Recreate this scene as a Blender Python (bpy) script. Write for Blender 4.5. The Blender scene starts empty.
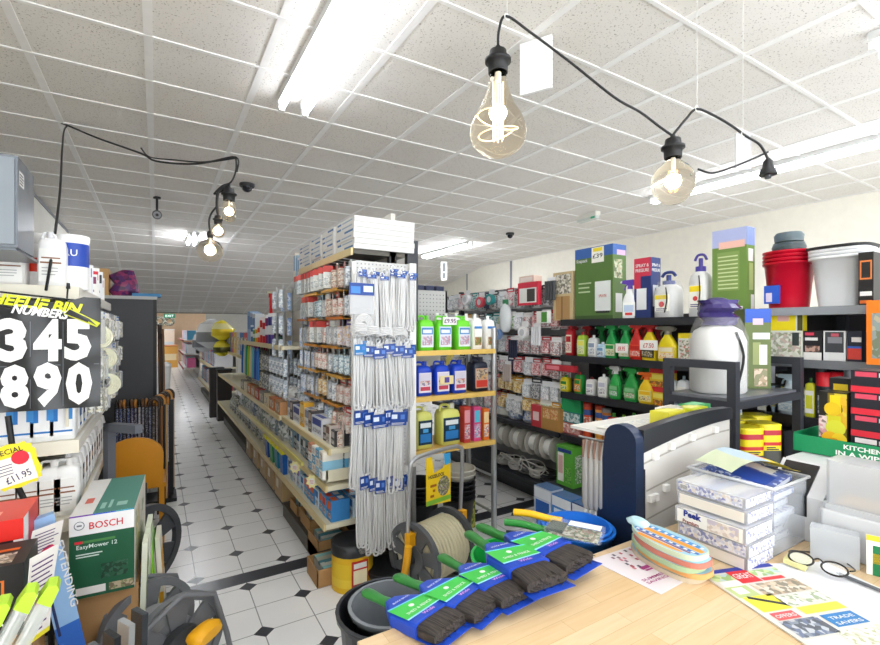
import bpy, math, random
from mathutils import Vector, Matrix
random.seed(7)
S = bpy.context.scene
COL = S.collection
# ---------------------------------------------------------------- camera, world, light, exposure
CAMZ = 1.55
YAW = math.radians(31.4)
cd = bpy.data.cameras.new('camera')
cd.sensor_width = 36; cd.lens = 19.02; cd.shift_y = 0.0074; cd.clip_start = 0.02; cd.clip_end = 100
cam = bpy.data.objects.new('camera', cd); COL.objects.link(cam)
cam.location = (0, 0, CAMZ); cam.rotation_euler = (math.pi/2, 0, -YAW)
S.camera = cam
S.view_settings.view_transform = 'Standard'; S.view_settings.look = 'None'
S.view_settings.gamma = 1; S.view_settings.use_curve_mapping = False
S.view_settings.exposure = 0.62
w = bpy.data.worlds.new('daylight'); S.world = w; w.use_nodes = True
w.node_tree.nodes['Background'].inputs[0].default_value = (0.86, 0.93, 1, 1)
w.node_tree.nodes['Background'].inputs[1].default_value = 1.5
def area(name, loc, rot, sx, sy, power, col):
    l = bpy.data.lights.new(name, 'AREA'); l.shape = 'RECTANGLE'; l.size = sx; l.size_y = sy
    l.energy = power; l.color = col
    o = bpy.data.objects.new(name, l); COL.objects.link(o); o.location = loc; o.rotation_euler = rot
    return o
# added area lamps standing in for daylight from the unseen shopfront glazing
area('added_daylight_fill', (1.2, -2.42, 1.7), (math.radians(90), 0, 0), 4.4, 2.2, 80, (0.95, 0.98, 1.0))
area('added_daylight_fill_east', (5.2, -2.42, 1.7), (math.radians(90), 0, 0), 2.8, 2.2, 50, (0.95, 0.98, 1.0))
TUBE_E = 10.0
# ---------------------------------------------------------------- pixel to world helpers (photo is 880x645)
F = 465.0
def ray(px):
    a = (px-440)/F
    return (0.521+0.8535*a, 0.8535-0.521*a)
def atz(px, py, z):
    d = F*(CAMZ-z)/(py-329); r = ray(px); return (d*r[0], d*r[1], z)
def atu(px, u):
    r = ray(px); d = u/r[0]; return d*r[1], d
def atv(px, v):
    r = ray(px); d = v/r[1]; return d*r[0], d
def zat(py, d): return CAMZ+(329-py)*d/F
# ---------------------------------------------------------------- materials
MC = {}
def lin(h):
    h = h.lstrip('#'); r = []
    for i in (0, 2, 4):
        c = int(h[i:i+2], 16)/255
        r.append(c/12.92 if c <= .04045 else ((c+.055)/1.055)**2.4)
    return (*r, 1)
def C(h, r=.5, m=0., t=0., e=0., a=1., ior=1.45, n=.06):
    k = (h, r, m, t, e, a, n)
    if k in MC: return MC[k]
    M = bpy.data.materials.new('surface_'+h.strip('#')); M.use_nodes = True
    nt = M.node_tree; b = nt.nodes['Principled BSDF']
    b.inputs['Roughness'].default_value = r; b.inputs['Metallic'].default_value = m
    b.inputs['IOR'].default_value = ior
    if t: b.inputs['Transmission Weight'].default_value = t
    if a < 1: b.inputs['Alpha'].default_value = a
    c = lin(h)
    if e:
        b.inputs['Emission Color'].default_value = c; b.inputs['Emission Strength'].default_value = e
    if n and not t and not e:
        tc = nt.nodes.new('ShaderNodeTexCoord'); no = nt.nodes.new('ShaderNodeTexNoise'); no.inputs['Scale'].default_value = 9
        mx = nt.nodes.new('ShaderNodeMix'); mx.data_type = 'RGBA'
        nt.links.new(tc.outputs['Object'], no.inputs['Vector']); nt.links.new(no.outputs['Fac'], mx.inputs['Factor'])
        mx.inputs['A'].default_value = tuple(min(1, x*(1-n)) for x in c[:3])+(1,)
        mx.inputs['B'].default_value = tuple(min(1, x*(1+n)) for x in c[:3])+(1,)
        nt.links.new(mx.outputs['Result'], b.inputs['Base Color'])
    else: b.inputs['Base Color'].default_value = c
    MC[k] = M; return M
def busy(cols, sc=60, r=.4, st=(1, 1, 1), a=1.):
    """printed artwork: small cells of the pack's own colours"""
    k = ('busy', tuple(cols), sc, st, r, a)
    if k in MC: return MC[k]
    M = bpy.data.materials.new('printed_art'); M.use_nodes = True
    nt = M.node_tree; b = nt.nodes['Principled BSDF']; b.inputs['Roughness'].default_value = r
    if a < 1: b.inputs['Alpha'].default_value = a
    tc = nt.nodes.new('ShaderNodeTexCoord'); mp = nt.nodes.new('ShaderNodeMapping'); mp.inputs['Scale'].default_value = st
    vo = nt.nodes.new('ShaderNodeTexVoronoi'); vo.inputs['Scale'].default_value = sc*2.0
    se = nt.nodes.new('ShaderNodeSeparateColor'); cr = nt.nodes.new('ShaderNodeValToRGB'); cr.color_ramp.interpolation = 'CONSTANT'
    nt.links.new(tc.outputs['Object'], mp.inputs['Vector']); nt.links.new(mp.outputs['Vector'], vo.inputs['Vector'])
    nt.links.new(vo.outputs['Color'], se.inputs[0]); nt.links.new(se.outputs[0], cr.inputs[0]); nt.links.new(cr.outputs[0], b.inputs['Base Color'])
    el = cr.color_ramp.elements; n = len(cols); raw = [lin(c) for c in cols]; mean = [sum(c[i] for c in raw)/n for i in range(3)]
    L_ = [tuple(.62*c[i]+.38*mean[i] for i in range(3))+(1,) for c in raw]
    el[0].position = 0; el[0].color = L_[0]; el[1].position = 1./n; el[1].color = L_[1]
    for i in range(2, n): e = el.new(i/n); e.color = L_[i]
    MC[k] = M; return M
WHITE = C('#e6e6e4'); BLACK = C('#17181a'); CREAM = C('#e9e3d2'); GREY = C('#8b8e93'); DGREY = C('#3c3f45')
SILVER = C('#b8babc', .3, .85); CLEAR = C('#f4f4f4', .12, a=.12, n=0); POLY = C('#e4e6ea', .18, a=.38, n=0)
GLASS = C('#ffffff', .02, t=1., ior=1.45); INK = C('#2a2b30', n=0); RED = C('#d3202a'); YEL = C('#f3d51c'); BLUE = C('#1d4fb0')
GREEN = C('#2f9a3d'); ORANGE = C('#ee7a1e'); KRAFT = C('#b28a5c', .8); NAVY = C('#1c2c5e'); DARK = C('#26272b')
# ---------------------------------------------------------------- mesh builder
TX = {}
def text_mesh(s, bold=.0):
    k = (s, bold)
    if k in TX: return TX[k]
    cu = bpy.data.curves.new('t', 'FONT'); cu.body = s; cu.size = 1; cu.offset = bold; cu.resolution_u = 2
    o = bpy.data.objects.new('t', cu); me = o.to_mesh()
    vs = [tuple(v.co[:2]) for v in me.vertices]; fs = [tuple(p.vertices) for p in me.polygons]
    o.to_mesh_clear(); bpy.data.objects.remove(o); bpy.data.curves.remove(cu)
    if vs:
        x0 = min(v[0] for v in vs); x1 = max(v[0] for v in vs); y0 = min(v[1] for v in vs); y1 = max(v[1] for v in vs)
        vs = [(v[0]-x0, v[1]-y0) for v in vs]; TX[k] = (vs, fs, x1-x0, y1-y0)
    else: TX[k] = ([], [], 1, 1)
    return TX[k]
class MB:
    def __init__(s): s.v = []; s.f = []; s.m = []; s.sm = []; s.ml = []; s.T = Matrix.Identity(4)
    def mi(s, m):
        if m not in s.ml: s.ml.append(m)
        return s.ml.index(m)
    def add(s, vs, fs, m, smooth=False):
        b = len(s.v); T = s.T
        s.v += [tuple(T @ Vector(p)) for p in vs]
        for i, f in enumerate(fs):
            s.f.append(tuple(b+j for j in f)); s.m.append(s.mi(m[i] if isinstance(m, list) else m)); s.sm.append(smooth)
        return s
    def box(s, x0, x1, y0, y1, z0, z1, m, c=0.):
        """box, optional chamfer c on the vertical edges"""
        if c <= 0:
            vs = [(x, y, z) for z in (z0, z1) for x, y in ((x0, y0), (x1, y0), (x1, y1), (x0, y1))]
            return s.add(vs, [(3, 2, 1, 0), (4, 5, 6, 7), (0, 1, 5, 4), (1, 2, 6, 5), (2, 3, 7, 6), (3, 0, 4, 7)], m)
        P = [(x0+c, y0), (x1-c, y0), (x1, y0+c), (x1, y1-c), (x1-c, y1), (x0+c, y1), (x0, y1-c), (x0, y0+c)]
        return s.prism(P, z0, z1, m)
    def prism(s, P, z0, z1, m, T=None):
        n = len(P); old = s.T
        if T is not None: s.T = old @ T
        vs = [(x, y, z0) for x, y in P]+[(x, y, z1) for x, y in P]
        fs = [tuple(range(n-1, -1, -1)), tuple(range(n, 2*n))]+[(i, (i+1) % n, n+(i+1) % n, n+i) for i in range(n)]
        s.add(vs, fs, m); s.T = old; return s
    def loft(s, secs, m, n=16, p=2., cap=True, smooth=True):
        """secs: (z, rx, ry[, cx, cy]); superellipse exponent p; m may be list per segment"""
        vs = []; fs = []; mm = []
        for q in secs:
            z, rx, ry = q[:3]; cx, cy = (q[3], q[4]) if len(q) > 3 else (0, 0)
            for i in range(n):
                t = 2*math.pi*(i+.5)/n; c, d = math.cos(t), math.sin(t)
                vs.append((cx+rx*math.copysign(abs(c)**(2/p), c), cy+ry*math.copysign(abs(d)**(2/p), d), z))
        for k in range(len(secs)-1):
            for i in range(n):
                j = (i+1) % n; fs.append((k*n+i, k*n+j, (k+1)*n+j, (k+1)*n+i)); mm.append(m[k] if isinstance(m, list) else m)
        s.add(vs, fs, mm, smooth)
        if cap:
            b = len(vs)-n
            s.add(vs, [tuple(range(n-1, -1, -1)), tuple(range(b, b+n))], [mm[0], mm[-1]])
        return s
    def cyl(s, p0, p1, r0, r1=None, m=None, n=12, cap=True):
        r1 = r0 if r1 is None else r1
        a, b = Vector(p0), Vector(p1); d = b-a; L = d.length or 1e-6
        q = Vector((0, 0, 1)).rotation_difference(d.normalized()).to_matrix().to_4x4()
        old = s.T; s.T = old @ Matrix.Translation(a) @ q
        s.loft([(0, r0, r0), (L, r1, r1)], m, n, 2, cap); s.T = old; return s
    def tube(s, pts, r, m, n=6, closed=False):
        P = [Vector(p) for p in pts]; N = len(P); vs = []; fs = []
        prev = None
        for i in range(N):
            if closed: t = (P[(i+1) % N]-P[i-1])
            else: t = P[min(i+1, N-1)]-P[max(i-1, 0)]
            t = t.normalized() if t.length > 1e-9 else Vector((0, 0, 1))
            if prev is None:
                u = t.orthogonal().normalized()
            else:
                u = prev-t*prev.dot(t); u = u.normalized() if u.length > 1e-6 else t.orthogonal().normalized()
            prev = u; w_ = t.cross(u)
            for k in range(n):
                a = 2*math.pi*k/n; vs.append(tuple(P[i]+(u*math.cos(a)+w_*math.sin(a))*r))
        R = N if closed else N-1
        for i in range(R):
            j = (i+1) % N
            for k in range(n): l = (k+1) % n; fs.append((i*n+k, i*n+l, j*n+l, j*n+k))
        s.add(vs, fs, m, True)
        if not closed: s.add(vs, [tuple(range(n-1, -1, -1)), tuple(range((N-1)*n, N*n))], m)
        return s
    def ring(s, c, R, r, m, ax='z', n=24, k=6):
        pts = []
        for i in range(n):
            a = 2*math.pi*i/n; x, y = R*math.cos(a), R*math.sin(a)
            pts.append({'z': (c[0]+x, c[1]+y, c[2]), 'y': (c[0]+x, c[1], c[2]+y), 'x': (c[0], c[1]+x, c[2]+y)}[ax])
        return s.tube(pts, r, m, k, True)
    def quad(s, a, b, c, d, m): return s.add([a, b, c, d], [(0, 1, 2, 3)], m)
    # printing on a flat face: frame = (origin, ux, uy)
    def rect(s, fr, x0, y0, x1, y1, m, off=.0006):
        o, ux, uy = (Vector(q) for q in fr); nn = ux.cross(uy).normalized()*off
        return s.add([tuple(o+ux*x+uy*y+nn) for x, y in ((x0, y0), (x1, y0), (x1, y1), (x0, y1))], [(0, 1, 2, 3)], m)
    def poly(s, fr, P, m, off=.0008):
        o, ux, uy = (Vector(q) for q in fr); nn = ux.cross(uy).normalized()*off
        return s.add([tuple(o+ux*x+uy*y+nn) for x, y in P], [tuple(range(len(P)))], m)
    def disc(s, fr, x, y, r, m, off=.0008, n=16, k=1.):
        return s.poly(fr, [(x+r*math.cos(2*math.pi*i/n), y+k*r*math.sin(2*math.pi*i/n)) for i in range(n)], m, off)
    def text(s, fr, x, y, h, t, m, off=.0012, al='c', wide=None, bold=.01, rot=0, shear=0):
        vs, fs, W, H = text_mesh(t, bold); k = h/.72
        if wide: kx = wide/W
        else: kx = k
        o, ux, uy = (Vector(q) for q in fr); nn = ux.cross(uy).normalized()*off
        dx = {'c': -W*kx/2, 'l': 0, 'r': -W*kx}[al]; cr, sr = math.cos(rot), math.sin(rot)
        out = []
        for vx, vy in vs:
            a = vx*kx+dx+shear*vy*k; b = vy*k; out.append(tuple(o+ux*(x+a*cr-b*sr)+uy*(y+a*sr+b*cr)+nn))
        return s.add(out, fs, m)
    def lines(s, fr, x0, y0, x1, y1, n, m, frac=.45, off=.001, rag=.3):
        st = (y1-y0)/n
        for i in range(n): s.rect(fr, x0, y0+i*st, x1-(x1-x0)*rag*random.random(), y0+i*st+st*frac, m, off)
        return s
    def build(s, name, parent=None, loc=None, rz=0, bevel=0):
        me = bpy.data.meshes.new(name); me.from_pydata(s.v, [], s.f)
        for m in s.ml: me.materials.append(m)
        me.polygons.foreach_set('material_index', s.m); me.polygons.foreach_set('use_smooth', s.sm); me.update()
        o = bpy.data.objects.new(name, me); COL.objects.link(o)
        if parent: o.parent = parent
        if loc is not None: o.location = loc
        o.rotation_euler.z = rz
        if bevel:
            b = o.modifiers.new('b', 'BEVEL'); b.width = bevel; b.segments = 2; b.limit_method = 'ANGLE'
        return o
KIDS = {}
def tag(o, label, cat, group=None, kind=None):
    o['label'] = label; o['category'] = cat
    if group: o['group'] = group
    if kind: o['kind'] = kind
    return o
def struct(o): o['kind'] = 'structure'; return o
def thing(name, label, cat, loc=(0, 0, 0), rz=0, group=None):
    o = bpy.data.objects.new(name, None); COL.objects.link(o); o.location = loc; o.rotation_euler.z = rz
    o.empty_display_size = .05
    return tag(o, label, cat, group)
def part(mb, name, root, **k):
    o = mb.build(name, root, **k); KIDS.setdefault(root.name, []).append(o); return o
def dup(root, loc, rz=None, label=None, group=None, rot=None, sc=None):
    c = root.copy(); COL.objects.link(c); c.location = loc
    if rz is not None: c.rotation_euler = (0, 0, rz)
    if rot is not None: c.rotation_euler = rot
    if sc is not None: c.scale = sc
    if label: c['label'] = label
    if group: c['group'] = group
    for ch in KIDS.get(root.name, []):
        d = ch.copy(); COL.objects.link(d); d.parent = c; KIDS.setdefault(c.name, []).append(d)
        for g in KIDS.get(ch.name, []):
            e = g.copy(); COL.objects.link(e); e.parent = d
    return c
class Kit:
    """places a prototype the first time, copies it afterwards"""
    def __init__(s, fn): s.fn = fn; s.root = None
    def put(s, loc, rz=0, label=None, group=None, rot=None, sc=None):
        if s.root is None:
            s.root = s.fn(); r = s.root; r.location = loc; r.rotation_euler = rot if rot is not None else (0, 0, rz)
            if sc is not None: r.scale = sc
            if label: r['label'] = label
            if group: r['group'] = group
            return r
        return dup(s.root, loc, rz, label, group, rot, sc)
ORD = ['first', 'second', 'third', 'fourth', 'fifth', 'sixth', 'seventh', 'eighth', 'ninth', 'tenth', 'eleventh', 'twelfth',
       'thirteenth', 'fourteenth', 'fifteenth', 'sixteenth', 'seventeenth', 'eighteenth', 'nineteenth', 'twentieth']
def pos_word(i, n, a='near', b='far'):
    if i == 0: return a+'most'
    if i == n-1: return b+'most'
    return ORD[i]
# ================================================================ THE SHELL
U0, U1, V0 = -1.3, 7.55, -2.5
CZ = 3.25; VF = 10.2; VT = 16.6; ZT = 2.07; VB = 25.5
def nodemat(name):
    M = bpy.data.materials.new(name); M.use_nodes = True; return M, M.node_tree, M.node_tree.nodes['Principled BSDF']
# floor: white square tiles with small dark diamonds on alternate corners
M, nt, b = nodemat('white_floor_tiles'); FLOORM = M
def N(t, **k):
    n = nt.nodes.new('ShaderNode'+t)
    for a, v in k.items(): setattr(n, a, v)
    return n
def math_(op, a, bb=None):
    n = N('Math', operation=op)
    for i, q in enumerate((a, bb)):
        if q is None: continue
        if isinstance(q, (int, float)): n.inputs[i].default_value = q
        else: nt.links.new(q, n.inputs[i])
    return n.outputs[0]
tc = N('TexCoord'); sp = N('SeparateXYZ'); nt.links.new(tc.outputs['Object'], sp.inputs[0])
TU, TV = .262, .243
x = math_('DIVIDE', math_('SUBTRACT', sp.outputs[0], .21), TU); y = math_('DIVIDE', math_('SUBTRACT', sp.outputs[1], 4.69), TV)
fx = math_('ABSOLUTE', math_('SUBTRACT', math_('FRACT', math_('ADD', x, .5)), .5)); fy = math_('ABSOLUTE', math_('SUBTRACT', math_('FRACT', math_('ADD', y, .5)), .5))
grout = math_('LESS_THAN', math_('MINIMUM', fx, fy), .011)
par = math_('MODULO', math_('ABSOLUTE', math_('ADD', math_('ROUND', x), math_('ROUND', y))), 2.)
dia = math_('MULTIPLY', math_('LESS_THAN', math_('ADD', fx, fy), .2), math_('LESS_THAN', par, .5))
st = math_('MULTIPLY', math_('GREATER_THAN', sp.outputs[1], 3.04), math_('LESS_THAN', sp.outputs[1], 3.17))
no = N('TexNoise'); no.inputs['Scale'].default_value = 3; nt.links.new(tc.outputs['Object'], no.inputs['Vector'])
mA = N('Mix', data_type='RGBA'); mA.inputs['A'].default_value = lin('#e4e4e5'); mA.inputs['B'].default_value = lin('#f6f6f5'); nt.links.new(no.outputs['Fac'], mA.inputs['Factor'])
mB = N('Mix', data_type='RGBA'); nt.links.new(mA.outputs['Result'], mB.inputs['A']); mB.inputs['B'].default_value = lin('#8e8f92'); nt.links.new(grout, mB.inputs['Factor'])
mC = N('Mix', data_type='RGBA'); nt.links.new(mB.outputs['Result'], mC.inputs['A']); mC.inputs['B'].default_value = lin('#36383f'); nt.links.new(math_('MAXIMUM', dia, st), mC.inputs['Factor'])
nt.links.new(mC.outputs['Result'], b.inputs['Base Color']); b.inputs['Roughness'].default_value = .28
struct(MB().box(U0, U1, V0, VB, -.05, 0, FLOORM).build('floor'))
# ceiling tiles
M, nt, b = nodemat('mineral_ceiling_tiles'); CEILM = M
tc = N('TexCoord')
no = N('TexNoise'); no.inputs['Scale'].default_value = 95; no.inputs['Detail'].default_value = 3; nt.links.new(tc.outputs['Object'], no.inputs['Vector'])
n2 = N('TexNoise'); n2.inputs['Scale'].default_value = 1.3; nt.links.new(tc.outputs['Object'], n2.inputs['Vector'])
cr = N('ValToRGB'); cr.color_ramp.elements[0].position = .33; cr.color_ramp.elements[0].color = lin('#aaa49c'); cr.color_ramp.elements[1].position = .39; cr.color_ramp.elements[1].color = lin('#eeebe6')
nt.links.new(no.outputs['Fac'], cr.inputs[0])
mA = N('Mix', data_type='RGBA', blend_type='MULTIPLY'); mA.inputs['Factor'].default_value = 1; nt.links.new(cr.outputs[0], mA.inputs['A'])
c2 = N('ValToRGB'); c2.color_ramp.elements[0].color = lin('#efece8'); c2.color_ramp.elements[1].color = lin('#ffffff'); nt.links.new(n2.outputs['Fac'], c2.inputs[0]); nt.links.new(c2.outputs[0], mA.inputs['B'])
nt.links.new(mA.outputs['Result'], b.inputs['Base Color']); b.inputs['Roughness'].default_value = .9
mb = MB()
T = Matrix(((0, 0, 1, 0), (1, 0, 0, 0), (0, 1, 0, 0), (0, 0, 0, 1)))
CEIL = struct(MB().box(U0-.1, U1+.1, V0-.1, VF, CZ, CZ+.1, CEILM).build('ceiling'))
struct(MB().prism([(VF, CZ), (VT, ZT), (VT+.12, ZT), (VT+.12, 2.8), (VF, CZ+.1)], U0-.1, U1+.1, CEILM, T).build('ceiling_slope'))
struct(MB().box(U0-.1, U1+.1, VT+.12, VB+.1, 2.75, 2.85, CEILM).build('ceiling_back_room'))
# T-bar grid
GRID = C('#f1efec', .5); g = MB()
TBU, TBV = .63, .566
for k in range(-2, 13):
    u = -.04+TBU*k
    if U0 < u < U1:
        g.box(u-.023, u+.023, V0, VF, CZ-.006, CZ, GRID)
        g.prism([(VF, CZ-.006), (VT, ZT-.006), (VT, ZT), (VF, CZ)], u-.023, u+.023, GRID, T)
k = -10
while True:
    v = 3.18+TBV*k; k += 1
    if v > VT: break
    z = CZ if v < VF else CZ+(ZT-CZ)*(v-VF)/(VT-VF)
    if v > V0: g.box(U0, U1, v-.012, v+.012, z-.008, z-.0005, GRID)
g.build('grid', CEIL)
# walls
WALLM = C('#f3eee0', .8); WALLB = C('#e8e6de', .8)
struct(MB().box(U1, U1+.1, V0, VB, 0, CZ, WALLM).build('wall_right'))
struct(MB().box(U0-.1, U0, V0, VB, 0, CZ, WALLB).build('wall_left'))
struct(MB().box(U0, U1, VB, VB+.1, 0, CZ, C('#e3c6a5', .8)).build('wall_far'))
mb = MB()   # shopfront wall behind the viewer: piers, stall riser and lintel around two windows and a door
mb.box(U0, -1.0, V0-.12, V0, 0, CZ, WALLB); mb.box(3.4, 3.8, V0-.12, V0, 0, CZ, WALLB); mb.box(6.6, U1, V0-.12, V0, 0, CZ, WALLB)
mb.box(-1, 6.6, V0-.12, V0, 2.8, CZ, WALLB); mb.box(-1, 6.6, V0-.12, V0, 0, .5, WALLB)
struct(mb.build('wall_shopfront'))
for i, (a, c) in enumerate(((-1.0, 3.4), (3.8, 6.6))):
    fr = struct(MB().box(a, c, V0-.1, V0-.04, .5, .56, DGREY).box(a, c, V0-.1, V0-.04, 2.74, 2.8, DGREY).box(a, a+.05, V0-.1, V0-.04, .56, 2.74, DGREY).box(c-.05, c, V0-.1, V0-.04, .56, 2.74, DGREY).build('window_%d' % (i+1)))
# wall battens seen on the right wall
for i, (px, w_) in enumerate(((467, .03), (511, .06))):
    v, d = atu(px, U1-.01)
    struct(MB().box(U1-.02, U1, v-w_/2, v+w_/2, 1.2, CZ, GREY).build('trim_%d' % (i+1)))
struct(MB().box(U0, U0+.012, V0, VF, CZ-.05, CZ-.01, GREY).build('trim_3'))
# bulkhead where the ceiling drops before the back room
struct(MB().box(U0, U1, VT, VT+.12, ZT-.03, ZT, C('#8a8880', .7)).build('trim_4'))
struct(MB().box(1.35, U1, VT, VT+.12, 0, ZT-.03, WALLB).build('wall_partition'))
# ---------------------------------------------------------------- fluorescent fittings
TUBEM = C('#f4f8ff', .4, e=TUBE_E)
def fitting(name, u, v0, v1, label, tubes=(-.05, .05), z=CZ, pw=1.):
    t = thing(name, label, 'ceiling light', (u, (v0+v1)/2, z), 0)
    L = (v1-v0)/2; wd = max(abs(q) for q in tubes)+.045
    for q in tubes:
        part(MB().box(q-.03, q+.03, -L, L, -.05, 0, C('#d6d6d4', .4)), 'housing', t)
        tb = MB().cyl((q, -L+.03, -.078), (q, L-.03, -.078), .02, m=(TUBEM if pw == 1 else C('#f4f8ff', .4, e=TUBE_E*pw)), n=12)
        part(tb, 'tube', t)
        for s_ in (-1, 1): part(MB().box(q-.02, q+.02, s_*(L-.015)-.015, s_*(L-.015)+.015, -.1, -.05, WHITE), 'lamp_holder', t)
    return t
fitting('fluorescent_light', .87, 1.75, 3.53, 'twin tube white fluorescent batten nearest the viewer, above the aisle', (-.085, .085))
fitting('fluorescent_light', 5.42, 1.25, 3.68, 'long single bright fluorescent batten by the cream wall at right', (-.03, .03), pw=1.6)
fitting('fluorescent_light', .57, 10.6-1.4, 10.1, 'small distant fluorescent batten far down the left aisle', (-.05, .05), pw=8.)
fitting('fluorescent_light', 5.2, 7.4, 9.2, 'distant fluorescent batten beyond the tall middle shelving at right', (-.05, .05), pw=6.)
fitting('fluorescent_light', .885, -1.6, .2, 'added unseen batten lighting the room from over the counter behind the viewer', (-.085, .085))  # added batten out of view, lights the room from behind
fitting('fluorescent_light', 3.6, -1.0, 1.0, 'added unseen batten lighting the room from the customer side behind the viewer', (-.085, .085))  # out of frame, put in as extra room light
fitting('fluorescent_light', 2.35, -.5, 1.1, 'added unseen batten lighting the right shelves from above the counter end', (-.085, .085))  # extra batten above the frame, added to light the right shelf goods
fitting('fluorescent_light', -.75, -1.2, .6, 'added unseen batten lighting the left goods from behind the viewer', (-.085, .085))  # added out of frame to brighten the left goods
fitting('fluorescent_light', 5.4, -1.6, .6, 'added unseen batten near the cream wall, behind the viewer', (-.05, .05))  # another unseen batten, added for overall room light
fitting('fluorescent_light', -.3, 20.5, 23.5, 'bright batten at the left of the back room', (-.05, .05), 2.75, 2.)  # extra battens added among these three to brighten the back room
fitting('fluorescent_light', .25, 17.3, 19.5, 'bright batten just inside the back room doorway', (-.05, .05), 2.75, 2.)
fitting('fluorescent_light', 1.0, 20.5, 23.5, 'bright batten deepest in the back room', (-.05, .05), 2.75, 2.)
# ---------------------------------------------------------------- ceiling devices
t = thing('security_camera', 'small black bullet camera hanging from the ceiling over the left aisle', 'security camera', (*atz(157, 197, CZ)[:2], CZ))
r_ = t.location
part(MB().cyl((0, 0, -.02), (0, 0, 0), .045, m=DARK, n=14), 'mount', t)
part(MB().cyl((0, 0, -.17), (0, 0, -.02), .014, m=DARK).cyl((0, 0, -.17), (0, -.05, -.2), .014, m=DARK), 'arm', t)
mb = MB().cyl((0, .06, -.21), (0, -.1, -.25), .055, m=DARK, n=18)
part(mb, 'body', t)
part(MB().cyl((0, -.1, -.25), (0, -.112, -.253), .045, m=C('#8a8d92', .2), n=16).cyl((0, -.112, -.253), (0, -.116, -.254), .018, m=BLACK), 'lens', t)
for (px, py, lab) in ((247, 184, 'black dome camera on the ceiling beside the dangling left bulbs'), (510, 233, 'black dome camera on the ceiling above the tall right shelves')):
    x_, y_, z_ = atz(px, py, CZ)
    t = thing('dome_camera', lab, 'security camera', (x_, y_, CZ))
    k = .085 if px < 300 else .075
    part(MB().loft([(-.035, k*.92, k*.92), (-.02, k, k), (0, k, k)], DARK, 18), 'base', t)
    part(MB().loft([(-.095, .01, .01), (-.09, k*.35, k*.35), (-.07, k*.6, k*.6), (-.035, k*.7, k*.7)], C('#23242b', .1), 18), 'dome', t)
# emergency exit light
x_, y_, z_ = atz(588, 214, CZ)
t = thing('emergency_light', 'white emergency exit light box with a faint green panel on the ceiling', 'emergency light', (x_, y_, CZ), math.radians(-4))
part(MB().box(-.05, .05, -.2, .2, -.06, 0, C('#ecebe2', .4), .01), 'housing', t)
mb = MB().box(-.04, .04, -.19, .19, -.1, -.06, C('#dfe6df', .2), .01)
mb.rect(((-.04, .19, -.1), (0, -1, 0), (0, 0, 1)), .28, .005, .36, .035, C('#35c08a', .4)); part(mb, 'diffuser', t)
# hanging white sign cards under the grid
def hang_card(px, py0, py1, w_, lab, z1, m=C('#f3f3f2', .5), rz=0, fr=False):
    d = F*(z1-CAMZ)/(329-py0); r = ray(px); z0 = zat(py1, d)
    t = thing('hanging_sign', lab, 'sign', (r[0]*d, r[1]*d, z1), rz)
    part(MB().box(-w_/2, w_/2, -.01, .01, z0-z1, 0, m), 'card', t)
    if fr:
        part(MB().box(-w_/2+.03, w_/2-.03, -.014, -.01, (z0-z1)*.55, -.02, C('#4a4d50')).box(-w_/2+.03, w_/2-.03, -.014, -.01, z0-z1+.03, (z0-z1)*.6, C('#4a4d50')), 'picture', t)
    return t
hang_card(536, 40, 92, .19, 'blank white card hanging from the ceiling behind the big bulb', CZ-.01, rz=math.radians(-62))
hang_card(743, 133, 170, .1, 'narrow frosted strip hanging below the ceiling beside the bare lamp holder', CZ-.3, POLY, rz=math.radians(-40))
hang_card(444, 262, 280, .14, 'small white framed notice with two dark panels hanging above the far shelves', CZ-.12, rz=math.radians(-30), fr=True)
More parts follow.
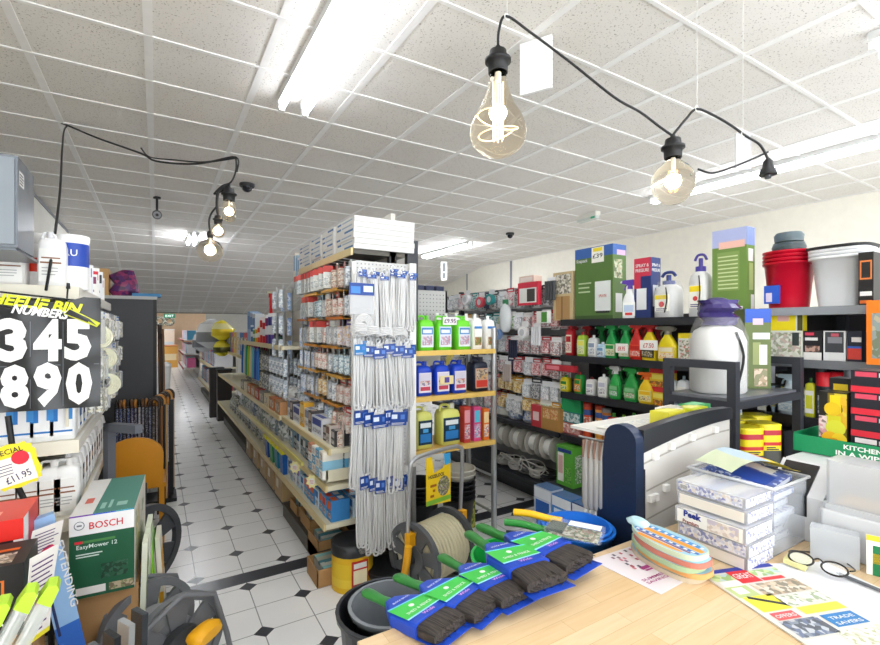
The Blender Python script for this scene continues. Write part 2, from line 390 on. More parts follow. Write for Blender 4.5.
# ---------------------------------------------------------------- pendant bulbs on black flex
AMB = C('#fff4e0', .03, t=1., ior=1.12, n=0); CLG = C('#fff6e6', .03, t=1., ior=1.12, n=0)
FIL = C('#ffb86a', .4, e=2.5); FIL2 = C('#ffe6c4', .4, e=2.2)
def pdir(px, py, d): r = ray(px); return Vector((r[0]*d, r[1]*d, zat(py, d)))
def bulb(name, px, py_s, py_n, py_b, wpx, d, label, glass, shape, fil=FIL):
    """holder top pixel row, glass neck row, glass bottom row, glass width in pixels, at depth d"""
    k = d/F; top = pdir(px, py_s, d); hN = (py_n-py_s)*k; H = (py_b-py_n)*k; R = wpx*k/2
    t = thing(name, label, 'pendant bulb', top, 0)
    rs = min(R*.5, hN*.4) if shape != 'tube' else R*.75
    rs = hN*.36
    part(MB().loft([(-hN, rs, rs), (-hN*.62, rs*1.05, rs*1.05), (-hN*.6, rs*1.35, rs*1.35), (-hN*.5, rs*1.35, rs*1.35), (-hN*.48, rs, rs), (-hN*.18, rs*.85, rs*.85), (-hN*.1, rs*.35, rs*.35), (0, rs*.25, rs*.25)], BLACK, 18), 'lamp_holder', t)
    n = rs*.85; secs = []
    if shape == 'pear':
        prof = [(0, n/R), (.1, n/R*1.05), (.25, n/R*1.5), (.4, .62), (.52, .84), (.62, .96), (.72, 1.), (.82, .93), (.9, .74), (.96, .45), (1., .12)]
    elif shape == 'globe':
        prof = [(0, n/R), (.06, n/R)]+[(.06+.94*(1-math.cos(a))/2, max(math.sin(a), n/R if a < 1 else .05)) for a in [math.pi*i/12 for i in range(1, 13)]]
    else:
        prof = [(0, n/R), (.08, .8), (.15, 1), (.85, 1), (.94, .8), (1, .3)]
    g_ = MB().loft([(-hN-H*(q[0]), R*q[1], R*q[1]) for q in prof][::-1], glass, 28)
    part(g_, 'glass', t)
    f = MB(); m_ = 7 if shape == 'pear' else 5
    z0, z1 = (-hN-H*.78, -hN-H*.12) if shape == 'pear' else (-hN-H*.7, -hN-H*.3)
    for i in range(m_):
        a = 2*math.pi*i/m_; q = R*.16
        f.cyl((q*math.cos(a), q*math.sin(a), z0), (q*math.cos(a), q*math.sin(a), z1), R*.014 if shape == 'pear' else R*.03, m=fil, n=5)
    part(f, 'filament', t)
    part(MB().cyl((0, 0, z1), (0, 0, -hN), R*.1, m=C('#f3efe4', .2), n=8), 'stem', t)
    if shape == 'pear':
        q = []
        for i in range(40): a = i/39*math.pi*3.2; q.append((R*.62*math.cos(a), R*.62*math.sin(a), -hN-H*.62-H*.12*math.sin(a*.5)))
        part(MB().tube(q, R*.02, C('#ffe9b8', .3, e=1.2), 5), 'spiral_filament', t)
    l = bpy.data.lights.new('bulb_glow', 'POINT'); l.energy = 1.0 if wpx > 30 else .8; l.color = (1, .82, .58); l.shadow_soft_size = .03
    lo = bpy.data.objects.new('bulb_glow', l); COL.objects.link(lo); lo.location = top-Vector((0, 0, hN+H*.5))
    return t
DB = 1.8
bulb('pendant_bulb', 498, 46, 73, 158, 57, DB, 'large pear-shaped clear amber filament bulb, nearest the viewer', AMB, 'pear', FIL2)
bulb('pendant_bulb', 673, 135, 158, 205, 41, 1.95, 'round clear globe filament bulb near the right fluorescent light', CLG, 'globe', FIL)
bulb('pendant_bulb', 229, 186, 201, 222, 12, 2.9, 'amber tubular bulb, topmost of the three clustered at left', AMB, 'tube')
bulb('pendant_bulb', 218, 214, 224, 238, 13, 2.9, 'small amber bulb in the middle of the left cluster', AMB, 'globe')
bulb('pendant_bulb', 210, 230, 238, 262, 25, 2.9, 'clear globe bulb, lowest of the three clustered at left', CLG, 'globe', FIL2)
# bare lamp holder
p = pdir(768, 158, 2.05); t = thing('lamp_holder', 'black lamp holder without a bulb at the right end of the flex', 'lamp holder', p)
part(MB().loft([(-.075, .036, .036), (-.05, .03, .03), (-.045, .022, .022), (-.015, .018, .018), (0, .006, .006)], BLACK, 14), 'shell', t)
part(MB().cyl((0, 0, -.09), (0, 0, -.07), .012, m=DGREY), 'socket', t)
def curve_pts(P, n=6):
    P = [Vector(p) for p in P]; out = []
    for i in range(len(P)-1):
        a, b_, c_, d_ = P[max(i-1, 0)], P[i], P[i+1], P[min(i+2, len(P)-1)]
        for k in range(n):
            s_ = k/n; out.append(.5*((2*b_)+(c_-a)*s_+(2*a-5*b_+4*c_-d_)*s_**2+(3*b_-a-3*c_+d_)*s_**3))
    out.append(P[-1]); return out
def flex(pts, r, lab, n=6):
    mb = MB().tube(curve_pts(pts, n), r, BLACK, 6); o = mb.build('power_flex'); return tag(o, lab, 'cable')
flex([pdir(498, 47, DB), pdir(499, 30, DB), pdir(506, 16, DB+.01), pdir(530, 32, DB+.03), pdir(570, 62, DB+.07), pdir(614, 97, 1.88), pdir(640, 112, 1.92), pdir(660, 127, 1.94), pdir(673, 136, 1.95)], .0055, 'black flex running from the big pear bulb to the round globe bulb')
flex([pdir(673, 135, 1.95), pdir(686, 119, 1.96), pdir(697, 109, 1.97), pdir(715, 116, 1.99), pdir(732, 126, 2.0), pdir(746, 136, 2.02), pdir(760, 145, 2.04), pdir(768, 159, 2.05)], .0055, 'black flex between the round globe bulb and the bare lamp holder')
flex([pdir(768, 152, 2.05), pdir(750, 160, 2.04), pdir(730, 168, 2.03), pdir(712, 173, 2.02), pdir(698, 169, 2.01)], .0045, 'loose black flex tail hanging left of the bare lamp holder')
for px, py, dd in ((507, 14, DB+.01), (697, 106, 1.97), (743, 131, 2.015)):
    p = pdir(px, py, dd); o = MB().cyl((0, 0, -.01), (0, 0, CZ-p.z), .0012, m=C('#d7d7d2', .3), n=5).ring((0, 0, -.012), .012, .0025, C('#e9e9e6', .2), 'y', 12, 5).build('ceiling_hook', loc=p)
    tag(o, {507: 'thin wire hook holding the flex above the big pear bulb', 697: 'thin wire hook holding the flex right of the globe bulb', 743: 'thin wire hook holding the flex left of the bare lamp holder'}[px], 'hook')
dL = 3.87
flex([pdir(46, 290, 1.93), pdir(54, 240, 2.1), pdir(60, 190, 2.6), pdir(62, 150, 3.2), pdir(64, 131, 3.7), pdir(67, 126, 3.84)], .006, 'black flex rising from the left shelving to the ceiling')
flex([pdir(61, 123, 3.82), pdir(69, 126, 3.84), pdir(100, 139, 3.7), pdir(140, 153, 3.4), pdir(156, 161, 3.3), pdir(190, 164, 3.1), pdir(215, 161, 2.95), pdir(235, 158, 2.9)], .007, 'black flex swagged across the ceiling towards the left bulbs')
flex([pdir(141, 148, 3.4), pdir(150, 157, 3.3), pdir(175, 160, 3.15), pdir(205, 162, 3.0), pdir(236, 157, 2.9), pdir(237, 172, 2.9)], .005, 'second black flex looped beside the ceiling swag')
flex([pdir(236, 158, 2.9), pdir(236, 170, 2.9), pdir(231, 182, 2.9), pdir(222, 186, 2.9), pdir(214, 194, 2.9), pdir(222, 191, 2.9), pdir(228, 187, 2.9)], .0055, 'tangled black flex above the amber tubular bulb')
flex([pdir(230, 184, 2.9), pdir(219, 191, 2.9), pdir(217, 203, 2.9), pdir(218, 214, 2.9)], .009, 'taped black flex leading down to the small amber bulb')
flex([pdir(217, 206, 2.9), pdir(211, 214, 2.9), pdir(209, 222, 2.9), pdir(210, 231, 2.9)], .006, 'black flex leading down to the lowest left globe bulb')
# ================================================================ PRODUCT BUILDERS  (front faces local -Y, base at z=0)
def frt(w, d): return ((-w/2, -d/2, 0), (1, 0, 0), (0, 0, 1))
def rgt(w, d): return ((w/2, -d/2, 0), (0, 1, 0), (0, 0, 1))
def lft(w, d): return ((-w/2, d/2, 0), (0, -1, 0), (0, 0, 1))
def topf(w, d, h): return ((-w/2, -d/2, h), (1, 0, 0), (0, 1, 0))
def carton(w, d, h, base, art=(), txt=(), side=None, top=None, name='carton', label='box', cat='box', group=None, loc=(0, 0, 0), rz=0, sart=(), stxt=(), tart=(), ttxt=(), rot=None, left=False):
    """art: (x0,y0,x1,y1,mat) in fractions of the face; txt: (x,y,h,str,mat[,wide])"""
    mb = MB(); vs = [(x, y, z) for z in (0, h) for x, y in ((-w/2, -d/2), (w/2, -d/2), (w/2, d/2), (-w/2, d/2))]
    mb.add(vs, [(3, 2, 1, 0), (4, 5, 6, 7), (0, 1, 5, 4), (1, 2, 6, 5), (2, 3, 7, 6), (3, 0, 4, 7)], [base, top or base, base, side or base, base, side or base])
    def face(fr, W, H, art, txt):
        for i, q in enumerate(art): mb.rect(fr, q[0]*W, q[1]*H, q[2]*W, q[3]*H, q[4], .0005+.0002*i)
        for q in txt: mb.text(fr, q[0]*W, q[1]*H, q[2]*H, q[3], q[4], .0022, wide=(q[5]*W if len(q) > 5 and q[5] else None), rot=(q[6] if len(q) > 6 else 0))
    face(frt(w, d), w, h, art, txt); face(lft(w, d) if left else rgt(w, d), d, h, sart, stxt); face(topf(w, d, h), w, d, tart, ttxt)
    o = mb.build(name, loc=loc, rz=rz)
    if rot is not None: o.rotation_euler = rot
    return tag(o, label, cat, group)
def jerry(w, d, h, col, cap, lab, name='jerrycan', label='', cat='plastic container', hand=True, rough=.35, loc=(0, 0, 0), rz=0, art=None, group=None, capo=.22):
    t = thing(name, label, cat, loc, rz, group); B_ = col if not isinstance(col, str) else C(col, rough)
    part(MB().loft([(0, w*.46, d*.44), (h*.02, w*.5, d*.5), (h*.72, w*.5, d*.5), (h*.84, w*.43, d*.44), (h*.88, w*.2, d*.3)], B_, 20, 5), 'body', t)
    if hand:
        part(MB().tube(curve_pts([(-w*.38, 0, h*.8), (-w*.34, 0, h*.95), (-w*.18, 0, h*.98), (w*.05, 0, h*.95), (w*.1, 0, h*.84)], 4), w*.06, B_, 7), 'handle', t)
    cp = C(cap, .4); part(MB().cyl((w*capo, 0, h*.86), (w*capo, 0, h), w*.13, m=cp, n=14), 'cap', t)
    if lab:
        mb = MB(); fr = ((-w/2, -d/2-.0005, 0), (1, 0, 0), (0, 0, 1))
        mb.box(-w*.4, w*.4, -d/2-.002, -d/2+.01, h*.1, h*.68, C(lab[0]))
        fr = ((-w*.4, -d/2-.002, h*.1), (1, 0, 0), (0, 0, 1)); W, H = w*.8, h*.58
        for i, q in enumerate(lab[1]): mb.rect(fr, q[0]*W, q[1]*H, q[2]*W, q[3]*H, q[4], .0005+.0002*i)
        part(mb, 'label', t)
    return t
def sprayer(h, body, head, lab, w=.095, d=.055, name='spray_bottle', label='', loc=(0, 0, 0), rz=0, tag_=False, group=None):
    t = thing(name, label, 'spray bottle', loc, rz, group); B_ = C(body, .3); H_ = C(head, .35)
    part(MB().loft([(0, w*.45, d*.45), (h*.02, w*.5, d*.5), (h*.45, w*.5, d*.5), (h*.6, w*.36, d*.42), (h*.7, w*.2, w*.2), (h*.78, w*.14, w*.14)], B_, 16, 3.2), 'body', t)
    part(MB().cyl((0, 0, h*.76), (0, 0, h*.85), w*.19, w*.16, H_, 12), 'collar', t)
    P = [(-w*.55, h*.9), (-w*.5, h*.985), (w*.25, h), (w*.42, h*.93), (w*.36, h*.86), (w*.14, h*.84), (-w*.14, h*.84), (-w*.2, h*.88)]
    T_ = Matrix(((1, 0, 0, 0), (0, 0, -1, 0), (0, 1, 0, 0), (0, 0, 0, 1)))
    hd = MB().prism(P[::-1], -w*.11, w*.11, H_, T_); hd.cyl((-w*.55, 0, h*.945), (-w*.66, 0, h*.945), w*.07, m=WHITE, n=8); part(hd, 'trigger_head', t)
    part(MB().tube([(-w*.2, 0, h*.88), (-w*.34, 0, h*.82), (-w*.38, 0, h*.74)], w*.045, H_, 5), 'trigger', t)
    mb = MB().box(-w*.42, w*.42, -d/2-.0025, -d/2+.012, h*.08, h*.42, C(lab[0]))
    fr = ((-w*.42, -d/2-.0025, h*.08), (1, 0, 0), (0, 0, 1)); W, H = w*.84, h*.34
    for i, q in enumerate(lab[1]): mb.rect(fr, q[0]*W, q[1]*H, q[2]*W, q[3]*H, q[4], .0005+.0002*i)
    part(mb, 'label', t)
    return t
def can(r, h, body, cap, bands=(), name='canister', label='', cat='canister', loc=(0, 0, 0), rz=0, sq=2., d=None, group=None, capf=.12, art=None, caphex=None):
    t = thing(name, label, cat, loc, rz, group); d = d or r
    secs = [(0, r, d)]; ms = []; B_ = C(body, .35)
    z = 0
    for (z0, z1, m) in bands:
        if z0 > z: secs.append((z0*h, r, d)); ms.append(B_)
        secs.append((z1*h, r, d)); ms.append(C(m, .4) if isinstance(m, str) else m); z = z1
    if z < 1-capf: secs.append(((1-capf)*h, r, d)); ms.append(B_)
    part(MB().loft(secs, ms, 20, sq), 'body', t)
    part(MB().loft([((1-capf)*h, r*1.03, d*1.03), (h*.99, r*1.03, d*1.03), (h, r*.9, d*.9)], C(cap, .35), 20, sq), 'lid', t)
    if art:
        mb = MB(); fr = ((-r*.7, -d*1.005, 0), (1, 0, 0), (0, 0, 1))
        mb.box(-r*.7, r*.7, -d*1.01, -d*.8, art[0]*h, art[1]*h, art[2]); part(mb, 'label', t)
    return t
def packet(w, h, head, card, blister, hh=.22, th=.03, hook=True):
    """hang packet: origin at the top centre hook hole"""
    mb = MB(); mb.box(-w/2, w/2, 0, .002, -h, 0, card); mb.box(-w/2, w/2, -.0012, 0, -h*hh, 0, head)
    mb.loft([(-h*.94, w*.4, th*.5, 0, -th*.45), (-h*.9, w*.44, th*.5, 0, -th*.5), (-h*(hh+.08), w*.44, th*.5, 0, -th*.5), (-h*(hh+.04), w*.38, th*.4, 0, -th*.4)], blister, 12, 5, smooth=False)
    mb.rect(((-w/2, -.0013, -h), (1, 0, 0), (0, 0, 1)), w*.15, h*(1-hh*.7), w*.85, h*(1-hh*.35), WHITE)
    return mb
def shelf_board(root, x0, x1, y0, y1, z, m, edge, eh=.035, th=.03, name='shelf', face='x'):
    """z is the top surface; the price edge faces -x or -y"""
    s_ = part(MB().box(x0, x1, y0, y1, z-th, z, m), name, root)
    if face == 'x': e = MB().box(x0-.012, x0, y0, y1, z-eh, z+.006, edge)
    elif face == '+x': e = MB().box(x1, x1+.012, y0, y1, z-eh, z+.006, edge)
    else: e = MB().box(x0, x1, y0-.012, y0, z-eh, z+.006, edge)
    part(e, 'price_rail', s_); return s_
# ================================================================ LEFT WALL SHELVING AND WHAT STANDS BY IT
CREAMB = C('#e6dfcc', .45)
t = thing('shelving_unit', 'cream metal shelving against the left wall holding white plastic bottles', 'shelving', (0, 0, 0))
UL0, UL1, VL0, VL1 = -1.22, -.3, 2.57, 4.24
part(MB().box(-1.27, -1.24, VL0, VL1, 0, 2.35, CREAMB), 'back_panel', t)
for v in (VL0+.03, VL1-.03): part(MB().box(-1.24, -1.2, v-.02, v+.02, 0, 2.35, CREAMB), 'upright', t)
for z in (1.73, 1.06, .725, .36):
    s_ = part(MB().box(UL0, UL1, VL0, VL1, z-.03, z, CREAMB), 'shelf', t)
    part(MB().box(UL0, UL1+.012, VL0-.012, VL0, z-.05, z+.006, C('#ece6d4', .35)), 'price_rail', s_)
    part(MB().box(UL1, UL1+.012, VL0, VL1, z-.045, z+.006, C('#f4f1e8', .35)), 'price_rail', s_)
part(MB().box(-.62, -.6, VL0+.1, VL1-.1, 0, 1.7, CREAMB), 'divider_panel', t)
for u_, w_, lab in ((-.6, .0, ''),):
    pass
# grey cabinets above the top shelf, carried by a bracket from the back panel
GM = C('#6b7178', .35, .3)
def cabinet(x0, x1, y0, y1, z0, z1, lab):
    t = thing('metal_cabinet', lab, 'cabinet', ((x0+x1)/2, (y0+y1)/2, z0)); w_, d_, h_ = x1-x0, y1-y0, z1-z0
    part(MB().box(-w_/2, w_/2, -d_/2, d_/2, 0, h_, GM), 'body', t)
    mb = MB().box(-w_/2+.008, w_/2-.008, -d_/2-.008, -d_/2, .01, h_-.01, C('#7f868d', .35, .3))
    fr = ((-w_/2, -d_/2-.008, 0), (1, 0, 0), (0, 0, 1)); mb.rect(fr, w_*.12, h_*.72, w_*.6, h_*.86, WHITE); mb.lines(fr, w_*.16, h_*.74, w_*.56, h_*.85, 4, INK)
    part(mb, 'door', t); fr = ((w_/2, -d_/2, 0), (0, 1, 0), (0, 0, 1)); mb = MB().rect(fr, .02, h_*.7, .09, h_*.86, WHITE); mb.lines(fr, .025, h_*.72, .085, h_*.85, 4, INK); part(mb, 'sticker', t); part(MB().box(-w_/2-.0, -w_/2+.006, -d_/2-.012, -d_/2-.008, h_*.3, h_*.5, SILVER), 'handle', t)
cabinet(-.75, -.4236, 2.21, 2.47, 1.842, 2.17, 'grey metal cabinet with white stickers high above the top left shelf')
tag(MB().box(-1.24, -.43, 2.22, 2.62, 1.832, 1.842, GM).build('bracket_shelf'), 'grey bracket plate carrying the grey cabinet', 'bracket')
def pu_(px, v): return atv(px, v)[0]
LBW = ('#f4f3ef', [(.05, .55, .95, .6, C('#8c5a3c')), (.1, .7, .9, .74, C('#8c5a3c')), (.12, .4, .8, .43, C('#b0b0b0')), (.12, .3, .8, .33, C('#b0b0b0')), (.12, .2, .7, .23, C('#b0b0b0'))])
LBB = ('#f4f5f7', [(.0, .45, .35, 1., C('#1f78c8')), (.0, .1, 1, .16, C('#1f78c8')), (.7, .5, 1, .95, C('#3a8fd6'))])
# top shelf, z 1.73
jerry(.105, .1, .2, '#efece8', '#e6e6e6', LBW, loc=(pu_(12, 2.66), 2.66, 1.73), label='white bottle with two brown stripes on the shelf under the grey cabinet')
t = can(.042, .25, '#f2efec', '#d7d5d2', [(.3, .55, '#e4391f')], name='bottle', label='white bottle with a broad orange-red band on the top left shelf', cat='bottle', loc=(pu_(37, 2.74), 2.74, 1.73), capf=.2)
jerry(.1, .1, .245, '#f2f2f2', '#d6d6da', LBW, loc=(pu_(53, 2.64), 2.64, 1.73), label='white square jerrycan with brown stripes left of the white and blue tub', capo=-.1)
t = can(.062, .25, '#f0f0f0', '#fafafa', [(.42, .84, '#1f45a8')], name='tub', label='white tub with a deep blue wraparound label on the top left shelf', cat='tub', loc=(pu_(74, 2.68)-.01, 2.72, 1.73), capf=.12)
mb = MB(); mb.text(((-.05, -.0635, .12), (1, 0, 0), (0, 0, 1)), .05, .03, .03, 'RU', WHITE, wide=.05); part(mb, 'lettering', t)
cl = [('#f3f3f1', '#d42d3e', .2), ('#f5f5f5', '#3a4a8e', .19), ('#eceef2', '#31333c', .2), ('#f3f2f0', '#b52a35', .17), ('#e8ebf0', '#4a6ab0', .18), ('#f0efe8', '#4d7a4a', .2), ('#f5f5f3', '#8a3a60', .15)]
for i in range(12):
    a, b_, h_ = cl[i % 7]; v = 2.83+i*.112
    if i % 3 == 2: jerry(.085, .07, h_, a, b_, ('#fafafa', [(.1, .5, .9, .8, C(b_)), (.1, .15, .8, .25, C('#9a9a9a'))]), loc=(-.365, v, 1.73), rz=math.pi/2*.35, label='white bottle with a %s patch, %s back on the top left shelf' % ({2: 'charcoal', 5: 'green', 8: 'blue', 11: 'blue'}[i], ORD[i]), hand=False, name='bottle', cat='bottle')
    else: carton(.09, .07, h_, C(a), [(.08, .62, .92, .9, C(b_)), (.12, .3, .8, .38, C(b_)), (.12, .15, .7, .2, INK)], sart=[(.1, .6, .9, .85, C(b_)), (.2, .2, .6, .5, C(b_))], name='product_box', label='white product box with %s print, %s back on the top left shelf' % (['red', 'navy', 'charcoal', 'crimson', 'blue', 'green', 'plum'][i % 7], ORD[i]), loc=(-.36, v, 1.73), rz=math.pi/2*.3)
# second shelf z 1.06
for i, px in enumerate((4, 24, 44, 63)):
    jerry(.098, .09, .235, '#f3f4f5', '#f6f6f6', LBB, loc=(pu_(px, 2.66), 2.66, 1.06), label='blue-barred white bottle on the second left shelf, %s in the front row' % pos_word(i, 4, 'left', 'right'), name='bottle', cat='bottle', capo=0, hand=False)
for i in range(11):
    jerry(.09, .085, [.22, .2, .23][i % 3], '#f4f4f2', ['#f3d51c', '#f6f6f6', '#2f62b8'][i % 3], ('#fbfbfb', [(.1, .45, .9, .9, C(['#2a6fc0', '#3b4d86', '#d8b820'][i % 3])), (.1, .1, .9, .2, C('#2a6fc0'))]), loc=(-.352, 2.79+i*.125, 1.06), rz=math.pi/2, label='white bottle with %s label, %s back along the second left shelf' % (['blue', 'navy', 'yellow'][i % 3], ORD[i]), name='bottle', cat='bottle', capo=0, hand=False)
# third shelf z .725
for i, px in enumerate((8, 30, 51, 67)):
    jerry(.098, .095, .245, '#f1f1ef', '#ecebe9', LBW, loc=(pu_(px, 2.66), 2.66, .725), label='brown-striped white jerrycan on the third left shelf, %s in the front row' % pos_word(i, 4, 'left', 'right'), capo=.1)
for i in range(11):
    jerry(.1, .09, [.25, .24][i % 2], '#f1f1f0', '#eeeeee', ('#f7f7f7', [(.15, .4, .85, .95, C(['#5a4034', '#3c3f4c', '#6a3b2a'][i % 3])), (.2, .55, .8, .75, C('#c9a98c'))]), loc=(-.357, 2.79+i*.125, .725), rz=math.pi/2, label='white jerrycan with dark picture label, %s back along the third left shelf' % ORD[i], capo=0)
# packets and cables hanging on the aisle side between the first and second shelves
PK = [packet(.075, .17, C('#f0f0ee'), C('#e9e9e6'), POLY, .2), packet(.08, .14, C('#dfe5ee'), WHITE, busy(('#f2f2ee', '#7d8070', '#3a3b36', '#e8e2c8'), 60), .2), packet(.07, .16, C('#3b6fb5'), WHITE, busy(('#f6f6f6', '#d8d8d0', '#8c8c7a'), 40), .2)]
PKM = [Kit(lambda m=m: tag(m.build('hanging_packet'), '', 'packet')) for m in PK]
t = thing('peg_board', 'cream hook panel on the aisle side of the left shelving', 'hook panel', (-.33, 3.4, 1.12))
part(MB().box(-.01, 0, -.8, .8, 0, .56, CREAMB), 'board', t)
PKZ = (1.64, 1.46, 1.29)
for r in range(3):
    for c in range(9):
        v = 2.72+c*.17; k = (r*2+c) % 3
        part(MB().cyl((0, v-3.4, PKZ[r]-1.12-.01), (.1, v-3.4, PKZ[r]-1.12), .0025, m=SILVER, n=5), 'hook', t)
        for j in range(2):
            PKM[k].put((-.27-.035*j+.03, v, PKZ[r]), math.pi/2+random.uniform(-.25, .25), 'hanging packet on the left shelving, %s row down, %s hook back' % (ORD[r], ORD[c]), 'hanging packets on the left shelving')
# white looped cable packs
for i, (px, py, v) in enumerate(((104, 352, 3.0), (108, 378, 3.0), (99, 330, 2.8))):
    mb = MB()
    for q in range(5): mb.ring((.01*q, 0, -.07-.004*q), .05, .006, C('#e4e2c8', .4), 'y', 16, 5)
    x_, d_ = atv(px, v); o = mb.build('cable_coil', loc=(x_-.03, v, zat(py, d_)+.05), rz=.5); tag(o, 'cream cable coil hanging on the left shelving, %s of three' % ['middle', 'lowest', 'topmost'][i], 'cable coil')
# ---- wheelie bin numbers banner
def banner():
    mb = MB(); W, H = .46, .5; x0 = -.66; nx, nz = 40, 36; BK = C('#1d1e20', .28)
    fold = lambda x, z: .005*math.sin(x*38+z*6)+.004*math.sin(z*27-x*11)
    vs = []; fs = []
    def top(x): s_ = (x-x0)/W; return 1.70-.06*math.sin(math.pi*min(1, max(0, s_*1.15)))-.02*s_
    for j in range(nz+1):
        for i in range(nx+1):
            x = x0+W*i/nx; z = top(x)-(top(x)-1.225)*j/nz; vs.append((x, 2.42, z))
    for j in range(nz):
        for i in range(nx): a = j*(nx+1)+i; fs.append((a, a+nx+1, a+nx+2, a+1))
    mb.add(vs, fs, BK, True)
    fr = ((0, 2.42, 0), (1, 0, 0), (0, 0, 1)); DW = C('#f3f1ee', .35)
    for x, z, ch, wd in ((-.372, 1.42, '4', .088), (-.275, 1.42, '5', .088), (-.478, 1.42, '3', .088), (-.575, 1.42, '2', .088), (-.472, 1.238, '8', .088), (-.372, 1.238, '9', .085), (-.272, 1.238, '0', .088), (-.575, 1.238, '7', .088)):
        mb.text(fr, x, z, .155, ch, DW, .006, wide=wd, bold=.05)
    for x in (-.525, -.425, -.324): mb.rect(fr, x-.0015, 1.235, x+.0015, 1.58, C('#55575c', .3), .004)
    mb.rect(fr, -.65, 1.402, -.205, 1.406, C('#55575c', .3), .004)
    mb.poly(fr, [(-.655, 1.665), (-.3, 1.605), (-.27, 1.64), (-.33, 1.655), (-.655, 1.69)], BK, .01)
    mb.text(fr, -.44, 1.635, .04, 'WHEELIE BIN', C('#dfe62a', .4), .016, wide=.34, bold=.04, rot=-.14, shear=.2)
    mb.text(fr, -.395, 1.6, .034, 'NUMBERS', DW, .017, wide=.17, bold=.04, rot=-.14, shear=.2)
    mb.poly(fr, [(-.3, 1.635), (-.2, 1.575), (-.212, 1.558), (-.32, 1.61)], C('#c9cf28'), .018)
    mb.poly(fr, [(-.3, 1.63), (-.207, 1.575), (-.214, 1.564), (-.315, 1.612)], BK, .019)
    mb.v = [(x, y+fold(x, z), z) for x, y, z in mb.v]
    o = mb.build('number_banner')
    return tag(o, 'black sheet of large white digits with yellow heading, hung before the left shelving', 'banner')
banner()
tag(MB().cyl((-.62, 2.43, 1.705), (-.2, 2.43, 1.66), .004, m=BLACK, n=6).build('banner_rod'), 'thin black rod the number banner hangs from', 'rod')
tag(MB().cyl((-.318, 2.5, 1.74), (-.318, 2.425, 1.6), .0035, m=BLACK, n=6).loft([(1.72, .008, .008, -.318, 2.5), (1.745, .006, .006, -.318, 2.5)], BLACK, 8).build('clip_stem'), 'black clip stem on the shelf edge above the digit five', 'clip')
# yellow star price ticket on a black stem
mb = MB(); fr = ((-.08, 0, -.09), (1, 0, 0), (0, 0, 1)); P = []
for i in range(28): a = 2*math.pi*i/28; q = 1. if i % 2 else .92; P.append((.08+q*.075*math.copysign(abs(math.cos(a))**.5, math.cos(a)), .09+q*.085*math.copysign(abs(math.sin(a))**.5, math.sin(a))))
mb.poly(fr, P, C('#f4e12a'), .002); mb.poly(fr, P[::-1], C('#f4e12a'), 0.0); mb.rect(fr, .022, .022, .135, .125, C('#f7f6ea'), .003); mb.disc(fr, .105, .115, .026, C('#d8263a'), .004)
mb.text(fr, .075, .138, .02, 'SPECIAL', INK, .004, wide=.09); mb.text(fr, .085, .035, .026, '£11.95', C('#3a3260', n=0), .004, wide=.075, rot=.15); mb.lines(fr, .03, .065, .085, .11, 4, C('#4a4670', n=0), .25, .004)
x_, d_ = atv(14, 2.3); o = mb.build('price_ticket', loc=(x_, 2.3, zat(466, d_)), rz=.0); o.rotation_euler = (0, -.25, 0)
tag(o, 'yellow star-edged price ticket reading £11.95 before the white jerrycans', 'price ticket')
tag(MB().tube([(-.48, 2.36, 1.22), (-.45, 2.35, .95), (-.36, 2.34, .7), (-.34, 2.34, .0)], .011, BLACK, 6).build('ticket_stand'), 'black bent metal strip behind the yellow price ticket', 'stand')
# ---- foreground boxes, lower left
def leaning_ticket(loc, rot, lab, w_=.07, h_=.2):
    mb = MB().box(-w_/2, w_/2, 0, .002, 0, h_, C('#f4efe9')); fr = ((-w_/2, 0, 0), (1, 0, 0), (0, 0, 1))
    mb.rect(fr, 0, 0, w_, h_*.06, C('#efe12a')); mb.disc(fr, w_*.62, h_*.45, w_*.3, C('#d8305a')); mb.lines(fr, w_*.08, h_*.55, w_*.9, h_*.95, 7, C('#51306e', n=0), .3); mb.lines(fr, w_*.1, h_*.1, w_*.85, h_*.3, 3, C('#51306e', n=0), .35)
    o = mb.build('price_ticket', loc=loc); o.rotation_euler = rot; return tag(o, lab, 'price ticket')
KB = KRAFT
RB_ = C('#d9271f', .35)
carton(.34, .22, .27, RB_, art=[(0, .0, .93, .76, C('#231416')), (.93, 0, 1, .76, C('#efeae6'))], txt=[(.66, .18, .13, 'OLYMPIC', C('#e0302c'), .5, math.pi/2*0)], tart=[(.55, .25, .8, .45, C('#f1a08e'))], sart=[(0, 0, .3, 1, C('#f0eeea')), (.3, .1, .9, .5, WHITE)], name='tool_box_carton', label='bright red carton with black printed front, at the lower left foreground', loc=(-.53, 2.06, .68), rz=0)
carton(.36, .26, .68, KB, name='cardboard_box', label='plain cardboard box carrying the bright red carton', loc=(-.53, 2.09, 0), rz=0)
x_, y_ = -.47, 1.83
carton(.3, .18, .2, C('#1a1817', .4), top=C('#2d2926'), art=[(.45, .42, .86, .8, C('#e2711d')), (.47, .44, .84, .78, C('#1a1817'))], txt=[(.655, .64, .12, 'BLACK+', C('#e2711d'), .32), (.655, .48, .12, 'DECKER', C('#e2711d'), .32), (.62, .16, .13, 'HAMMER', WHITE, .5)], tart=[(.2, .1, .9, .5, busy(('#c9b79a', '#6a5a48', '#2d2926', '#e8e0d2'), 40)), (.2, .6, .9, .7, C('#d2601a'))], name='power_tool_carton', label='black power tool carton with orange logo frame in front of the red carton', cat='box', loc=(x_, y_, .689), rz=0)
carton(.3, .2, .689, KB, name='cardboard_box', label='plain cardboard box carrying the black power tool carton', loc=(-.47, 1.84, 0), rz=0)
leaning_ticket((-.335, 2.02, .7), (.1, .1, 1.0), 'white scribbled price ticket with pink disc on the side of the red carton', .12, .19)
leaning_ticket((-.30, 1.78, .64), (.15, -.05, .9), 'tall white and yellow price ticket beside the black power tool carton', .08, .27)
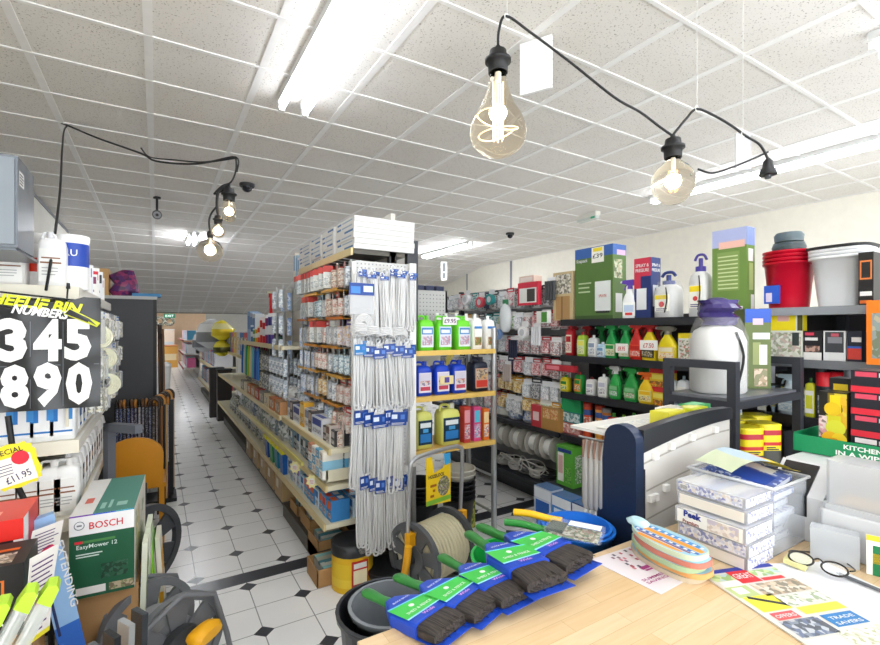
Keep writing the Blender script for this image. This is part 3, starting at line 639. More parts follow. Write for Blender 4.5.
# blue extending pole box
o = carton(.07, .05, .6, C('#8fb7e2'), art=[(0, 0, 1, .35, C('#2a65c0')), (.08, .3, .2, .85, NAVY)], sart=[(0, 0, 1, .5, C('#3c78cc'))], name='extending_pole_box', label='slim blue carton marked EXTENDING standing aslant by the cream shelving', loc=(-.235, 2.1, .3))
o.rotation_euler = (-.1, -.17, .25)
mb = MB(); mb.text(((-.035, -.027, 0), (1, 0, 0), (0, 0, 1)), .055, .38, .022, 'EXTENDING', WHITE, wide=.24, rot=-math.pi/2, al='c'); m_ = mb.build('lettering', o); 
carton(.14, .14, .3, KB, name='cardboard_box', label='small cardboard box under the blue extending pole carton', loc=(-.235, 2.12, 0), rz=.1)
# green box with the red maker's name
x_, v_, z_ = atz(108, 511, .81); GB = C('#1c5238', .35)
mb_l = dict(base=GB, top=C('#5f9385'))
bx = carton(.215, .5, .33, C('#1d5a3c'), top=C('#4b8576'), art=[(0, .76, 1, 1, C('#f3f2f1')), (0, .985, .35, 1, C('#7a2ab0')), (.35, .985, .7, 1, C('#2a5ad0')), (.7, .985, 1, 1, C('#2aa0c0')), (.08, .66, .2, .69, C('#d8263a')), (.2, .66, .7, .69, C('#4d8a4a')), (.1, .52, .5, .535, C('#cfe0d6')), (.1, .49, .45, .505, C('#cfe0d6')), (.1, .04, .55, .13, C('#e9e6e2')), (.6, .04, 1, .13, busy(('#5a4636', '#c9b79a', '#7d8a5a'), 50)), (.48, .2, .9, .38, busy(('#1d5a3c', '#10321f', '#1d5a3c', '#3d6a52', '#0e2417'), 45))],
    txt=[(.56, .82, .085, 'BOSCH', C('#d41f2b'), .52), (.42, .58, .05, 'EasyMower 12', C('#dfeee6'), .62)],
    tart=[(0, 0, .35, 1, C('#e6e4e1')), (.42, .1, .5, .25, C('#9ac2b8')), (.55, .1, .6, .3, C('#9ac2b8')), (.68, .12, .85, .22, C('#9ac2b8')), (.12, .28, .25, .42, C('#d86a5a'))], sart=[(0, 0, 1, 1, C('#e3dfd4')), (.1, .1, .4, .9, busy(('#b9b3a0', '#e9e4d8', '#d8b84a', '#8c9a6a'), 18)), (.5, .05, .8, .8, busy(('#cfc8b6', '#e9e4d8', '#6f8a4a', '#f0ece2'), 18))],
    name='garden_tool_carton', label='green and white carton with red maker name standing in the left foreground', loc=(-.17, 2.56, .48), rz=-.06)
mb = MB(); mb.ring((-.075, -.2515, .29), .016, .0016, C('#7d8286'), 'y', 20, 4); mb.box(-.083, -.067, -.2525, -.2505, .287, .293, C('#7d8286')); mb.build('round_emblem', bx)
carton(.24, .46, .48, KB, name='cardboard_box', label='plain cardboard box under the green and white carton', loc=(-.17, 2.58, 0), rz=-.06)
# leaning green seed and garden packs right of that carton
for i, (x_, v_, h_, tl, col, c2) in enumerate(((-.055, 2.42, .5, .03, '#d8dcc8', '#8aa05a'), (-.04, 2.52, .52, .02, '#cfd6c0', '#f0ece2'), (.0, 2.58, .46, -.06, '#5fbf2e', '#cfe83a'), (.02, 2.64, .44, -.08, '#7ac83a', '#e9e6d8'), (.04, 2.7, .42, -.06, '#e4dfd0', '#e0a52a'))):
    o = carton(.02, .17, h_, C(col), art=[(0, .1, 1, .5, C(c2))], sart=[(.05, .1, .95, .5, busy((col, c2, '#f3f3ee', '#5d7a34'), 22)), (.1, .6, .9, .85, C(c2))], name='garden_pack', label='slim %s garden pack by the green carton, %s from left' % (['pale grey-green', 'cream', 'bright lime', 'lime and cream', 'cream and amber'][i], ORD[i]), cat='pack', loc=(x_, v_, .0+.02 if h_ > 10 else .0), rz=-.05)
    o.rotation_euler = (0, tl, -.05); o.location.z = .02
    o.scale = (1, 1, 1.28 if h_ > .6 else 1.25)
# clear packs with lime tops, nearest foreground
for i, (px, py, d_) in enumerate(((4, 602, 1.12), (31, 590, 1.14), (53, 584, 1.17), (-6, 588, 1.3))):
    p = pdir(px, py, d_); t = thing('blind_pack', ['long clear pack with lime end cap at the bottom left corner', 'middle long clear pack with lime end cap in the left foreground', 'rightmost long clear pack with lime end cap beside the blue carton', 'long clear pack with lime end cap mostly outside the left edge'][i], 'pack', p)
    t.rotation_euler = (.1, .42, .1); t.scale = (.7, .5, .9)
    part(MB().box(-.022, .022, -.045, .045, -.5, -.03, C('#dfe6df', .12, a=.4, n=0)), 'clear_case', t)
    part(MB().box(-.012, -.002, -.036, -.01, -.49, -.04, WHITE).box(.004, .014, .0, .034, -.49, -.04, C('#c9ccc8')), 'white_slats', t)
    part(MB().prism([(-.024, -.04), (.024, -.05), (.022, 0), (.008, .01), (-.016, .004)], -.046, .046, C('#b5dc3c', .35), Matrix(((1, 0, 0, 0), (0, 0, -1, 0), (0, 1, 0, 0), (0, 0, 0, 1)))), 'end_cap', t)
carton(.34, .3, .52, KB, name='cardboard_box', label='cardboard box under the clear packs at the bottom left corner', loc=(-.23, 1.0, 0), rz=.1)
for i, (x_, v_) in enumerate(((-.15, 1.46), (-.12, 1.5), (-.09, 1.54), (-.175, 1.42), (-.06, 1.58))):
    o = MB().box(-.008, .008, -.03, .03, 0, .74, C(['#6d7176', '#3a3d42', '#b9bdc0', '#8d9196', '#4d5156'][i], .25, .5)).box(-.009, .009, -.031, .031, .28, .36, C('#e9e9e6')).build('metal_trim_pack', loc=(x_, v_, 0), rz=.5)
    o.rotation_euler = (0, .03, .5); tag(o, 'upright %s metal trim, %s of five left of the grey hose cart' % (['mid grey', 'near black', 'silver', 'pale grey', 'charcoal'][i], ['second', 'third', 'fourth', 'first', 'fifth'][i]), 'metal trim')
# grey hose cart with spoked drum, bottom
def wheel(mb, c, R, wdt, m, ax='x', hub=.3, spokes=5, rim=.16):
    """solid spoked disc wheel whose axle runs along local x"""
    old = mb.T; mb.T = old @ Matrix.Translation(c) @ Matrix.Rotation(math.pi/2, 4, 'Y')
    n = 36; ri = R*(1-rim)
    vs = []; fs = []
    for z, r0 in ((-wdt/2, R), (wdt/2, R), (wdt/2, ri), (-wdt/2, ri)):
        for i in range(n): a = 2*math.pi*i/n; vs.append((r0*math.cos(a), r0*math.sin(a), z))
    for k in range(4):
        for i in range(n): j = (i+1) % n; fs.append((k*n+i, k*n+j, ((k+1) % 4)*n+j, ((k+1) % 4)*n+i))
    mb.add(vs, fs, m, False); mb.cyl((0, 0, -wdt/2), (0, 0, wdt/2), R*hub, m=m, n=20)
    for i in range(spokes):
        a = 2*math.pi*i/spokes; b_ = 2*math.pi*.28/spokes
        P = [(R*hub*.9*math.cos(a-b_*1.6), R*hub*.9*math.sin(a-b_*1.6)), (ri*1.02*math.cos(a-b_), ri*1.02*math.sin(a-b_)), (ri*1.02*math.cos(a+b_), ri*1.02*math.sin(a+b_)), (R*hub*.9*math.cos(a+b_*1.6), R*hub*.9*math.sin(a+b_*1.6))]
        mb.prism(P, -wdt*.25, wdt*.25, m)
    mb.T = old; return mb
PG = C('#6b6d71', .4); PD = C('#34363a', .45); YO = C('#f3b01a', .35)
t = thing('hose_cart', 'grey plastic hose cart with spoked drum and yellow crank, bottom of the aisle', 'hose cart', (.075, 2.2, 0), math.radians(-62))
part(wheel(MB(), (.0, .0, .25), .2, .03, PG, spokes=6), 'drum_flange', t)
part(wheel(MB(), (-.22, .0, .25), .2, .03, PG, spokes=6), 'drum_flange', t)
part(MB().cyl((-.2, .0, .25), (-.02, .0, .25), .1, m=C('#8c8e90', .5), n=20), 'drum', t)
for x_ in (.035, -.26): part(MB().tube([(x_, .24, .015), (x_, .2, .2), (x_, .14, .4), (x_, .0, .46), (x_, -.14, .4), (x_, -.24, .015)], .012, PG, 8), 'side_frame', t)
part(MB().cyl((.02, .0, .25), (.06, .0, .25), .085, m=PD, n=20), 'gear_cover', t)
part(MB().loft([(-.055, .02, .06), (-.04, .03, .07), (.0, .035, .075), (.02, .02, .06)], YO, 14, 2.6, ), 'crank', t)
KIDS[t.name][-1].location = (.13, .05, .31); KIDS[t.name][-1].rotation_euler = (0, math.pi/2, .3)
t = thing('garden_trolley', 'dark trolley with a large spoked wheel standing behind the green carton', 'trolley', (-.17, 3.42, 0), math.radians(-48))
part(wheel(MB(), (.19, -.02, .25), .25, .035, C('#46484c', .45), spokes=6, hub=.24), 'wheel', t)
part(MB().cyl((.0, -.02, .25), (.2, -.02, .25), .015, m=SILVER), 'axle', t)
part(MB().box(.02, .15, -.03, .03, .2, .62, PD), 'body', t)
part(MB().box(-.1, -.06, -.05, 0, .3, .98, C('#6f727a', .4)).box(-.1, .15, -.05, 0, .93, .98, C('#6f727a', .4)), 'handle', t)
# wooden chair with a rounded back
t = thing('wooden_chair', 'amber wooden chair with a broad rounded back beyond the dark trolley', 'chair', (-.13, 4.05, 0), 0)
W_ = C('#c8861f', .3)
P = [(-.17, .44), (.17, .44), (.175, .6)]+[(.175*math.cos(a), .66+.13*math.sin(a)) for a in [math.pi*i/14 for i in range(15)]]+[(-.175, .6)]
part(MB().prism(P, -.012, .012, W_, Matrix(((1, 0, 0, 0), (0, 0, -1, -.16), (0, 1, 0, 0), (0, 0, 0, 1)))), 'backrest', t)
part(MB().box(-.19, .19, -.17, .2, .42, .45, W_), 'seat', t)
for x_ in (-.165, .165):
    for y_ in (-.15, .17): part(MB().box(x_-.016, x_+.016, y_-.016, y_+.016, 0, .42, W_), 'leg', t)
# walking stick rack
t = thing('stick_rack', 'low black rack packed with hanging patterned walking sticks at the left of the aisle', 'rack', (-.1, 4.95, 0))
for x_ in (-.2, .22): part(MB().box(x_-.015, x_+.015, -.015, .015, 0, .9, BLACK), 'post', t)
part(MB().box(-.2, .22, -.012, .012, .86, .885, BLACK), 'top_rail', t); part(MB().box(-.24, .26, -.14, .14, 0, .03, BLACK), 'base', t)
part(MB().box(-.2, .22, -.005, .005, .3, .85, C('#2a2320')), 'back_board', t)
SC = ['#1c2f6e', '#274a92', '#15234f', '#30509a', '#5a4a8a', '#3a2f55', '#c9c4cc', '#8a8490', '#2b2440', '#5d6f9e', '#6c5a3a', '#d8c8b8', '#3d6aa8', '#4a3a2a', '#d9d4dc']
SN = ['dark blue', 'bright blue', 'navy', 'royal blue', 'violet', 'aubergine', 'pale pink', 'grey', 'near black', 'steel blue', 'brown', 'cream', 'sky blue', 'walnut', 'white']
for i in range(15):
    x_ = -.19+i*.027; 
    mb = MB().tube([(x_, -.03, .34), (x_, -.03, .8), (x_, -.03, .86)], .0095, busy((SC[i], '#10131f', SC[i], '#d8d8e0'), 90), 7)
    mb.tube(curve_pts([(x_, -.03, .855), (x_, -.03, .9), (x_, -.06, .925), (x_, -.1, .915), (x_, -.115, .88)], 4), .012, C(['#1d1a18', '#6a4528', '#b8772e'][i % 3], .3), 7)
    tag(mb.build('walking_stick', loc=(-.1, 4.95-.012*(i % 2), 0)), 'walking stick with %s shaft on the low black rack, %s from left' % (SN[i], ORD[i]), 'walking stick')
for i in range(7):
    x_ = .02+.02*i; v_ = 4.55+.1*i
    mb = MB().tube([(0, 0, 0), (0, .03, .5), (0, .06, .88)], .011, C(['#2a1d16', '#8a5a30', '#1f1c1c', '#c9a070', '#3b2a4a', '#554438', '#b98a5a'][i], .35), 7)
    mb.tube(curve_pts([(0, .06, .88), (0, .07, .93), (-.03, .07, .96), (-.07, .07, .94), (-.08, .07, .9)], 4), .014, C(['#3a2416', '#221a16', '#c78a3a'][i % 3], .3), 7)
    mb.cyl((0, -.001, 0), (0, .001, .03), .015, m=BLACK)
    tag(mb.build('walking_stick', loc=(x_, v_, 0)), 'free-standing %s walking stick by the black rack, %s from the front' % (['dark', 'tan', 'black', 'pale wood', 'purple', 'grey-brown', 'honey'][i], ORD[i]), 'walking stick')
# tall dark cabinet
t = thing('display_cabinet', 'tall dark grey flat-sided cabinet at the left of the aisle', 'cabinet', (-.27, 5.75, 0))
part(MB().box(-.36, .27, -.35, .6, 0, 1.84, C('#46474c', .55)), 'body', t); part(MB().box(-.37, .28, -.36, .61, 1.84, 1.87, C('#b9bab8', .4)), 'top', t)
part(MB().box(.245, .275, -.36, -.33, 0, 1.84, C('#1c1c1e')), 'edge_strip', t)
for i in range(9):
    o = MB().cyl((0, 0, 0), (-.02, .1, 1.45+.05*(i % 4)), .013, m=C(['#5a3a22', '#2b1d14', '#8a6240', '#3d2a1c'][i % 4], .4), n=7).build('wooden_pole', loc=(.045+.018*(i % 3), 5.5+.09*i, 0))
    tag(o, '%s wooden pole leaning by the dark cabinet, %s from the front' % (['brown', 'dark', 'light', 'deep brown'][i % 4], ORD[i]), 'pole')
carton(.16, .25, .26, C('#c9a06a', .7), name='cardboard_box', label='tan cardboard box on top of the tall dark cabinet', loc=(-.47, 5.6, 1.87))
o = MB().loft([(0, .09, .08), (.05, .13, .1), (.12, .1, .1, .02, 0), (.2, .12, .08, -.02, 0), (.26, .05, .04, .03, 0)], busy(('#4a1d6e', '#2a2560', '#7a2a5a', '#1d1a40', '#a83a6a'), 16), 12, 2.5, smooth=False).build('gift_bag', loc=(-.27, 5.55, 1.87))
tag(o, 'crumpled purple and blue foil bag on top of the tall dark cabinet', 'bag')
carton(.24, .22, .03, C('#3f8ac0'), top=C('#e8e4da'), name='flat_pack', label='flat blue-edged pack on the tall dark cabinet in front of the foil bag', cat='pack', loc=(-.25, 5.5, 1.87) if False else (-.42, 5.45, 1.87) if False else (-.08, 5.52, 1.87))
# red fabric bits in shelf beyond the jerrycans
for i in range(4):
    o = MB().loft([(0, .05, .05), (.06, .07, .06), (.11, .04, .04)], busy((['#b8283a', '#3a6a4a', '#d8d4cc', '#8a2a3a'][i], '#2a2c2e', '#8a8d8a'), 40), 10, 2.4, smooth=False).build('wire_ball', loc=(-.2, 4.35+.14*i, .0))
    o.location.z = .0; o.scale = (1, 1, 1); o.location = (-.36, 4.4+.13*i, .0); tag(o, '%s mesh bundle on the floor beyond the cream shelving, %s back' % (['red', 'green', 'white', 'maroon'][i], ORD[i]), 'bundle')
# ================================================================ MIDDLE SHELVING RUN (faces the left aisle)
TANE = C('#d8c48e', .4); CRM = C('#e3dcc2', .45); PEGM = C('#c9c6bd', .5)
t = thing('gondola_shelving', 'tall double-sided shelving with hook panels, nearest bay beside the left aisle', 'shelving', (0, 0, 0))
GA, GB_ = 2.74, 3.98
part(MB().box(1.3, 1.33, GA, GB_, .1, 2.3, PEGM), 'back_panel', t)
part(MB().box(.9, 1.36, GA+.02, GB_, 0, .1, C('#4b463e')), 'plinth', t)
for v in (GA, GB_-.04): part(MB().box(1.29, 1.34, v, v+.04, 0, 2.12, DARK), 'upright', t)
part(MB().box(1.42, 1.50, GA-.0, GA+.04, 1.6, 2.14, C('#33353b', .35, .3)), 'end_post', t)
shelf_board(t, 1.04, 1.40, GA, GB_, 2.05, C('#55524a'), TANE, .04)
shelf_board(t, .90, 1.30, GA, GB_, .82, CRM, TANE)
shelf_board(t, .88, 1.30, GA, GB_, .60, CRM, TANE)
shelf_board(t, .87, 1.30, GA, GB_, .37, CRM, TANE)
# flat boards stacked on the top shelf
WB = C('#d8d8d6', .5); BP = C('#3d6fa8')
n_ = 0
for s_, (v0, v1, x0, x1, n, hh) in enumerate(((2.72, 3.06, 1.04, 1.46, 6, .034), (3.08, 3.34, 1.03, 1.42, 6, .033), (3.36, 3.62, 1.03, 1.4, 6, .032), (3.64, 3.96, 1.03, 1.4, 6, .03))):
    for k in range(n):
        x_ = (x0+x1)/2+random.uniform(-.004, .004)
        carton(x1-x0, v1-v0, hh-.0015, WB, left=True, art=[(0, 0, 1, .06, C('#c9c9c6'))], sart=[(.08, .3, .3, .7, BP), (.36, .35, .9, .62, C('#8fa6bf'))] if (k+s_) % 3 else [(.5, .3, .95, .7, BP)], name='flat_white_carton', label='flat white carton, %s from the top in the %s stack on the high shelf' % (ORD[n-1-k], ['nearest', 'second', 'third', 'farthest'][s_]), group='flat white cartons on the high shelf', loc=(x_, (v0+v1)/2, 2.05+k*hh))
for i in range(3):
    carton(.12, .05, .2+.03*i, C(['#dfe5ec', '#9fc0d8', '#e9e4d8'][i]), art=[(.1, .5, .9, .9, C('#6fa0c8'))], left=True, sart=[(.1, .4, .9, .9, C('#6a9cc6'))], name='product_box', label='pale upright box at the far end of the high shelf, %s from the cartons' % ORD[i], loc=(1.1, 4.03+.07*i, 1.96+.0*i))
# hook panel packets
def tubpack(w, h, lid, body, strip):
    mb = MB(); mb.box(-w/2, w/2, -.05, 0, -h, -h*.3, body); mb.box(-w/2, w/2, -.052, .002, -h*.3, -h*.02, lid)
    mb.rect(((-w/2, -.0505, -h), (1, 0, 0), (0, 0, 1)), w*.12, h*.12, w*.88, h*.55, strip); mb.rect(((w/2+.0002, -.05, -h), (0, 1, 0), (0, 0, 1)), .004, h*.1, .046, h*.55, strip)
    return mb
RH = C('#c4453f'); rh2 = C('#d8655a'); sp = C('#d9ddd9', .25)
PROTO = [
 tubpack(.07, .135, RH, sp, busy(('#dadbd6', '#b9c4c8', '#8f9a9e', '#f2f2ee'), 70)), tubpack(.07, .13, rh2, C('#cfd8dc', .25), busy(('#9fb2b8', '#dfe4e4', '#6f7f86'), 70)),
 packet(.085, .15, RH, C('#efe9df'), busy(('#e9e2d4', '#b98f7a', '#c9c4ba', '#8d5a4a'), 60), .2, .035), packet(.08, .145, C('#b43a3a'), WHITE, busy(('#f0ece6', '#c8b8ae', '#cf7a6a', '#f4f2ee'), 60), .25, .03),
 packet(.09, .15, C('#dfe3e8'), WHITE, busy(('#f2f4f6', '#b9c2cc', '#8893a0', '#e4e8ee'), 55), .2, .03), packet(.085, .15, C('#5a4a8a'), C('#e9e6f0'), busy(('#f2f0f6', '#bcb4cc', '#d8a84a', '#e8e8ee'), 55), .2, .03),
 packet(.085, .15, C('#8fb4c8'), C('#e4edf2'), busy(('#dbe8ee', '#8fb0c0', '#f2f6f8', '#5e8296'), 60), .2, .03), packet(.09, .14, C('#d9962e'), C('#efdfae'), busy(('#e9c86a', '#f4ecd0', '#b8803a', '#e2e0d4'), 60), .25, .03),
 packet(.085, .15, C('#3b3d42'), C('#d8d8d8'), busy(('#55585e', '#9a9da2', '#d8d8d8', '#2d2e33'), 60), .25, .03), packet(.07, .19, C('#2a4f9a'), WHITE, busy(('#f4f6fa', '#c2d0e6', '#e6ecf6', '#7d98c8'), 45), .18, .02)]
PKIT = [Kit(lambda m=m: tag(m.build('hardware_packet'), '', 'packet')) for m in PROTO]
PNAME = ['red-lidded tub pack', 'coral-lidded tub pack', 'red-headed blister pack', 'crimson-headed blister pack', 'white-headed blister pack', 'violet-headed blister pack', 'pale blue blister pack', 'amber-headed blister pack', 'black-headed blister pack', 'slim blue-headed pack']
rows = [(1.985, [4, 2, 2, 0, 0, 0, 0, 0, 0, 1, 1]), (1.80, [4, 3, 3, 2, 4, 6, 6, 0, 1, 9, 9]), (1.61, [5, 5, 4, 4, 3, 0, 0, 2, 4, 9, 9]), (1.425, [6, 6, 6, 4, 3, 3, 3, 9, 9, 9, 9]), (1.235, [3, 3, 4, 4, 7, 7, 9, 9, 4, 9, 9]), (1.055, [3, 2, 3, 6, 9, 4, 8, 8, 9, 9, 4])]
hp = thing('peg_rack', 'rows of wire hooks and amber display trays facing the left aisle', 'hook panel', (0, 0, 0))
for r, (z, cs) in enumerate(rows):
    for c in range(11):
        v = GA+.07+c*.108; k = cs[c]
        part(MB().cyl((1.0, v, z+.008), (1.3, v, z-.004), .0022, m=SILVER, n=5), 'hook', hp)
        for j in range(3):
            PKIT[k].put((1.045+.078*j+random.uniform(-.004, .004), v+random.uniform(-.004, .004), z), -math.pi/2+random.uniform(-.5, .05), '%s, %s row down, %s column back from the cables' % (PNAME[k], ORD[r], ORD[c]), 'packets on the tall aisle hook panel', sc=(1.2, 1.25, 1.16))
    if r < 5:
        for (a, b_) in (((0, 3), (5, 7), (8, 10)) if r % 2 else ((1, 4), (5, 8))):
            v0, v1 = GA+.03+a*.108, GA+.03+b_*.108
            part(MB().box(.985, 1.3, v0, v1, z-.186, z-.182, C('#dba238', .3)).box(.98, .985, v0, v1, z-.188, z-.17, C(['#e0a53a', '#c9742a', '#d9922e', '#dba84a', '#c8862c'][r], .3)), 'amber_tray', hp)
# big lower near corner packs
for i in range(4):
    PKIT[[2, 3, 2, 7][i]].put((1.0+.01*i, GA+.05+.1*i, .96), -math.pi/2-.45, '%s sagging below the hook rows, %s back' % (PNAME[[2, 3, 2, 7][i]], ORD[i]), sc=(1.25, 1.1, 1.15))
# goods on the three lower shelves of the near bay
def row_boxes(kind, x, z, v0, v1, specs, where, cat='box', name='product_box', depth=.12, layers=1):
    v = v0; i = 0
    while v < v1-.02:
        w_, h_, col, c2, nm = specs[i % len(specs)]
        for L in range(layers):
            carton(w_-.004, depth, h_-.002, C(col), art=[(.08, .55, .92, .92, C(c2)), (.1, .15, .9, .4, busy((col, c2, '#f2f2ee', '#6d6d72'), 60))], top=C(col), tart=[(.1, .1, .9, .4, C(c2)), (.1, .5, .7, .8, WHITE)], left=True, sart=[(.1, .3, .9, .8, C(c2))], name=name, cat=cat, label='%s %s, %s back%s' % (nm, where, ORD[i % 20], '' if layers == 1 else ', %s layer' % ['bottom', 'second', 'top'][L]), loc=(x+depth/2+random.uniform(0, .01), v+w_/2, z+L*h_), rz=-math.pi/2+random.uniform(-.04, .04))
        v += w_; i += 1
LB = [(.085, .13, '#3d86c6', '#e4662e', 'blue box with an orange top stripe'), (.085, .13, '#4a9ad2', '#d8452e', 'sky blue box with a red stripe'), (.085, .13, '#5aa6d8', '#e8703a', 'pale blue box with a coral stripe'), (.085, .12, '#cfe0ee', '#3d78b8', 'white and blue box')]
row_boxes(0, .9, .37, GA+.02, GA+.72, LB, 'on the lowest aisle shelf', layers=1)
row_boxes(0, 1.04, .37, GA+.02, GA+.9, LB[::-1], 'behind on the lowest aisle shelf', layers=1)
row_boxes(0, .9, .37, GA+.73, GB_, [(.09, .16, '#b8cfe0', '#7a6ab0', 'lilac and white carton'), (.1, .14, '#e9e9ee', '#5a78b8', 'white and blue carton')], 'on the lowest aisle shelf beyond the blue boxes')
# tray of white bits on middle shelf near end
t = thing('display_tray', 'cream display tray of mixed small packs below the hook rows', 'tray', (.98, 2.93, .62))
part(MB().box(-.1, .2, -.17, .17, 0, .012, CRM), 'base', t)
for a in (((-.1, -.09, -.17, .17)), ((-.1, .2, -.17, -.16)), ((-.1, .2, .16, .17))): part(MB().box(*a, .012, .07, CRM), 'side', t)
k = 0
for i in range(4):
    for j in range(2):
        for L in range(3):
            k += 1; c_ = ['#f0efe9', '#8fc4de', '#e9e4d8', '#5aa6cc', '#f4f2ea', '#c98a6a'][(i+j*2+L) % 6]
            o = carton(.07, .13, .055, C(c_), art=[(.1, .2, .9, .8, busy((c_, '#ffffff', '#7a8a96', '#b86a5a'), 70))], sart=[(.1, .2, .9, .8, busy((c_, '#ffffff', '#7a8a96', '#b86a5a'), 70))], left=True, name='small_pack', label='small %s pack in the cream tray, %s layer, %s across, %s row' % (['white', 'blue', 'bone', 'azure', 'ivory', 'terracotta'][(i+j*2+L) % 6], ['bottom', 'middle', 'top'][L], ORD[i], ['front', 'rear'][j]), cat='pack', loc=(.98-.055+.14*j+.0, 2.93-.12+.08*i, .632+.056*L), rz=-math.pi/2)
row_boxes(0, .93, .60, 3.12, GB_, [(.1, .13, '#9fb6c4', '#3a3f48', 'grey-blue pack'), (.09, .16, '#d9dde0', '#2f5f8a', 'white and teal pack'), (.1, .1, '#3d4148', '#b9bec4', 'dark grey pack'), (.08, .14, '#7d98a8', '#e4e8ea', 'slate pack')], 'on the second aisle shelf', cat='pack', name='product_pack')
row_boxes(0, .93, .82, 3.05, GB_, [(.22, .13, '#dfe3ea', '#46549a', 'large white carton with a navy square'), (.08, .15, '#4a4648', '#b9a89a', 'dark pack'), (.12, .15, '#e6e9ee', '#8a94b0', 'white carton'), (.1, .18, '#dca62e', '#f0d890', 'amber bag pack')], 'on the upper aisle shelf')
row_boxes(0, .93, .82, 2.78, 3.02, [(.08, .1, '#3d3c40', '#b9b4b0', 'charcoal pack'), (.08, .12, '#c9c4bc', '#7a5a4a', 'taupe pack')], 'under the sagging red packs', cat='pack', name='product_pack')
# price tickets on strings at the rails
def star_ticket(loc, rz, lab, col='#efe6a8', s_=.05):
    mb = MB(); fr = ((0, 0, 0), (1, 0, 0), (0, 0, 1)); P = [((s_ if i % 2 else s_*.7)*math.cos(2*math.pi*i/16), (s_ if i % 2 else s_*.7)*math.sin(2*math.pi*i/16)) for i in range(16)]
    mb.poly(fr, P, C(col), .001); mb.poly(fr, P[::-1], C(col), 0); mb.disc(fr, 0, 0, s_*.45, WHITE, .002); mb.lines(fr, -s_*.3, -s_*.25, s_*.35, s_*.25, 3, RED, .3, .003)
    o = mb.build('price_star', loc=loc, rz=rz); return tag(o, lab, 'price ticket')
star_ticket((.84, 3.35, .57), -.9, 'pale star price ticket hanging at the second aisle rail, far one'); star_ticket((.855, 2.98, .57), -.9, 'pale star price ticket hanging at the second aisle rail, near one')
# cardboard boxes beneath
for i, (v, w_, h_, x_) in enumerate(((2.86, .22, .13, .82), (3.12, .24, .2, .9), (3.42, .26, .24, .93), (3.75, .24, .22, .93))):
    t_ = thing('open_box', 'open brown cardboard box of small packs under the aisle shelf, %s from the near end' % ORD[i], 'box', (x_+.1, v, 0), -math.pi/2)
    part(MB().box(-w_/2, w_/2, -.1, .14, 0, .008, KRAFT), 'base', t_)
    for a in ((-w_/2, w_/2, -.1, -.094), (-w_/2, w_/2, .134, .14), (-w_/2, -w_/2+.006, -.1, .14), (w_/2-.006, w_/2, -.1, .14)): part(MB().box(*a, .008, h_*.8, KRAFT), 'wall', t_)
    for j in range(5):
        carton(.05, .15, h_*.7, C(['#8fc9cf', '#e9e9e4', '#5f9fb0', '#d8d2c4'][j % 4]), art=[(.1, .3, .9, .8, WHITE)], name='small_pack', label='small %s pack in the open floor box %s from near, %s inside' % (['teal', 'white', 'sea blue', 'beige'][j % 4], ORD[i], ORD[j]), cat='pack', loc=(x_+.12, v-w_/2+.03+j*(w_-.06)/4, .01), rz=-math.pi/2)
# ---- farther bays of the same run
FT = [Kit(lambda m=m: tag(m.build('hanging_pack'), '', 'packet')) for m in (
    packet(.12, .2, C('#e9eef4'), WHITE, busy(('#f2f4f6', '#b6c4d2', '#7e93aa', '#e2e8ee'), 40), .15, .04), packet(.12, .22, C('#2a5aa8'), WHITE, busy(('#e9eef6', '#9fb8d8', '#4a78b8'), 35), .2, .04),
    packet(.13, .2, C('#6a7078'), C('#cfd2d4'), busy(('#8a8d90', '#5a5d62', '#c9c6be', '#3a3c40'), 35), .15, .05), packet(.12, .22, C('#b9b08a'), C('#e4dcc0'), busy(('#8a8468', '#c9c09a', '#5d5a48', '#e2dcc6'), 35), .15, .05))]
def far_bay(v0, v1, lab, lv, top_z, xs=.87):
    t = thing('gondola_shelving', lab, 'shelving', (0, 0, 0))
    part(MB().box(1.3, 1.33, v0, v1, .1, top_z, PEGM), 'back_panel', t); part(MB().box(.95, 1.36, v0, v1, 0, .1, C('#4b463e')), 'plinth', t)
    part(MB().box(1.27, 1.33, v1-.04, v1, 0, top_z, BLACK), 'upright', t)
    for z, x in lv: shelf_board(t, x, 1.3, v0, v1, z, CRM, TANE)
    return t
far_bay(4.0, 6.2, 'second bay of the middle shelving with brushes and bottles on its top shelf', ((1.405, .9), (.82, .88), (.6, .88), (.37, .87)), 1.75)
far_bay(6.22, 8.4, 'third bay of the middle shelving, stacked with mixed goods', ((1.2, .95), (.82, .88), (.37, .87)), 1.5)
far_bay(9.6, 13.0, 'farthest low shelving along the aisle', ((1.25, .95), (.82, .9), (.37, .88)), 1.5)
# hanging white and blue packs at the start of the second bay
for r, z in enumerate((1.92, 1.7, 1.5)):
    for c in range(4): FT[c % 2].put((.93+.1*(c % 2), 4.08+.13*c, z), -math.pi/2-.35, '%s hanging pack on the second bay, %s row, %s column' % (['white', 'blue-headed'][c % 2], ['upper', 'second', 'third'][r], ORD[c]))
part_pole = MB().box(1.28, 1.33, 4.0, 4.6, 1.75, 2.0, DGREY).build('rail_panel'); tag(part_pole, 'short black rail panel above the second shelving bay', 'panel')
for r, z in enumerate((1.33, 1.15)):
    for c in range(14):
        k = 0 if c < 5 else (2, 3, 2)[c % 3]
        for j in range(2): FT[k if c < 5 else k].put((.97+.12*j, 4.1+.145*c, z), -math.pi/2-.3, '%s hanging pack on the second bay, %s row under its shelf, %s column' % ({0: 'white', 2: 'grey', 3: 'khaki'}[k], ['upper', 'lower'][r], ORD[c]), 'hanging packs under the second bay shelf')
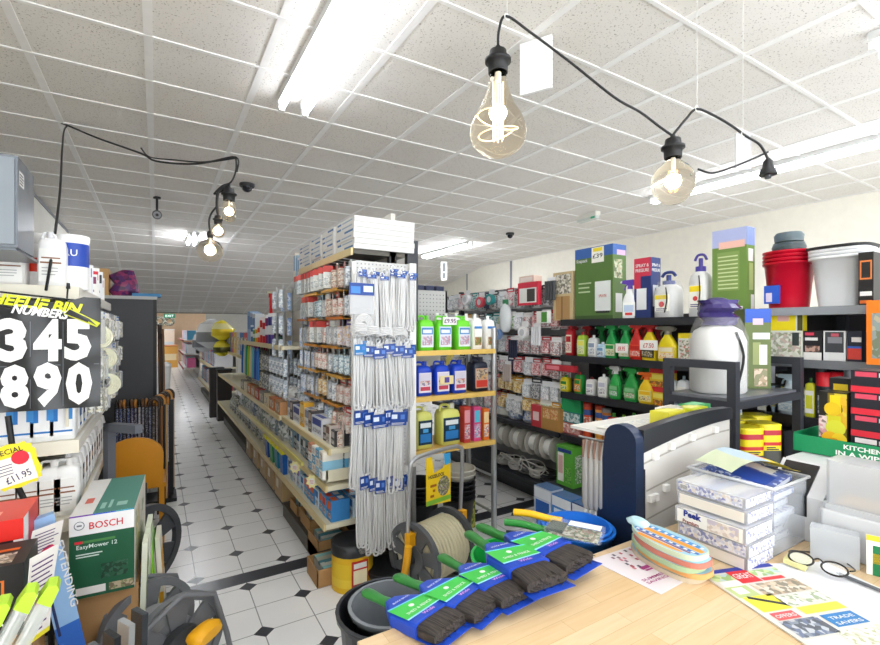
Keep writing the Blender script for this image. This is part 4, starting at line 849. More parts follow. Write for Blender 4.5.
# cleaning goods on the second bay's top shelf
cols = [('#e9e6e0', '#b8b8c0'), ('#efe9dc', '#9fa49a'), ('#eceae4', '#c4b8a0'), ('#2f5a4a', '#1d1d20'), ('#6a4aa8', '#f0f0f6'), ('#3a3f8a', '#f0f0f6'), ('#8a2a6a', '#f2eef4'), ('#d0252e', '#e4e4e8'), ('#d8322e', '#f0e4e0'), ('#e8582e', '#f4ead8'), ('#f0a02e', '#f0f0ea'), ('#5a9a4a', '#dfe8d4'), ('#3d78b8', '#e0e8f0')]
cn = ['ivory', 'cream', 'pale', 'dark green', 'purple', 'indigo', 'magenta', 'crimson', 'red', 'vermilion', 'orange', 'leaf green', 'blue']
for i, (a, b_) in enumerate(cols):
    if i < 3: continue
    can(.045, [.17, .2, .16, .25, .3, .3, .29, .24, .27, .18, .16, .15, .19][i], a, b_, [(.3, .6, b_)], name='bottle', label='%s bottle on the second bay top shelf, %s from the near end' % (cn[i], ORD[i]), cat='bottle', loc=(.99, 4.12+.14*i, 1.405))
for i in range(3): carton(.2, .1, .36-.02*i, C(['#8fb4dc', '#b9c8e4', '#dfe4ea'][i]), art=[(.1, .4, .9, .85, C('#5a8ac8'))], left=True, sart=[(.1, .3, .9, .8, C('#6a9ad0'))], name='product_box', label='tall pale blue box on the second bay top shelf, %s from the far end' % ORD[i], loc=(1.02, 6.1-.17*i, 1.405), rz=-math.pi/2)
mb = MB().cyl((0, 0, 0), (0, 0, .46), .016, m=RED, n=8).cyl((0, 0, .46), (0, 0, .5), .022, m=RED, n=8).box(-.04, .04, -.03, .03, .5, .52, C('#c9c4b0')); tag(mb.build('red_pump', loc=(.98, 4.85, 1.405)), 'upright red plunger pump among the bottles on the second bay', 'pump')
# bay top: cloths hanging below the shelf toward the far end
for i, c_ in enumerate(('#3f7ac8', '#2a5ab0', '#6ac0c8', '#e8d8b0', '#b8d84a', '#4aa87a', '#c8d8d0', '#2a6ab8')):
    P_ = MB().loft([(-.34, .012, .07), (-.2, .014, .055), (-.05, .01, .035), (0, .006, .01)], C(c_, .8), 10, 2.5)
    tag(P_.build('hanging_cloth', loc=(.9, 5.1+.14*i, 1.36)), '%s cloth hanging under the second bay shelf, %s from the near side' % (['blue', 'deep blue', 'aqua', 'cream', 'lime', 'green', 'white', 'royal blue'][i], ORD[i]), 'cloth')
# baskets, bags and boxes on the far lower shelves
def sack(rx, ry, h, m, name, lab, cat, loc, rz=0, seed=0):
    rr = random.Random(seed); mb = MB().loft([(0, rx*.85, ry*.8), (h*.15, rx, ry), (h*.5, rx*(.85+.2*rr.random()), ry*(.8+.3*rr.random()), rr.uniform(-.1, .1)*rx, 0), (h*.8, rx*.7, ry*.6, rr.uniform(-.2, .2)*rx, 0), (h, rx*.25, ry*.3)], m, 11, 2.3, smooth=False)
    return tag(mb.build(name, loc=loc, rz=rz), lab, cat)
for i in range(9):
    c_ = [('#b8875a', 'brown'), ('#c9743a', 'orange-brown'), ('#d8c8a0', 'sand'), ('#8a8478', 'grey'), ('#b03a2e', 'red')][i % 5]
    row = carton(.2, .22, .11, C(c_[0]), art=[(.1, .2, .9, .8, busy((c_[0], '#e9dcc0', '#5a4a3a'), 30))], left=True, name='product_box', label='%s box on the upper shelf of the far middle bays, %s back' % (c_[1], ORD[i]), loc=(1.0, 4.15+.24*i, .82), rz=-math.pi/2)
    sack(.09, .08, .13, busy((['#c9c4ba', '#7a8a9a', '#e9e4da', '#4a6a8a', '#b84a3a', '#5a7a4a'][i % 6], '#dfe0dc', '#5d6066', '#f2f2f0'), 24), 'goods_bag', 'crumpled bag of goods atop the far bay boxes, %s back' % ORD[i], 'bag', (1.02, 4.15+.24*i, .93), 0, i)
for i in range(11):
    sack(.1, .1, .19, busy((['#dfe2e4', '#3a5a8a', '#c9d0d4', '#e4e0d0', '#8a9a8a'][i % 5], '#9aa0a6', '#5a6a5a', '#eceeee'), 22), 'goods_bag', 'clear bag of mixed goods on the second shelf of the far bays, %s back' % ORD[i], 'bag', (1.0, 4.1+.22*i, .6), 0, 20+i)
for i in range(12):
    sack(.1, .1, .2, busy((['#8a8a78', '#b9bcc0', '#5a6a58', '#d8d4c4', '#2a3f6a'][i % 5], '#3a3d3a', '#a8a890', '#e2e2dc'), 22), 'goods_bag', 'bag of mixed goods on the lowest shelf of the far bays, %s back' % ORD[i], 'bag', (1.02, 4.95+.23*i, .37), 0, 50+i)
# four blue and green pails with yellow rims
for i in range(4):
    bc = ['#1f5fb0', '#1d7a9a', '#2a8a4a', '#23489a'][i]
    t_ = thing('yellow_rimmed_box', '%s open tub with bright yellow rim, %s from the near end, lower aisle shelf' % (['blue', 'teal', 'green', 'navy'][i], ORD[i]), 'tub', (.93, 3.92+.2*i, .37))
    part(MB().loft([(0, .075, .075), (.17, .09, .09)], C(bc, .35), 4, 2, smooth=False), 'body', t_)
    rm = MB()
    for a in ((-.075, .075, -.08, -.065), (-.075, .075, .065, .08), (-.075, -.06, -.065, .065), (.06, .075, -.065, .065)): rm.box(*a, .17, .195, C('#e8e02a', .35))
    part(rm, 'rim', t_)
tag(MB().box(.845, .86, 3.2, 5.2, .615, .64, C('#d9d07a', .4)).build('price_strip'), 'long pale yellow price strip along the second aisle rail', 'price strip')
for i, v in enumerate((4.15, 4.5, 4.85, 5.25, 5.7)):
    carton(.28, .2, .25, C(['#b3966a', '#a88a62', '#c0a275'][i % 3]), art=[(.2, .3, .5, .6, C('#e2d8c4'))], left=True, name='cardboard_box', label='brown cardboard box on the floor below the far aisle shelves, %s back' % ORD[i], loc=(.98, v, .0) if False else (.98, v, .101) if False else (1.0, v, .1), rz=-math.pi/2)
for i in range(7):
    c_ = ['#c83a4a', '#2a6ab8', '#d8d8d8', '#e8b84a', '#d070a0', '#5a9ac8', '#8a8a92'][i]
    carton(.28, .25, .3, C(c_), art=[(.1, .2, .9, .8, busy((c_, '#f2f2f2', '#3a4a6a', '#e8c84a'), 12))], left=True, name='toy_box', label='%s box on top of the third bay, %s back' % (['red', 'blue', 'white', 'yellow', 'pink', 'sky blue', 'grey'][i], ORD[i]), loc=(1.1, 6.4+.3*i, 1.2), rz=-math.pi/2)
for i, (px, py, d_, s_, cs, nm) in enumerate(((212, 332, 7.5, .26, ('#c9ccd0', '#8a8d92', '#e9eaec', '#5d6066'), 'silver grey'), (222, 329, 7.2, .17, ('#f2e23a', '#e0c82a', '#f4f0b0'), 'bright yellow'), (204, 340, 7.9, .2, ('#b9bcc0', '#7a7d84', '#dfe0e2'), 'pale grey'), (222, 347, 7.2, .14, ('#c9c02a', '#5a5a2a', '#e8dc4a'), 'olive and yellow'))):
    p = pdir(px, py, d_); o = MB().loft([(-s_, s_*.3, s_*.3), (-s_*.6, s_*.9, s_*.7), (0, s_, s_*.8, s_*.1, 0), (s_*.5, s_*.6, s_*.5, -s_*.1, 0), (s_*.8, s_*.15, s_*.15)], [C(cs[k % len(cs)], .25, .25) for k in (0, 1, 2, 0, 1)], 14, 2.2).build('foil_balloon', loc=p)
    tag(o, '%s foil balloon floating above the far shelving' % nm, 'balloon')
    tag(MB().tube([(0, 0, -s_*.9), (.02, 0, -s_-.04), (1.05-p.x, min(0, 8.3-p.y), 1.203-p.z)], .004, C('#d8d8d8'), 5).build('balloon_string', loc=p), 'ribbon of the %s balloon' % nm, 'ribbon')
# farthest bay goods and blue packs
for i in range(9):
    for r, z in enumerate((1.25, .82, .37)):
        c_ = [('#5aa0d0', 'sky blue'), ('#d890a8', 'pink'), ('#e4e4e8', 'white'), ('#3a5a9a', 'blue'), ('#b03a4a', 'red'), ('#8a9aa8', 'grey')][(i+2*r) % 6]
        carton(.3, .3, .3, C(c_[0]), art=[(.1, .1, .9, .9, busy((c_[0], '#f2f4f6', '#4a5a7a', '#c8d8e8'), 14))], left=True, sart=[(.05, .1, .95, .9, busy((c_[0], '#f2f4f6', '#4a5a7a', '#c8d8e8'), 14))], name='product_box', label='%s box on the farthest aisle shelving, %s shelf, %s back' % (c_[1], ['top', 'middle', 'bottom'][r], ORD[i]), loc=(1.1, 9.8+.35*i, z), rz=-math.pi/2)
for i, (x_, v) in enumerate(((.98, 8.7), (.9, 9.1))):
    t_ = thing('dark_post_stand', 'dark slim display stand in the gap between the shelving bays, %s one' % ['near', 'far'][i], 'display stand', (x_, v, 0))
    part(MB().box(-.1, .12, -.1, .1, 0, .85, C('#2a2320')), 'body', t_); part(MB().box(-.11, .13, -.11, .11, .85, .87, BLACK), 'top', t_)
# ---- back room
for i, (x0, x1, v0, v1, h_, c_, nm) in enumerate(((.05, .75, 21.6, 22.4, .85, '#e0a850', 'orange fronted counter at the end of the long aisle'), (-.95, -.2, 17.6, 18.8, 1.35, '#dfe0de', 'pale shelving block left of the back room aisle'), (.0, .7, 24.2, 25.2, 1.5, '#e6d2bc', 'beige display block against the far wall'))):
    t_ = thing('display_counter', nm, 'counter', ((x0+x1)/2, (v0+v1)/2, 0)); w_, d_ = (x1-x0)/2, (v1-v0)/2
    part(MB().box(-w_, w_, -d_, d_, 0, h_, C(c_)), 'body', t_); part(MB().box(-w_-.02, w_+.02, -d_-.02, d_+.02, h_, h_+.04, C('#c07a4a' if i == 0 else '#f0efec')), 'top', t_)
    part(MB().box(-w_+.05, w_-.05, -d_-.012, -d_, h_*.35, h_*.65, C('#f0dcb0' if i == 0 else '#c9cccf')), 'front_panel', t_)
t_ = thing('red_edged_shelving', 'sloping red-edged shelving right of the back room aisle', 'shelving', (.95, 18.8, 0))
for z in (.3, .75, 1.2): part(MB().box(-.2, .25, -1.8, 1.8, z-.03, z, C('#d8d4cc')).box(-.22, -.2, -1.8, 1.8, z-.05, z+.01, C('#a83a3a')), 'shelf', t_)
part(MB().box(.25, .28, -1.8, 1.8, 0, 1.5, C('#cfd0ce')), 'back_panel', t_)
for i in range(10):
    for r, z in enumerate((.3, .75, 1.2)):
        c_ = [('#e06a9a', 'pink'), ('#f2f2f4', 'white'), ('#5ab0d8', 'cyan'), ('#c8c8cc', 'silver'), ('#e8d4d8', 'blush')][(i+r) % 5]
        carton(.28, .25, .3, C(c_[0]), left=True, name='product_box', label='%s box in the back room shelving, %s shelf, %s back' % (c_[1], ['bottom', 'middle', 'top'][r], ORD[i]), loc=(.98, 17.2+.35*i, z), rz=-math.pi/2)
for i in range(8):
    c_ = [('#7d8a8e', 'grey'), ('#f0f0ee', 'white'), ('#4a5a9a', 'blue'), ('#c9b8a8', 'tan')][i % 4]
    carton(.2, .2, .28, C(c_[0]), name='product_box', label='%s box on the pale block left of the back room, %s along' % (c_[1], ORD[i]), loc=(-.88+.2*(i % 4), 17.8+.5*(i//4), 1.39))
for i, x_ in enumerate((.15, .5)):
    o = MB().ring((0, 0, 0), .16, .07, busy(('#2a3a2a', '#6a6a5a', '#3a4a3a', '#d8d0c0'), 20), 'y', 18, 6).build('wreath', loc=(x_, 24.14, 1.9)); tag(o, 'dark leafy wreath on the far wall, %s one' % ['left', 'right'][i], 'wreath')
for i, (x_, v, z, w_) in enumerate(((.35, 16.56, 2.02, .3), (.62, 19.9, 2.3, .3))):
    t_ = thing('exit_sign', ['green illuminated exit sign at the back room opening', 'green exit sign deeper in the back room'][i], 'exit sign', (x_, v, z))
    mb = MB().box(-w_/2, w_/2, -.02, .02, -.13, 0, C('#2f8a6a', .4, e=.35)); fr = ((-w_/2, -.0205, -.13), (1, 0, 0), (0, 0, 1)); mb.text(fr, w_*.5, .03, .07, 'EXIT', C('#eafff4', e=1.), wide=.22)
    part(mb, 'panel', t_); part(MB().box(-.012, .012, -.006, .006, 0, (.02 if i == 0 else .45), WHITE), 'hanger', t_)
t_ = thing('white_bin', 'pale grey tall bin at the left of the aisle before the back room', 'bin', (.06, 10.6, 0))
part(MB().loft([(0, .15, .15), (.8, .19, .19)], C('#d9d9d6'), 16, 5), 'body', t_); part(MB().loft([(.8, .2, .2), (.86, .2, .2), (.9, .12, .12)], C('#c9c9c8'), 16, 5), 'lid', t_)
for i in range(6):
    c_ = [('#2a3a7a', 'navy'), ('#e4e4e4', 'white'), ('#3a3a3e', 'black'), ('#6a8a9a', 'slate'), ('#f0e8dc', 'cream'), ('#4a6ab0', 'blue')][i]
    carton(.3, .35, 1.3-.05*i, C(c_[0]), art=[(.1, .4, .9, .9, busy((c_[0], '#f2f2f2', '#7a8aa8', '#b8b8bc'), 14))], name='display_box', label='tall %s display box along the left side of the aisle, %s back' % (c_[1], ORD[i]), loc=(-.25 if i % 2 else -.18, 11.2+.8*i, 0))
# ================================================================ END PANEL WITH WHITE CABLES
def perf(name, x0, x1, y, z0, z1, m, hole, lab, sp_=.025):
    t = thing(name, lab, 'hook panel', ((x0+x1)/2, y, z0)); w_ = (x1-x0)/2
    mb = MB().box(-w_, w_, 0, .022, 0, z1-z0, m); nx = int((x1-x0)/sp_); nz = int((z1-z0)/sp_)
    fr = ((-w_, -.0004, 0), (1, 0, 0), (0, 0, 1)); hs = []
    for i in range(nx):
        for j in range(nz):
            cx_, cz_ = (i+.5)*sp_, (j+.5)*sp_; mb.rect(fr, cx_-.004, cz_-.004, cx_+.004, cz_+.004, hole, .0004)
    part(mb, 'board', t); return t
tp = perf('perforated_panel', 1.04, 1.40, 2.695, .665, 1.97, C('#c9c9c7', .4), C('#85858a'), 'white perforated end panel carrying the bundles of white cables')
part(MB().box(.18, .225, -.03, .022, -.01, 1.31, C('#f1f1ee', .35)), 'edge_strip', tp)
part(MB().box(-.2, -.18, -.0, .022, 0, 1.3, C('#f1f1ee', .35)), 'edge_strip', tp)
CW = C('#d8d8d8', .4); HB = C('#163f8e', .4); HL = C('#2b78b8', .4)
def cable_pack(L, n, hz, hw, hh, style, seed, hcol=None, wide=1.):
    rr = random.Random(seed)
    def fn():
        t = thing('cable_pack', '', 'cable pack')
        mb = MB()
        for i in range(n):
            x = (i-(n-1)/2)*.011*wide+rr.uniform(-.003, .003); y = rr.uniform(-.012, .012); q = rr.uniform(.007, .012); l0 = -.035-rr.uniform(0, .02); l1 = -L*rr.uniform(.9, 1.); sx = rr.uniform(-.006, .006)
            P = [(x-q*.5, y, l0), (x-q, y, l0*.5+l1*.5), (x-q*1.3+sx, y+.004, l1+.03), (x+sx, y, l1), (x+q*1.3+sx, y-.004, l1+.03), (x+q, y, l0*.5+l1*.5), (x+q*.5, y, l0), (x, y, l0+.008)]
            mb.tube(curve_pts(P+[P[0]], 3)[:-1], .0058, CW, 5, True)
        part(mb, 'cable_bundle', t)
        part(MB().ring((0, 0, -.018), .013, .0032, C('#e4e6ea', .3), 'y', 14, 5), 'hanger_loop', t)
        hb = MB().box(-hw/2, hw/2, -.032, -.0305, hz-hh, hz, hcol or HB)
        fr = ((-hw/2, -.032, hz-hh), (1, 0, 0), (0, 0, 1)); hb.rect(fr, hw*.08, hh*.5, hw*.42, hh*.82, C('#d8e0f0')); hb.rect(fr, hw*.62, hh*.45, hw*.88, hh*.8, C('#4f7ac8')); hb.lines(fr, hw*.08, hh*.08, hw*.9, hh*.25, 2, WHITE, .4)
        part(hb, 'header_card', t)
        part(MB().loft([(-L*.99, hw*.35, .018), (-L*.9, hw*.55, .024), (-L*.3, hw*.5, .022), (-.03, hw*.4, .012)], CLEAR, 14, 3, smooth=True), 'clear_bag', t)
        return t
    return fn
TW = ['top', 'second', 'third', 'lowest']
for ti, (ytop, lpx, pxs, hz, hw, hh, wd) in enumerate(((268, 62, (360, 371, 382, 391, 400, 409), -.03, .055, .025, 1.1), (334, 76, (357, 369, 378, 387, 397, 406), -.06, .08, .062, 1.), (402, 88, (358, 368, 378, 388, 397), -.045, .105, .08, 1.1), (470, 80, (361, 370, 379, 388, 398), -.03, .062, .075, 1.1))):
    kits = [Kit(cable_pack(lpx*2.8/F, 5, hz, hw, hh, 0, ti*7+q, None if ti != 1 or q else HL, wd)) for q in range(2)]
    for i, px in enumerate(pxs):
        for j in range(2):
            v = 2.56+.05*j+.012*(i % 2); x_, d_ = atv(px+(2 if j else 0), v)
            kits[0 if (i == 0) else 1].put((x_, v, zat(ytop+(i % 3)*2-(3*j), d_)), random.uniform(-.3, .35), 'white cable pack, %s tier of the end panel, %s from left, %s' % (TW[ti], ORD[i], ['front', 'behind'][j]), 'white cable packs on the end panel', rot=(random.uniform(-.05, .03), random.uniform(-.06, .06), random.uniform(-.35, .35)))
for i, (px, py) in enumerate(((362, 290), (364, 324))):
    v = 2.52; x_, d_ = atv(px, v); t = thing('coil_pack', ['clear pack with a broad blue header at the top left of the end panel', 'clear pack with a flat white coil below the broad blue header'][i], 'pack', (x_, v, zat(py, d_)), .1)
    if i == 0:
        mb = MB().box(-.08, .08, 0, .003, -.03, .04, HB); fr = ((-.08, 0, -.03), (1, 0, 0), (0, 0, 1)); mb.rect(fr, .01, .01, .07, .05, C('#3f7fc8')); mb.rect(fr, .09, .02, .15, .055, C('#cfe0f4')); part(mb, 'header_card', t)
        part(MB().box(-.075, .075, 0, .02, -.14, -.03, POLY), 'clear_bag', t)
    else:
        mb = MB()
        for q in range(5): mb.ring((0, 0, 0), .02+.009*q, .0045, CW, 'y', 20, 5)
        part(mb, 'coil', t); part(MB().box(-.075, .075, -.008, .012, -.07, .09, CLEAR), 'clear_bag', t)
for i, (px, ytop) in enumerate(((359, 330), (372, 333), (384, 334), (397, 334))):
    mb = MB(); rr = random.Random(i)
    for q in range(5): mb.tube(curve_pts([(-.05, 0, -.01*q), (-.02, -.03, .012-.01*q), (.03, -.02, .01-.009*q), (.07, 0, -.02-.008*q)], 4), .005, CW, 5)
    v = 2.53; x_, d_ = atv(px, v); tag(mb.build('loose_cable', loc=(x_, v, zat(ytop-4, d_))), 'white cable slumped over the second tier of packs, %s from left' % ORD[i], 'cable')
# yellow tub with black lid
x_, y_, z_ = atz(356, 588, 0)
t = can(.125, .275, '#e8b91c', '#2a2b2f', [(.12, .3, '#f0cf3a'), (.3, .62, '#e9c42a')], name='storage_tub', label='yellow plastic tub with black lid on the floor below the white cables', cat='tub', loc=(x_, y_+.06, 0), capf=.24)
mb = MB().box(-.05, .05, -.128, -.118, .04, .19, C('#c8382a')); fr = ((-.05, -.1285, .04), (1, 0, 0), (0, 0, 1)); mb.rect(fr, .008, .02, .092, .1, C('#f2e6c0')); mb.rect(fr, .01, .11, .09, .14, WHITE); part(mb, 'label', t)
# ================================================================ BOTTLE RACK BESIDE THE END PANEL
STL = C('#b4b6b8', .32, .7); YW = C('#e2bd66', .4)
t = thing('bottle_rack', 'silver-posted rack with yellow-edged shelves holding five litre bottles', 'rack', (0, 0, 0))
for x_, y_, zt in ((1.445, 2.71, 1.62), (2.15, 2.75, 1.56), (1.445, 3.08, 1.62), (2.15, 3.08, 1.56)): part(MB().cyl((x_, y_, 0), (x_, y_, zt), .021, m=STL, n=14), 'post', t)
for z in (1.40, 1.09, .73):
    s_ = part(MB().box(1.46, 2.13, 2.73, 3.1, z-.025, z, C('#c9a24e', .5)), 'shelf', t); part(MB().box(1.45, 2.14, 2.715, 2.73, z-.03, z+.004, YW), 'front_edge', s_)
for z in (.18, .45): part(MB().cyl((1.445, 2.71, z), (1.445, 3.08, z), .01, m=STL), 'rail', t); part(MB().cyl((2.15, 2.75, z), (2.15, 3.08, z), .01, m=STL), 'rail', t)
perf('perforated_panel', 1.5, 1.97, 3.12, 1.41, 1.85, C('#b9b9b7', .45), C('#55565a'), 'grey perforated back board rising behind the green bottles', .03)
part(MB().box(.22, .235, 0, .03, 0, .44, C('#d4d4d2')), 'edge_strip', bpy.data.objects[[o.name for o in COL.objects if o.name.startswith('perforated_panel')][-1]])
for i, x_ in enumerate((1.72, 1.81, 1.9)): carton(.07, .05, .035, C('#20284a'), tart=[(.1, .1, .9, .9, C('#3a466e'))], name='small_pack', label='small navy pack on the grey perforated board, %s from left' % ORD[i], cat='pack', loc=(x_, 3.125+.011, 1.85))
def rk(px, v): return atv(px, v)[0]
LG = ('#dfe4ee', [(.05, .62, .95, .95, C('#4a8ac8')), (.15, .68, .85, .85, C('#e8eef6')), (.1, .1, .9, .55, busy(('#c98a9a', '#8a9ac0', '#e8dce4', '#b06a7a', '#dfe4ee'), 45))])
for i, px in enumerate((423, 441, 460)): jerry(.122, .12, .245, '#6fd832', '#63c42c', LG, label='bright green five litre jerrycan on the top rack shelf, %s from left' % ORD[i], loc=(rk(px, 2.83), 2.83, 1.4))
for i, px in enumerate((437, 446, 456, 466, 475)): jerry(.09, .09, .27, '#f3f3ef', '#efefec', None, label='plain white bottle behind the green jerrycans, %s from left' % ORD[i], loc=(rk(px, 2.99), 2.99, 1.4), name='bottle', cat='bottle', hand=False, capo=0)
LWb = ('#efece2', [(0, .88, 1, 1, C('#2a7ac8')), (.08, .5, .92, .85, C('#f6f4ee')), (.08, .05, .92, .45, busy(('#a8604a', '#6a8a3a', '#c9b07a', '#3a5a2a'), 40))])
for i, px in enumerate((474.5, 487.5)): jerry(.085, .09, .25, '#f4f4f0', '#f4f4f0', LWb, label='white bottle with blue and brown label right of the green jerrycans, %s' % ['left one', 'right one'][i], loc=(rk(px, 2.81), 2.81, 1.4), name='bottle', cat='bottle', hand=False, capo=0)
mb = MB().box(-.06, .06, 0, .002, -.02, .035, WHITE); fr = ((-.06, 0, -.02), (1, 0, 0), (0, 0, 1)); mb.text(fr, .06, .012, .03, '£9.95', C('#5a2a5a', n=0), .002, wide=.1); x_, d_ = atv(450, 2.755)
tag(mb.build('price_ticket', loc=(x_, 2.755, zat(322, d_)), rz=.05), 'handwritten white price ticket across the green jerrycans', 'price ticket')
LBl = ('#e4e0ea', [(.05, .6, .95, .95, C('#d8d4e4')), (.1, .1, .9, .3, C('#c8465a')), (.1, .35, .9, .6, busy(('#4a6a9a', '#e8d8b0', '#c8465a', '#e4e0ea'), 45))])
for i, px in enumerate((421, 439, 456)): jerry(.12, .12, .235, '#1b46c8', '#1a3fb4', LBl, label='royal blue jerrycan on the middle rack shelf, %s from left' % ORD[i], loc=(rk(px, 2.83), 2.83, 1.09))
jerry(.14, .12, .25, '#1e2536', '#1c2230', ('#c9a08a', [(.05, .05, .95, .4, C('#c83a2e')), (.05, .45, .95, .95, busy(('#b9a48a', '#d8a04a', '#2a3040', '#c8c0b8'), 40))]), label='near-black jerrycan right of the royal blue ones', loc=(rk(477, 2.83), 2.83, 1.09))
mb = MB().box(-.055, .055, 0, .002, -.03, .03, C('#e8d8a0')); fr = ((-.055, 0, -.03), (1, 0, 0), (0, 0, 1)); mb.rect(fr, .035, .012, .075, .05, C('#5a4a9a')); x_, d_ = atv(447, 2.755); tag(mb.build('price_ticket', loc=(x_, 2.755, zat(380, d_))), 'cream price ticket across the royal blue jerrycans', 'price ticket')
LY = ('#16364e', [(.1, .7, .9, .9, C('#e8eef0')), (.1, .1, .9, .45, C('#2a7ac0')), (.3, .5, .7, .65, C('#4aa0d8'))])
for i, (px, w_) in enumerate(((421, .13), (447, .165))): jerry(w_, .13, .285, '#e0e27a', '#eef0e0', LY, label='%s pale yellow jerrycan with dark label, lowest rack shelf' % ['left', 'right'][i], loc=(rk(px, 2.83), 2.83, .73), rough=.2)
for i, (px, w_, h_, c_, c2, nm) in enumerate(((465, .055, .26, '#c8423a', '#e8a0a8', 'red'), (475, .06, .25, '#e0508a', '#5ac0d8', 'pink and turquoise'), (484, .05, .23, '#e8782a', '#f0d8a0', 'orange'))):
    carton(w_, .06, h_, C(c_), art=[(.08, .1, .92, .5, busy((c2, c_, '#3a6ab0', '#f0f0f0'), 60)), (.08, .55, .92, .9, C(c2))], name='product_box', label='slim %s box right of the pale yellow jerrycans' % nm, loc=(rk(px, 2.79), 2.79, .73))
# buckets under the rack
BP_ = C('#232428', .35)
def bucket(r0, r1, h, m, rim=None, handle=True):
    mb = MB(); n = 28; secs = [(0, r0, r0), (h-.012, r1-.004, r1-.004), (h-.012, r1+.004, r1+.004), (h, r1+.006, r1+.006)]
    mb.loft(secs, m, n, 2, cap=False); mb.loft([(0, r0-.003, r0-.003), (h, r1-.003, r1-.003)][::-1], m, n, 2, cap=False); mb.loft([(0, r0, r0), (.004, r0, r0)], m, n, 2)
    mb.loft([(h, r1+.006, r1+.006), (h+.0005, r1-.003, r1-.003)], m, n, 2, cap=False)
    return mb
for i in range(7):
    c_ = C('#e9e5d8', .4) if i > 4 else BP_
    tag(bucket(.085, .125, .3, c_).build('bucket', loc=(1.93, 2.9, .0+.036*i)), '%s nested bucket under the rack, %s from the bottom' % (['black', 'white-rimmed'][i > 4], ORD[i]), 'bucket', 'nested buckets under the rack')
for i in range(5): tag(bucket(.1, .15, .34, BP_).build('bucket', loc=(1.6, 2.92, .0+.03*i)), 'black nested bucket behind the hose reel, %s from the bottom' % ORD[i], 'bucket', 'nested buckets behind the hose reel')
# green-yellow leaf pack hanging under the rack at right
o = carton(.12, .04, .2, busy(('#5a7a2a', '#a8b83a', '#2a3a1a', '#d8d86a'), 30), name='leaf_pack', label='olive leafy pack under the rack by the right post', cat='pack', loc=(2.07, 2.98, .0)); o.scale.z = 1.3
# black trough on the floor
tag(MB().loft([(0, .12, .1), (.1, .17, .13), (.11, .17, .13)], C('#1d1e22', .4), 20, 3.5).build('plastic_trough', loc=(1.24, 2.6, 0)), 'low black plastic trough on the floor left of the hose reel', 'trough')
# ---- hose reel
t = thing('hose_reel', 'garden hose reel with grey flanges, cream hose and silver handle under the rack', 'hose reel', (1.31, 2.40, 0), math.radians(16))
part(wheel(MB(), (-.03, 0, .215), .205, .03, C('#5f6266', .4), spokes=7, hub=.42), 'flange', t); part(wheel(MB(), (.29, 0, .215), .205, .03, C('#4d5054', .4), spokes=6, hub=.3), 'flange', t)
mb = MB()
for i in range(11):
    for L in (0, 1): mb.ring((.0+.027*i, 0, .215), .14+.018*L, .0125, C('#d8cfb0', .35), 'x', 28, 6)
part(mb, 'hose', t); part(MB().cyl((-.02, 0, .215), (.28, 0, .215), .13, m=C('#c9c0a2', .4), n=24), 'drum', t)
part(MB().tube(curve_pts([(-.06, .02, .02), (-.06, .02, .3), (-.06, 0, .72), (-.03, 0, .785), (.05, 0, .8), (.3, 0, .8), (.38, 0, .785), (.41, 0, .72), (.41, .02, .3), (.41, .02, .02)], 5), .013, C('#b9bbbe', .3, .6), 9), 'frame_tube', t)
for x_ in (-.06, .41): part(MB().box(x_-.022, x_+.022, -.022, .022, .3, .37, YO), 'clamp', t)
part(MB().cyl((-.05, 0, .215), (-.1, 0, .215), .03, m=PD).tube([(-.1, 0, .215), (-.11, -.02, .3)], .015, PD, 6), 'crank_arm', t)
part(MB().tube(curve_pts([(-.12, -.05, .33), (-.125, -.04, .24), (-.12, -.02, .17)], 5), .022, YO, 8), 'crank_handle', t)
part(MB().tube(curve_pts([(-.05, -.2, .03), (.0, -.24, .015), (.3, -.24, .015), (.38, -.2, .03)], 4), .014, PG, 7), 'foot', t)
# yellow card hung on the reel frame
t = thing('reel_card', 'yellow cardboard tag with plant picture hung on the reel handle', 'card', (1.345, 2.36, .495), math.radians(12))
mb = MB(); CY = C('#f2cd1e', .45); T_ = Matrix(((1, 0, 0, 0), (0, 0, -1, 0), (0, 1, 0, 0), (0, 0, 0, 1)))
mb.prism([(0, .02), (.2, 0), (.2, .26), (.16, .26), (.14, .22), (.06, .2), (.045, .3), (0, .3)][::1], 0, .003, CY, T_)
fr = ((0, -.003, 0), (1, 0, 0), (0, 0, 1))
mb.rect(fr, .0, .018, .197, .045, C('#7cba3a'), .001); mb.poly(fr, [(.15, .23), (.197, .235), (.197, .3), (.14, .3)], C('#3aa0d8'), .001)
mb.disc(fr, .14, .11, .05, busy(('#5a6a3a', '#a8a06a', '#7a5a8a', '#3a4a2a', '#d8d0b0'), 70), .0015, 20, 1.2); mb.text(fr, .08, .172, .02, 'HOZELOCK', INK, .002, wide=.13, bold=.03)
for q in range(3): mb.rect(fr, .03+.02*(q % 2), .06+.03*q, .06+.01*q, .075+.03*q, C('#a8601a'), .0015)
part(mb, 'tag', t)
tag(MB().tube([(1.06, 2.3, .012), (1.1, 2.32, .03), (1.18, 2.35, .02)], .014, C('#5a4a6a'), 7).build('hose_connector'), 'short dark hose connector left of the reel crank', 'connector')
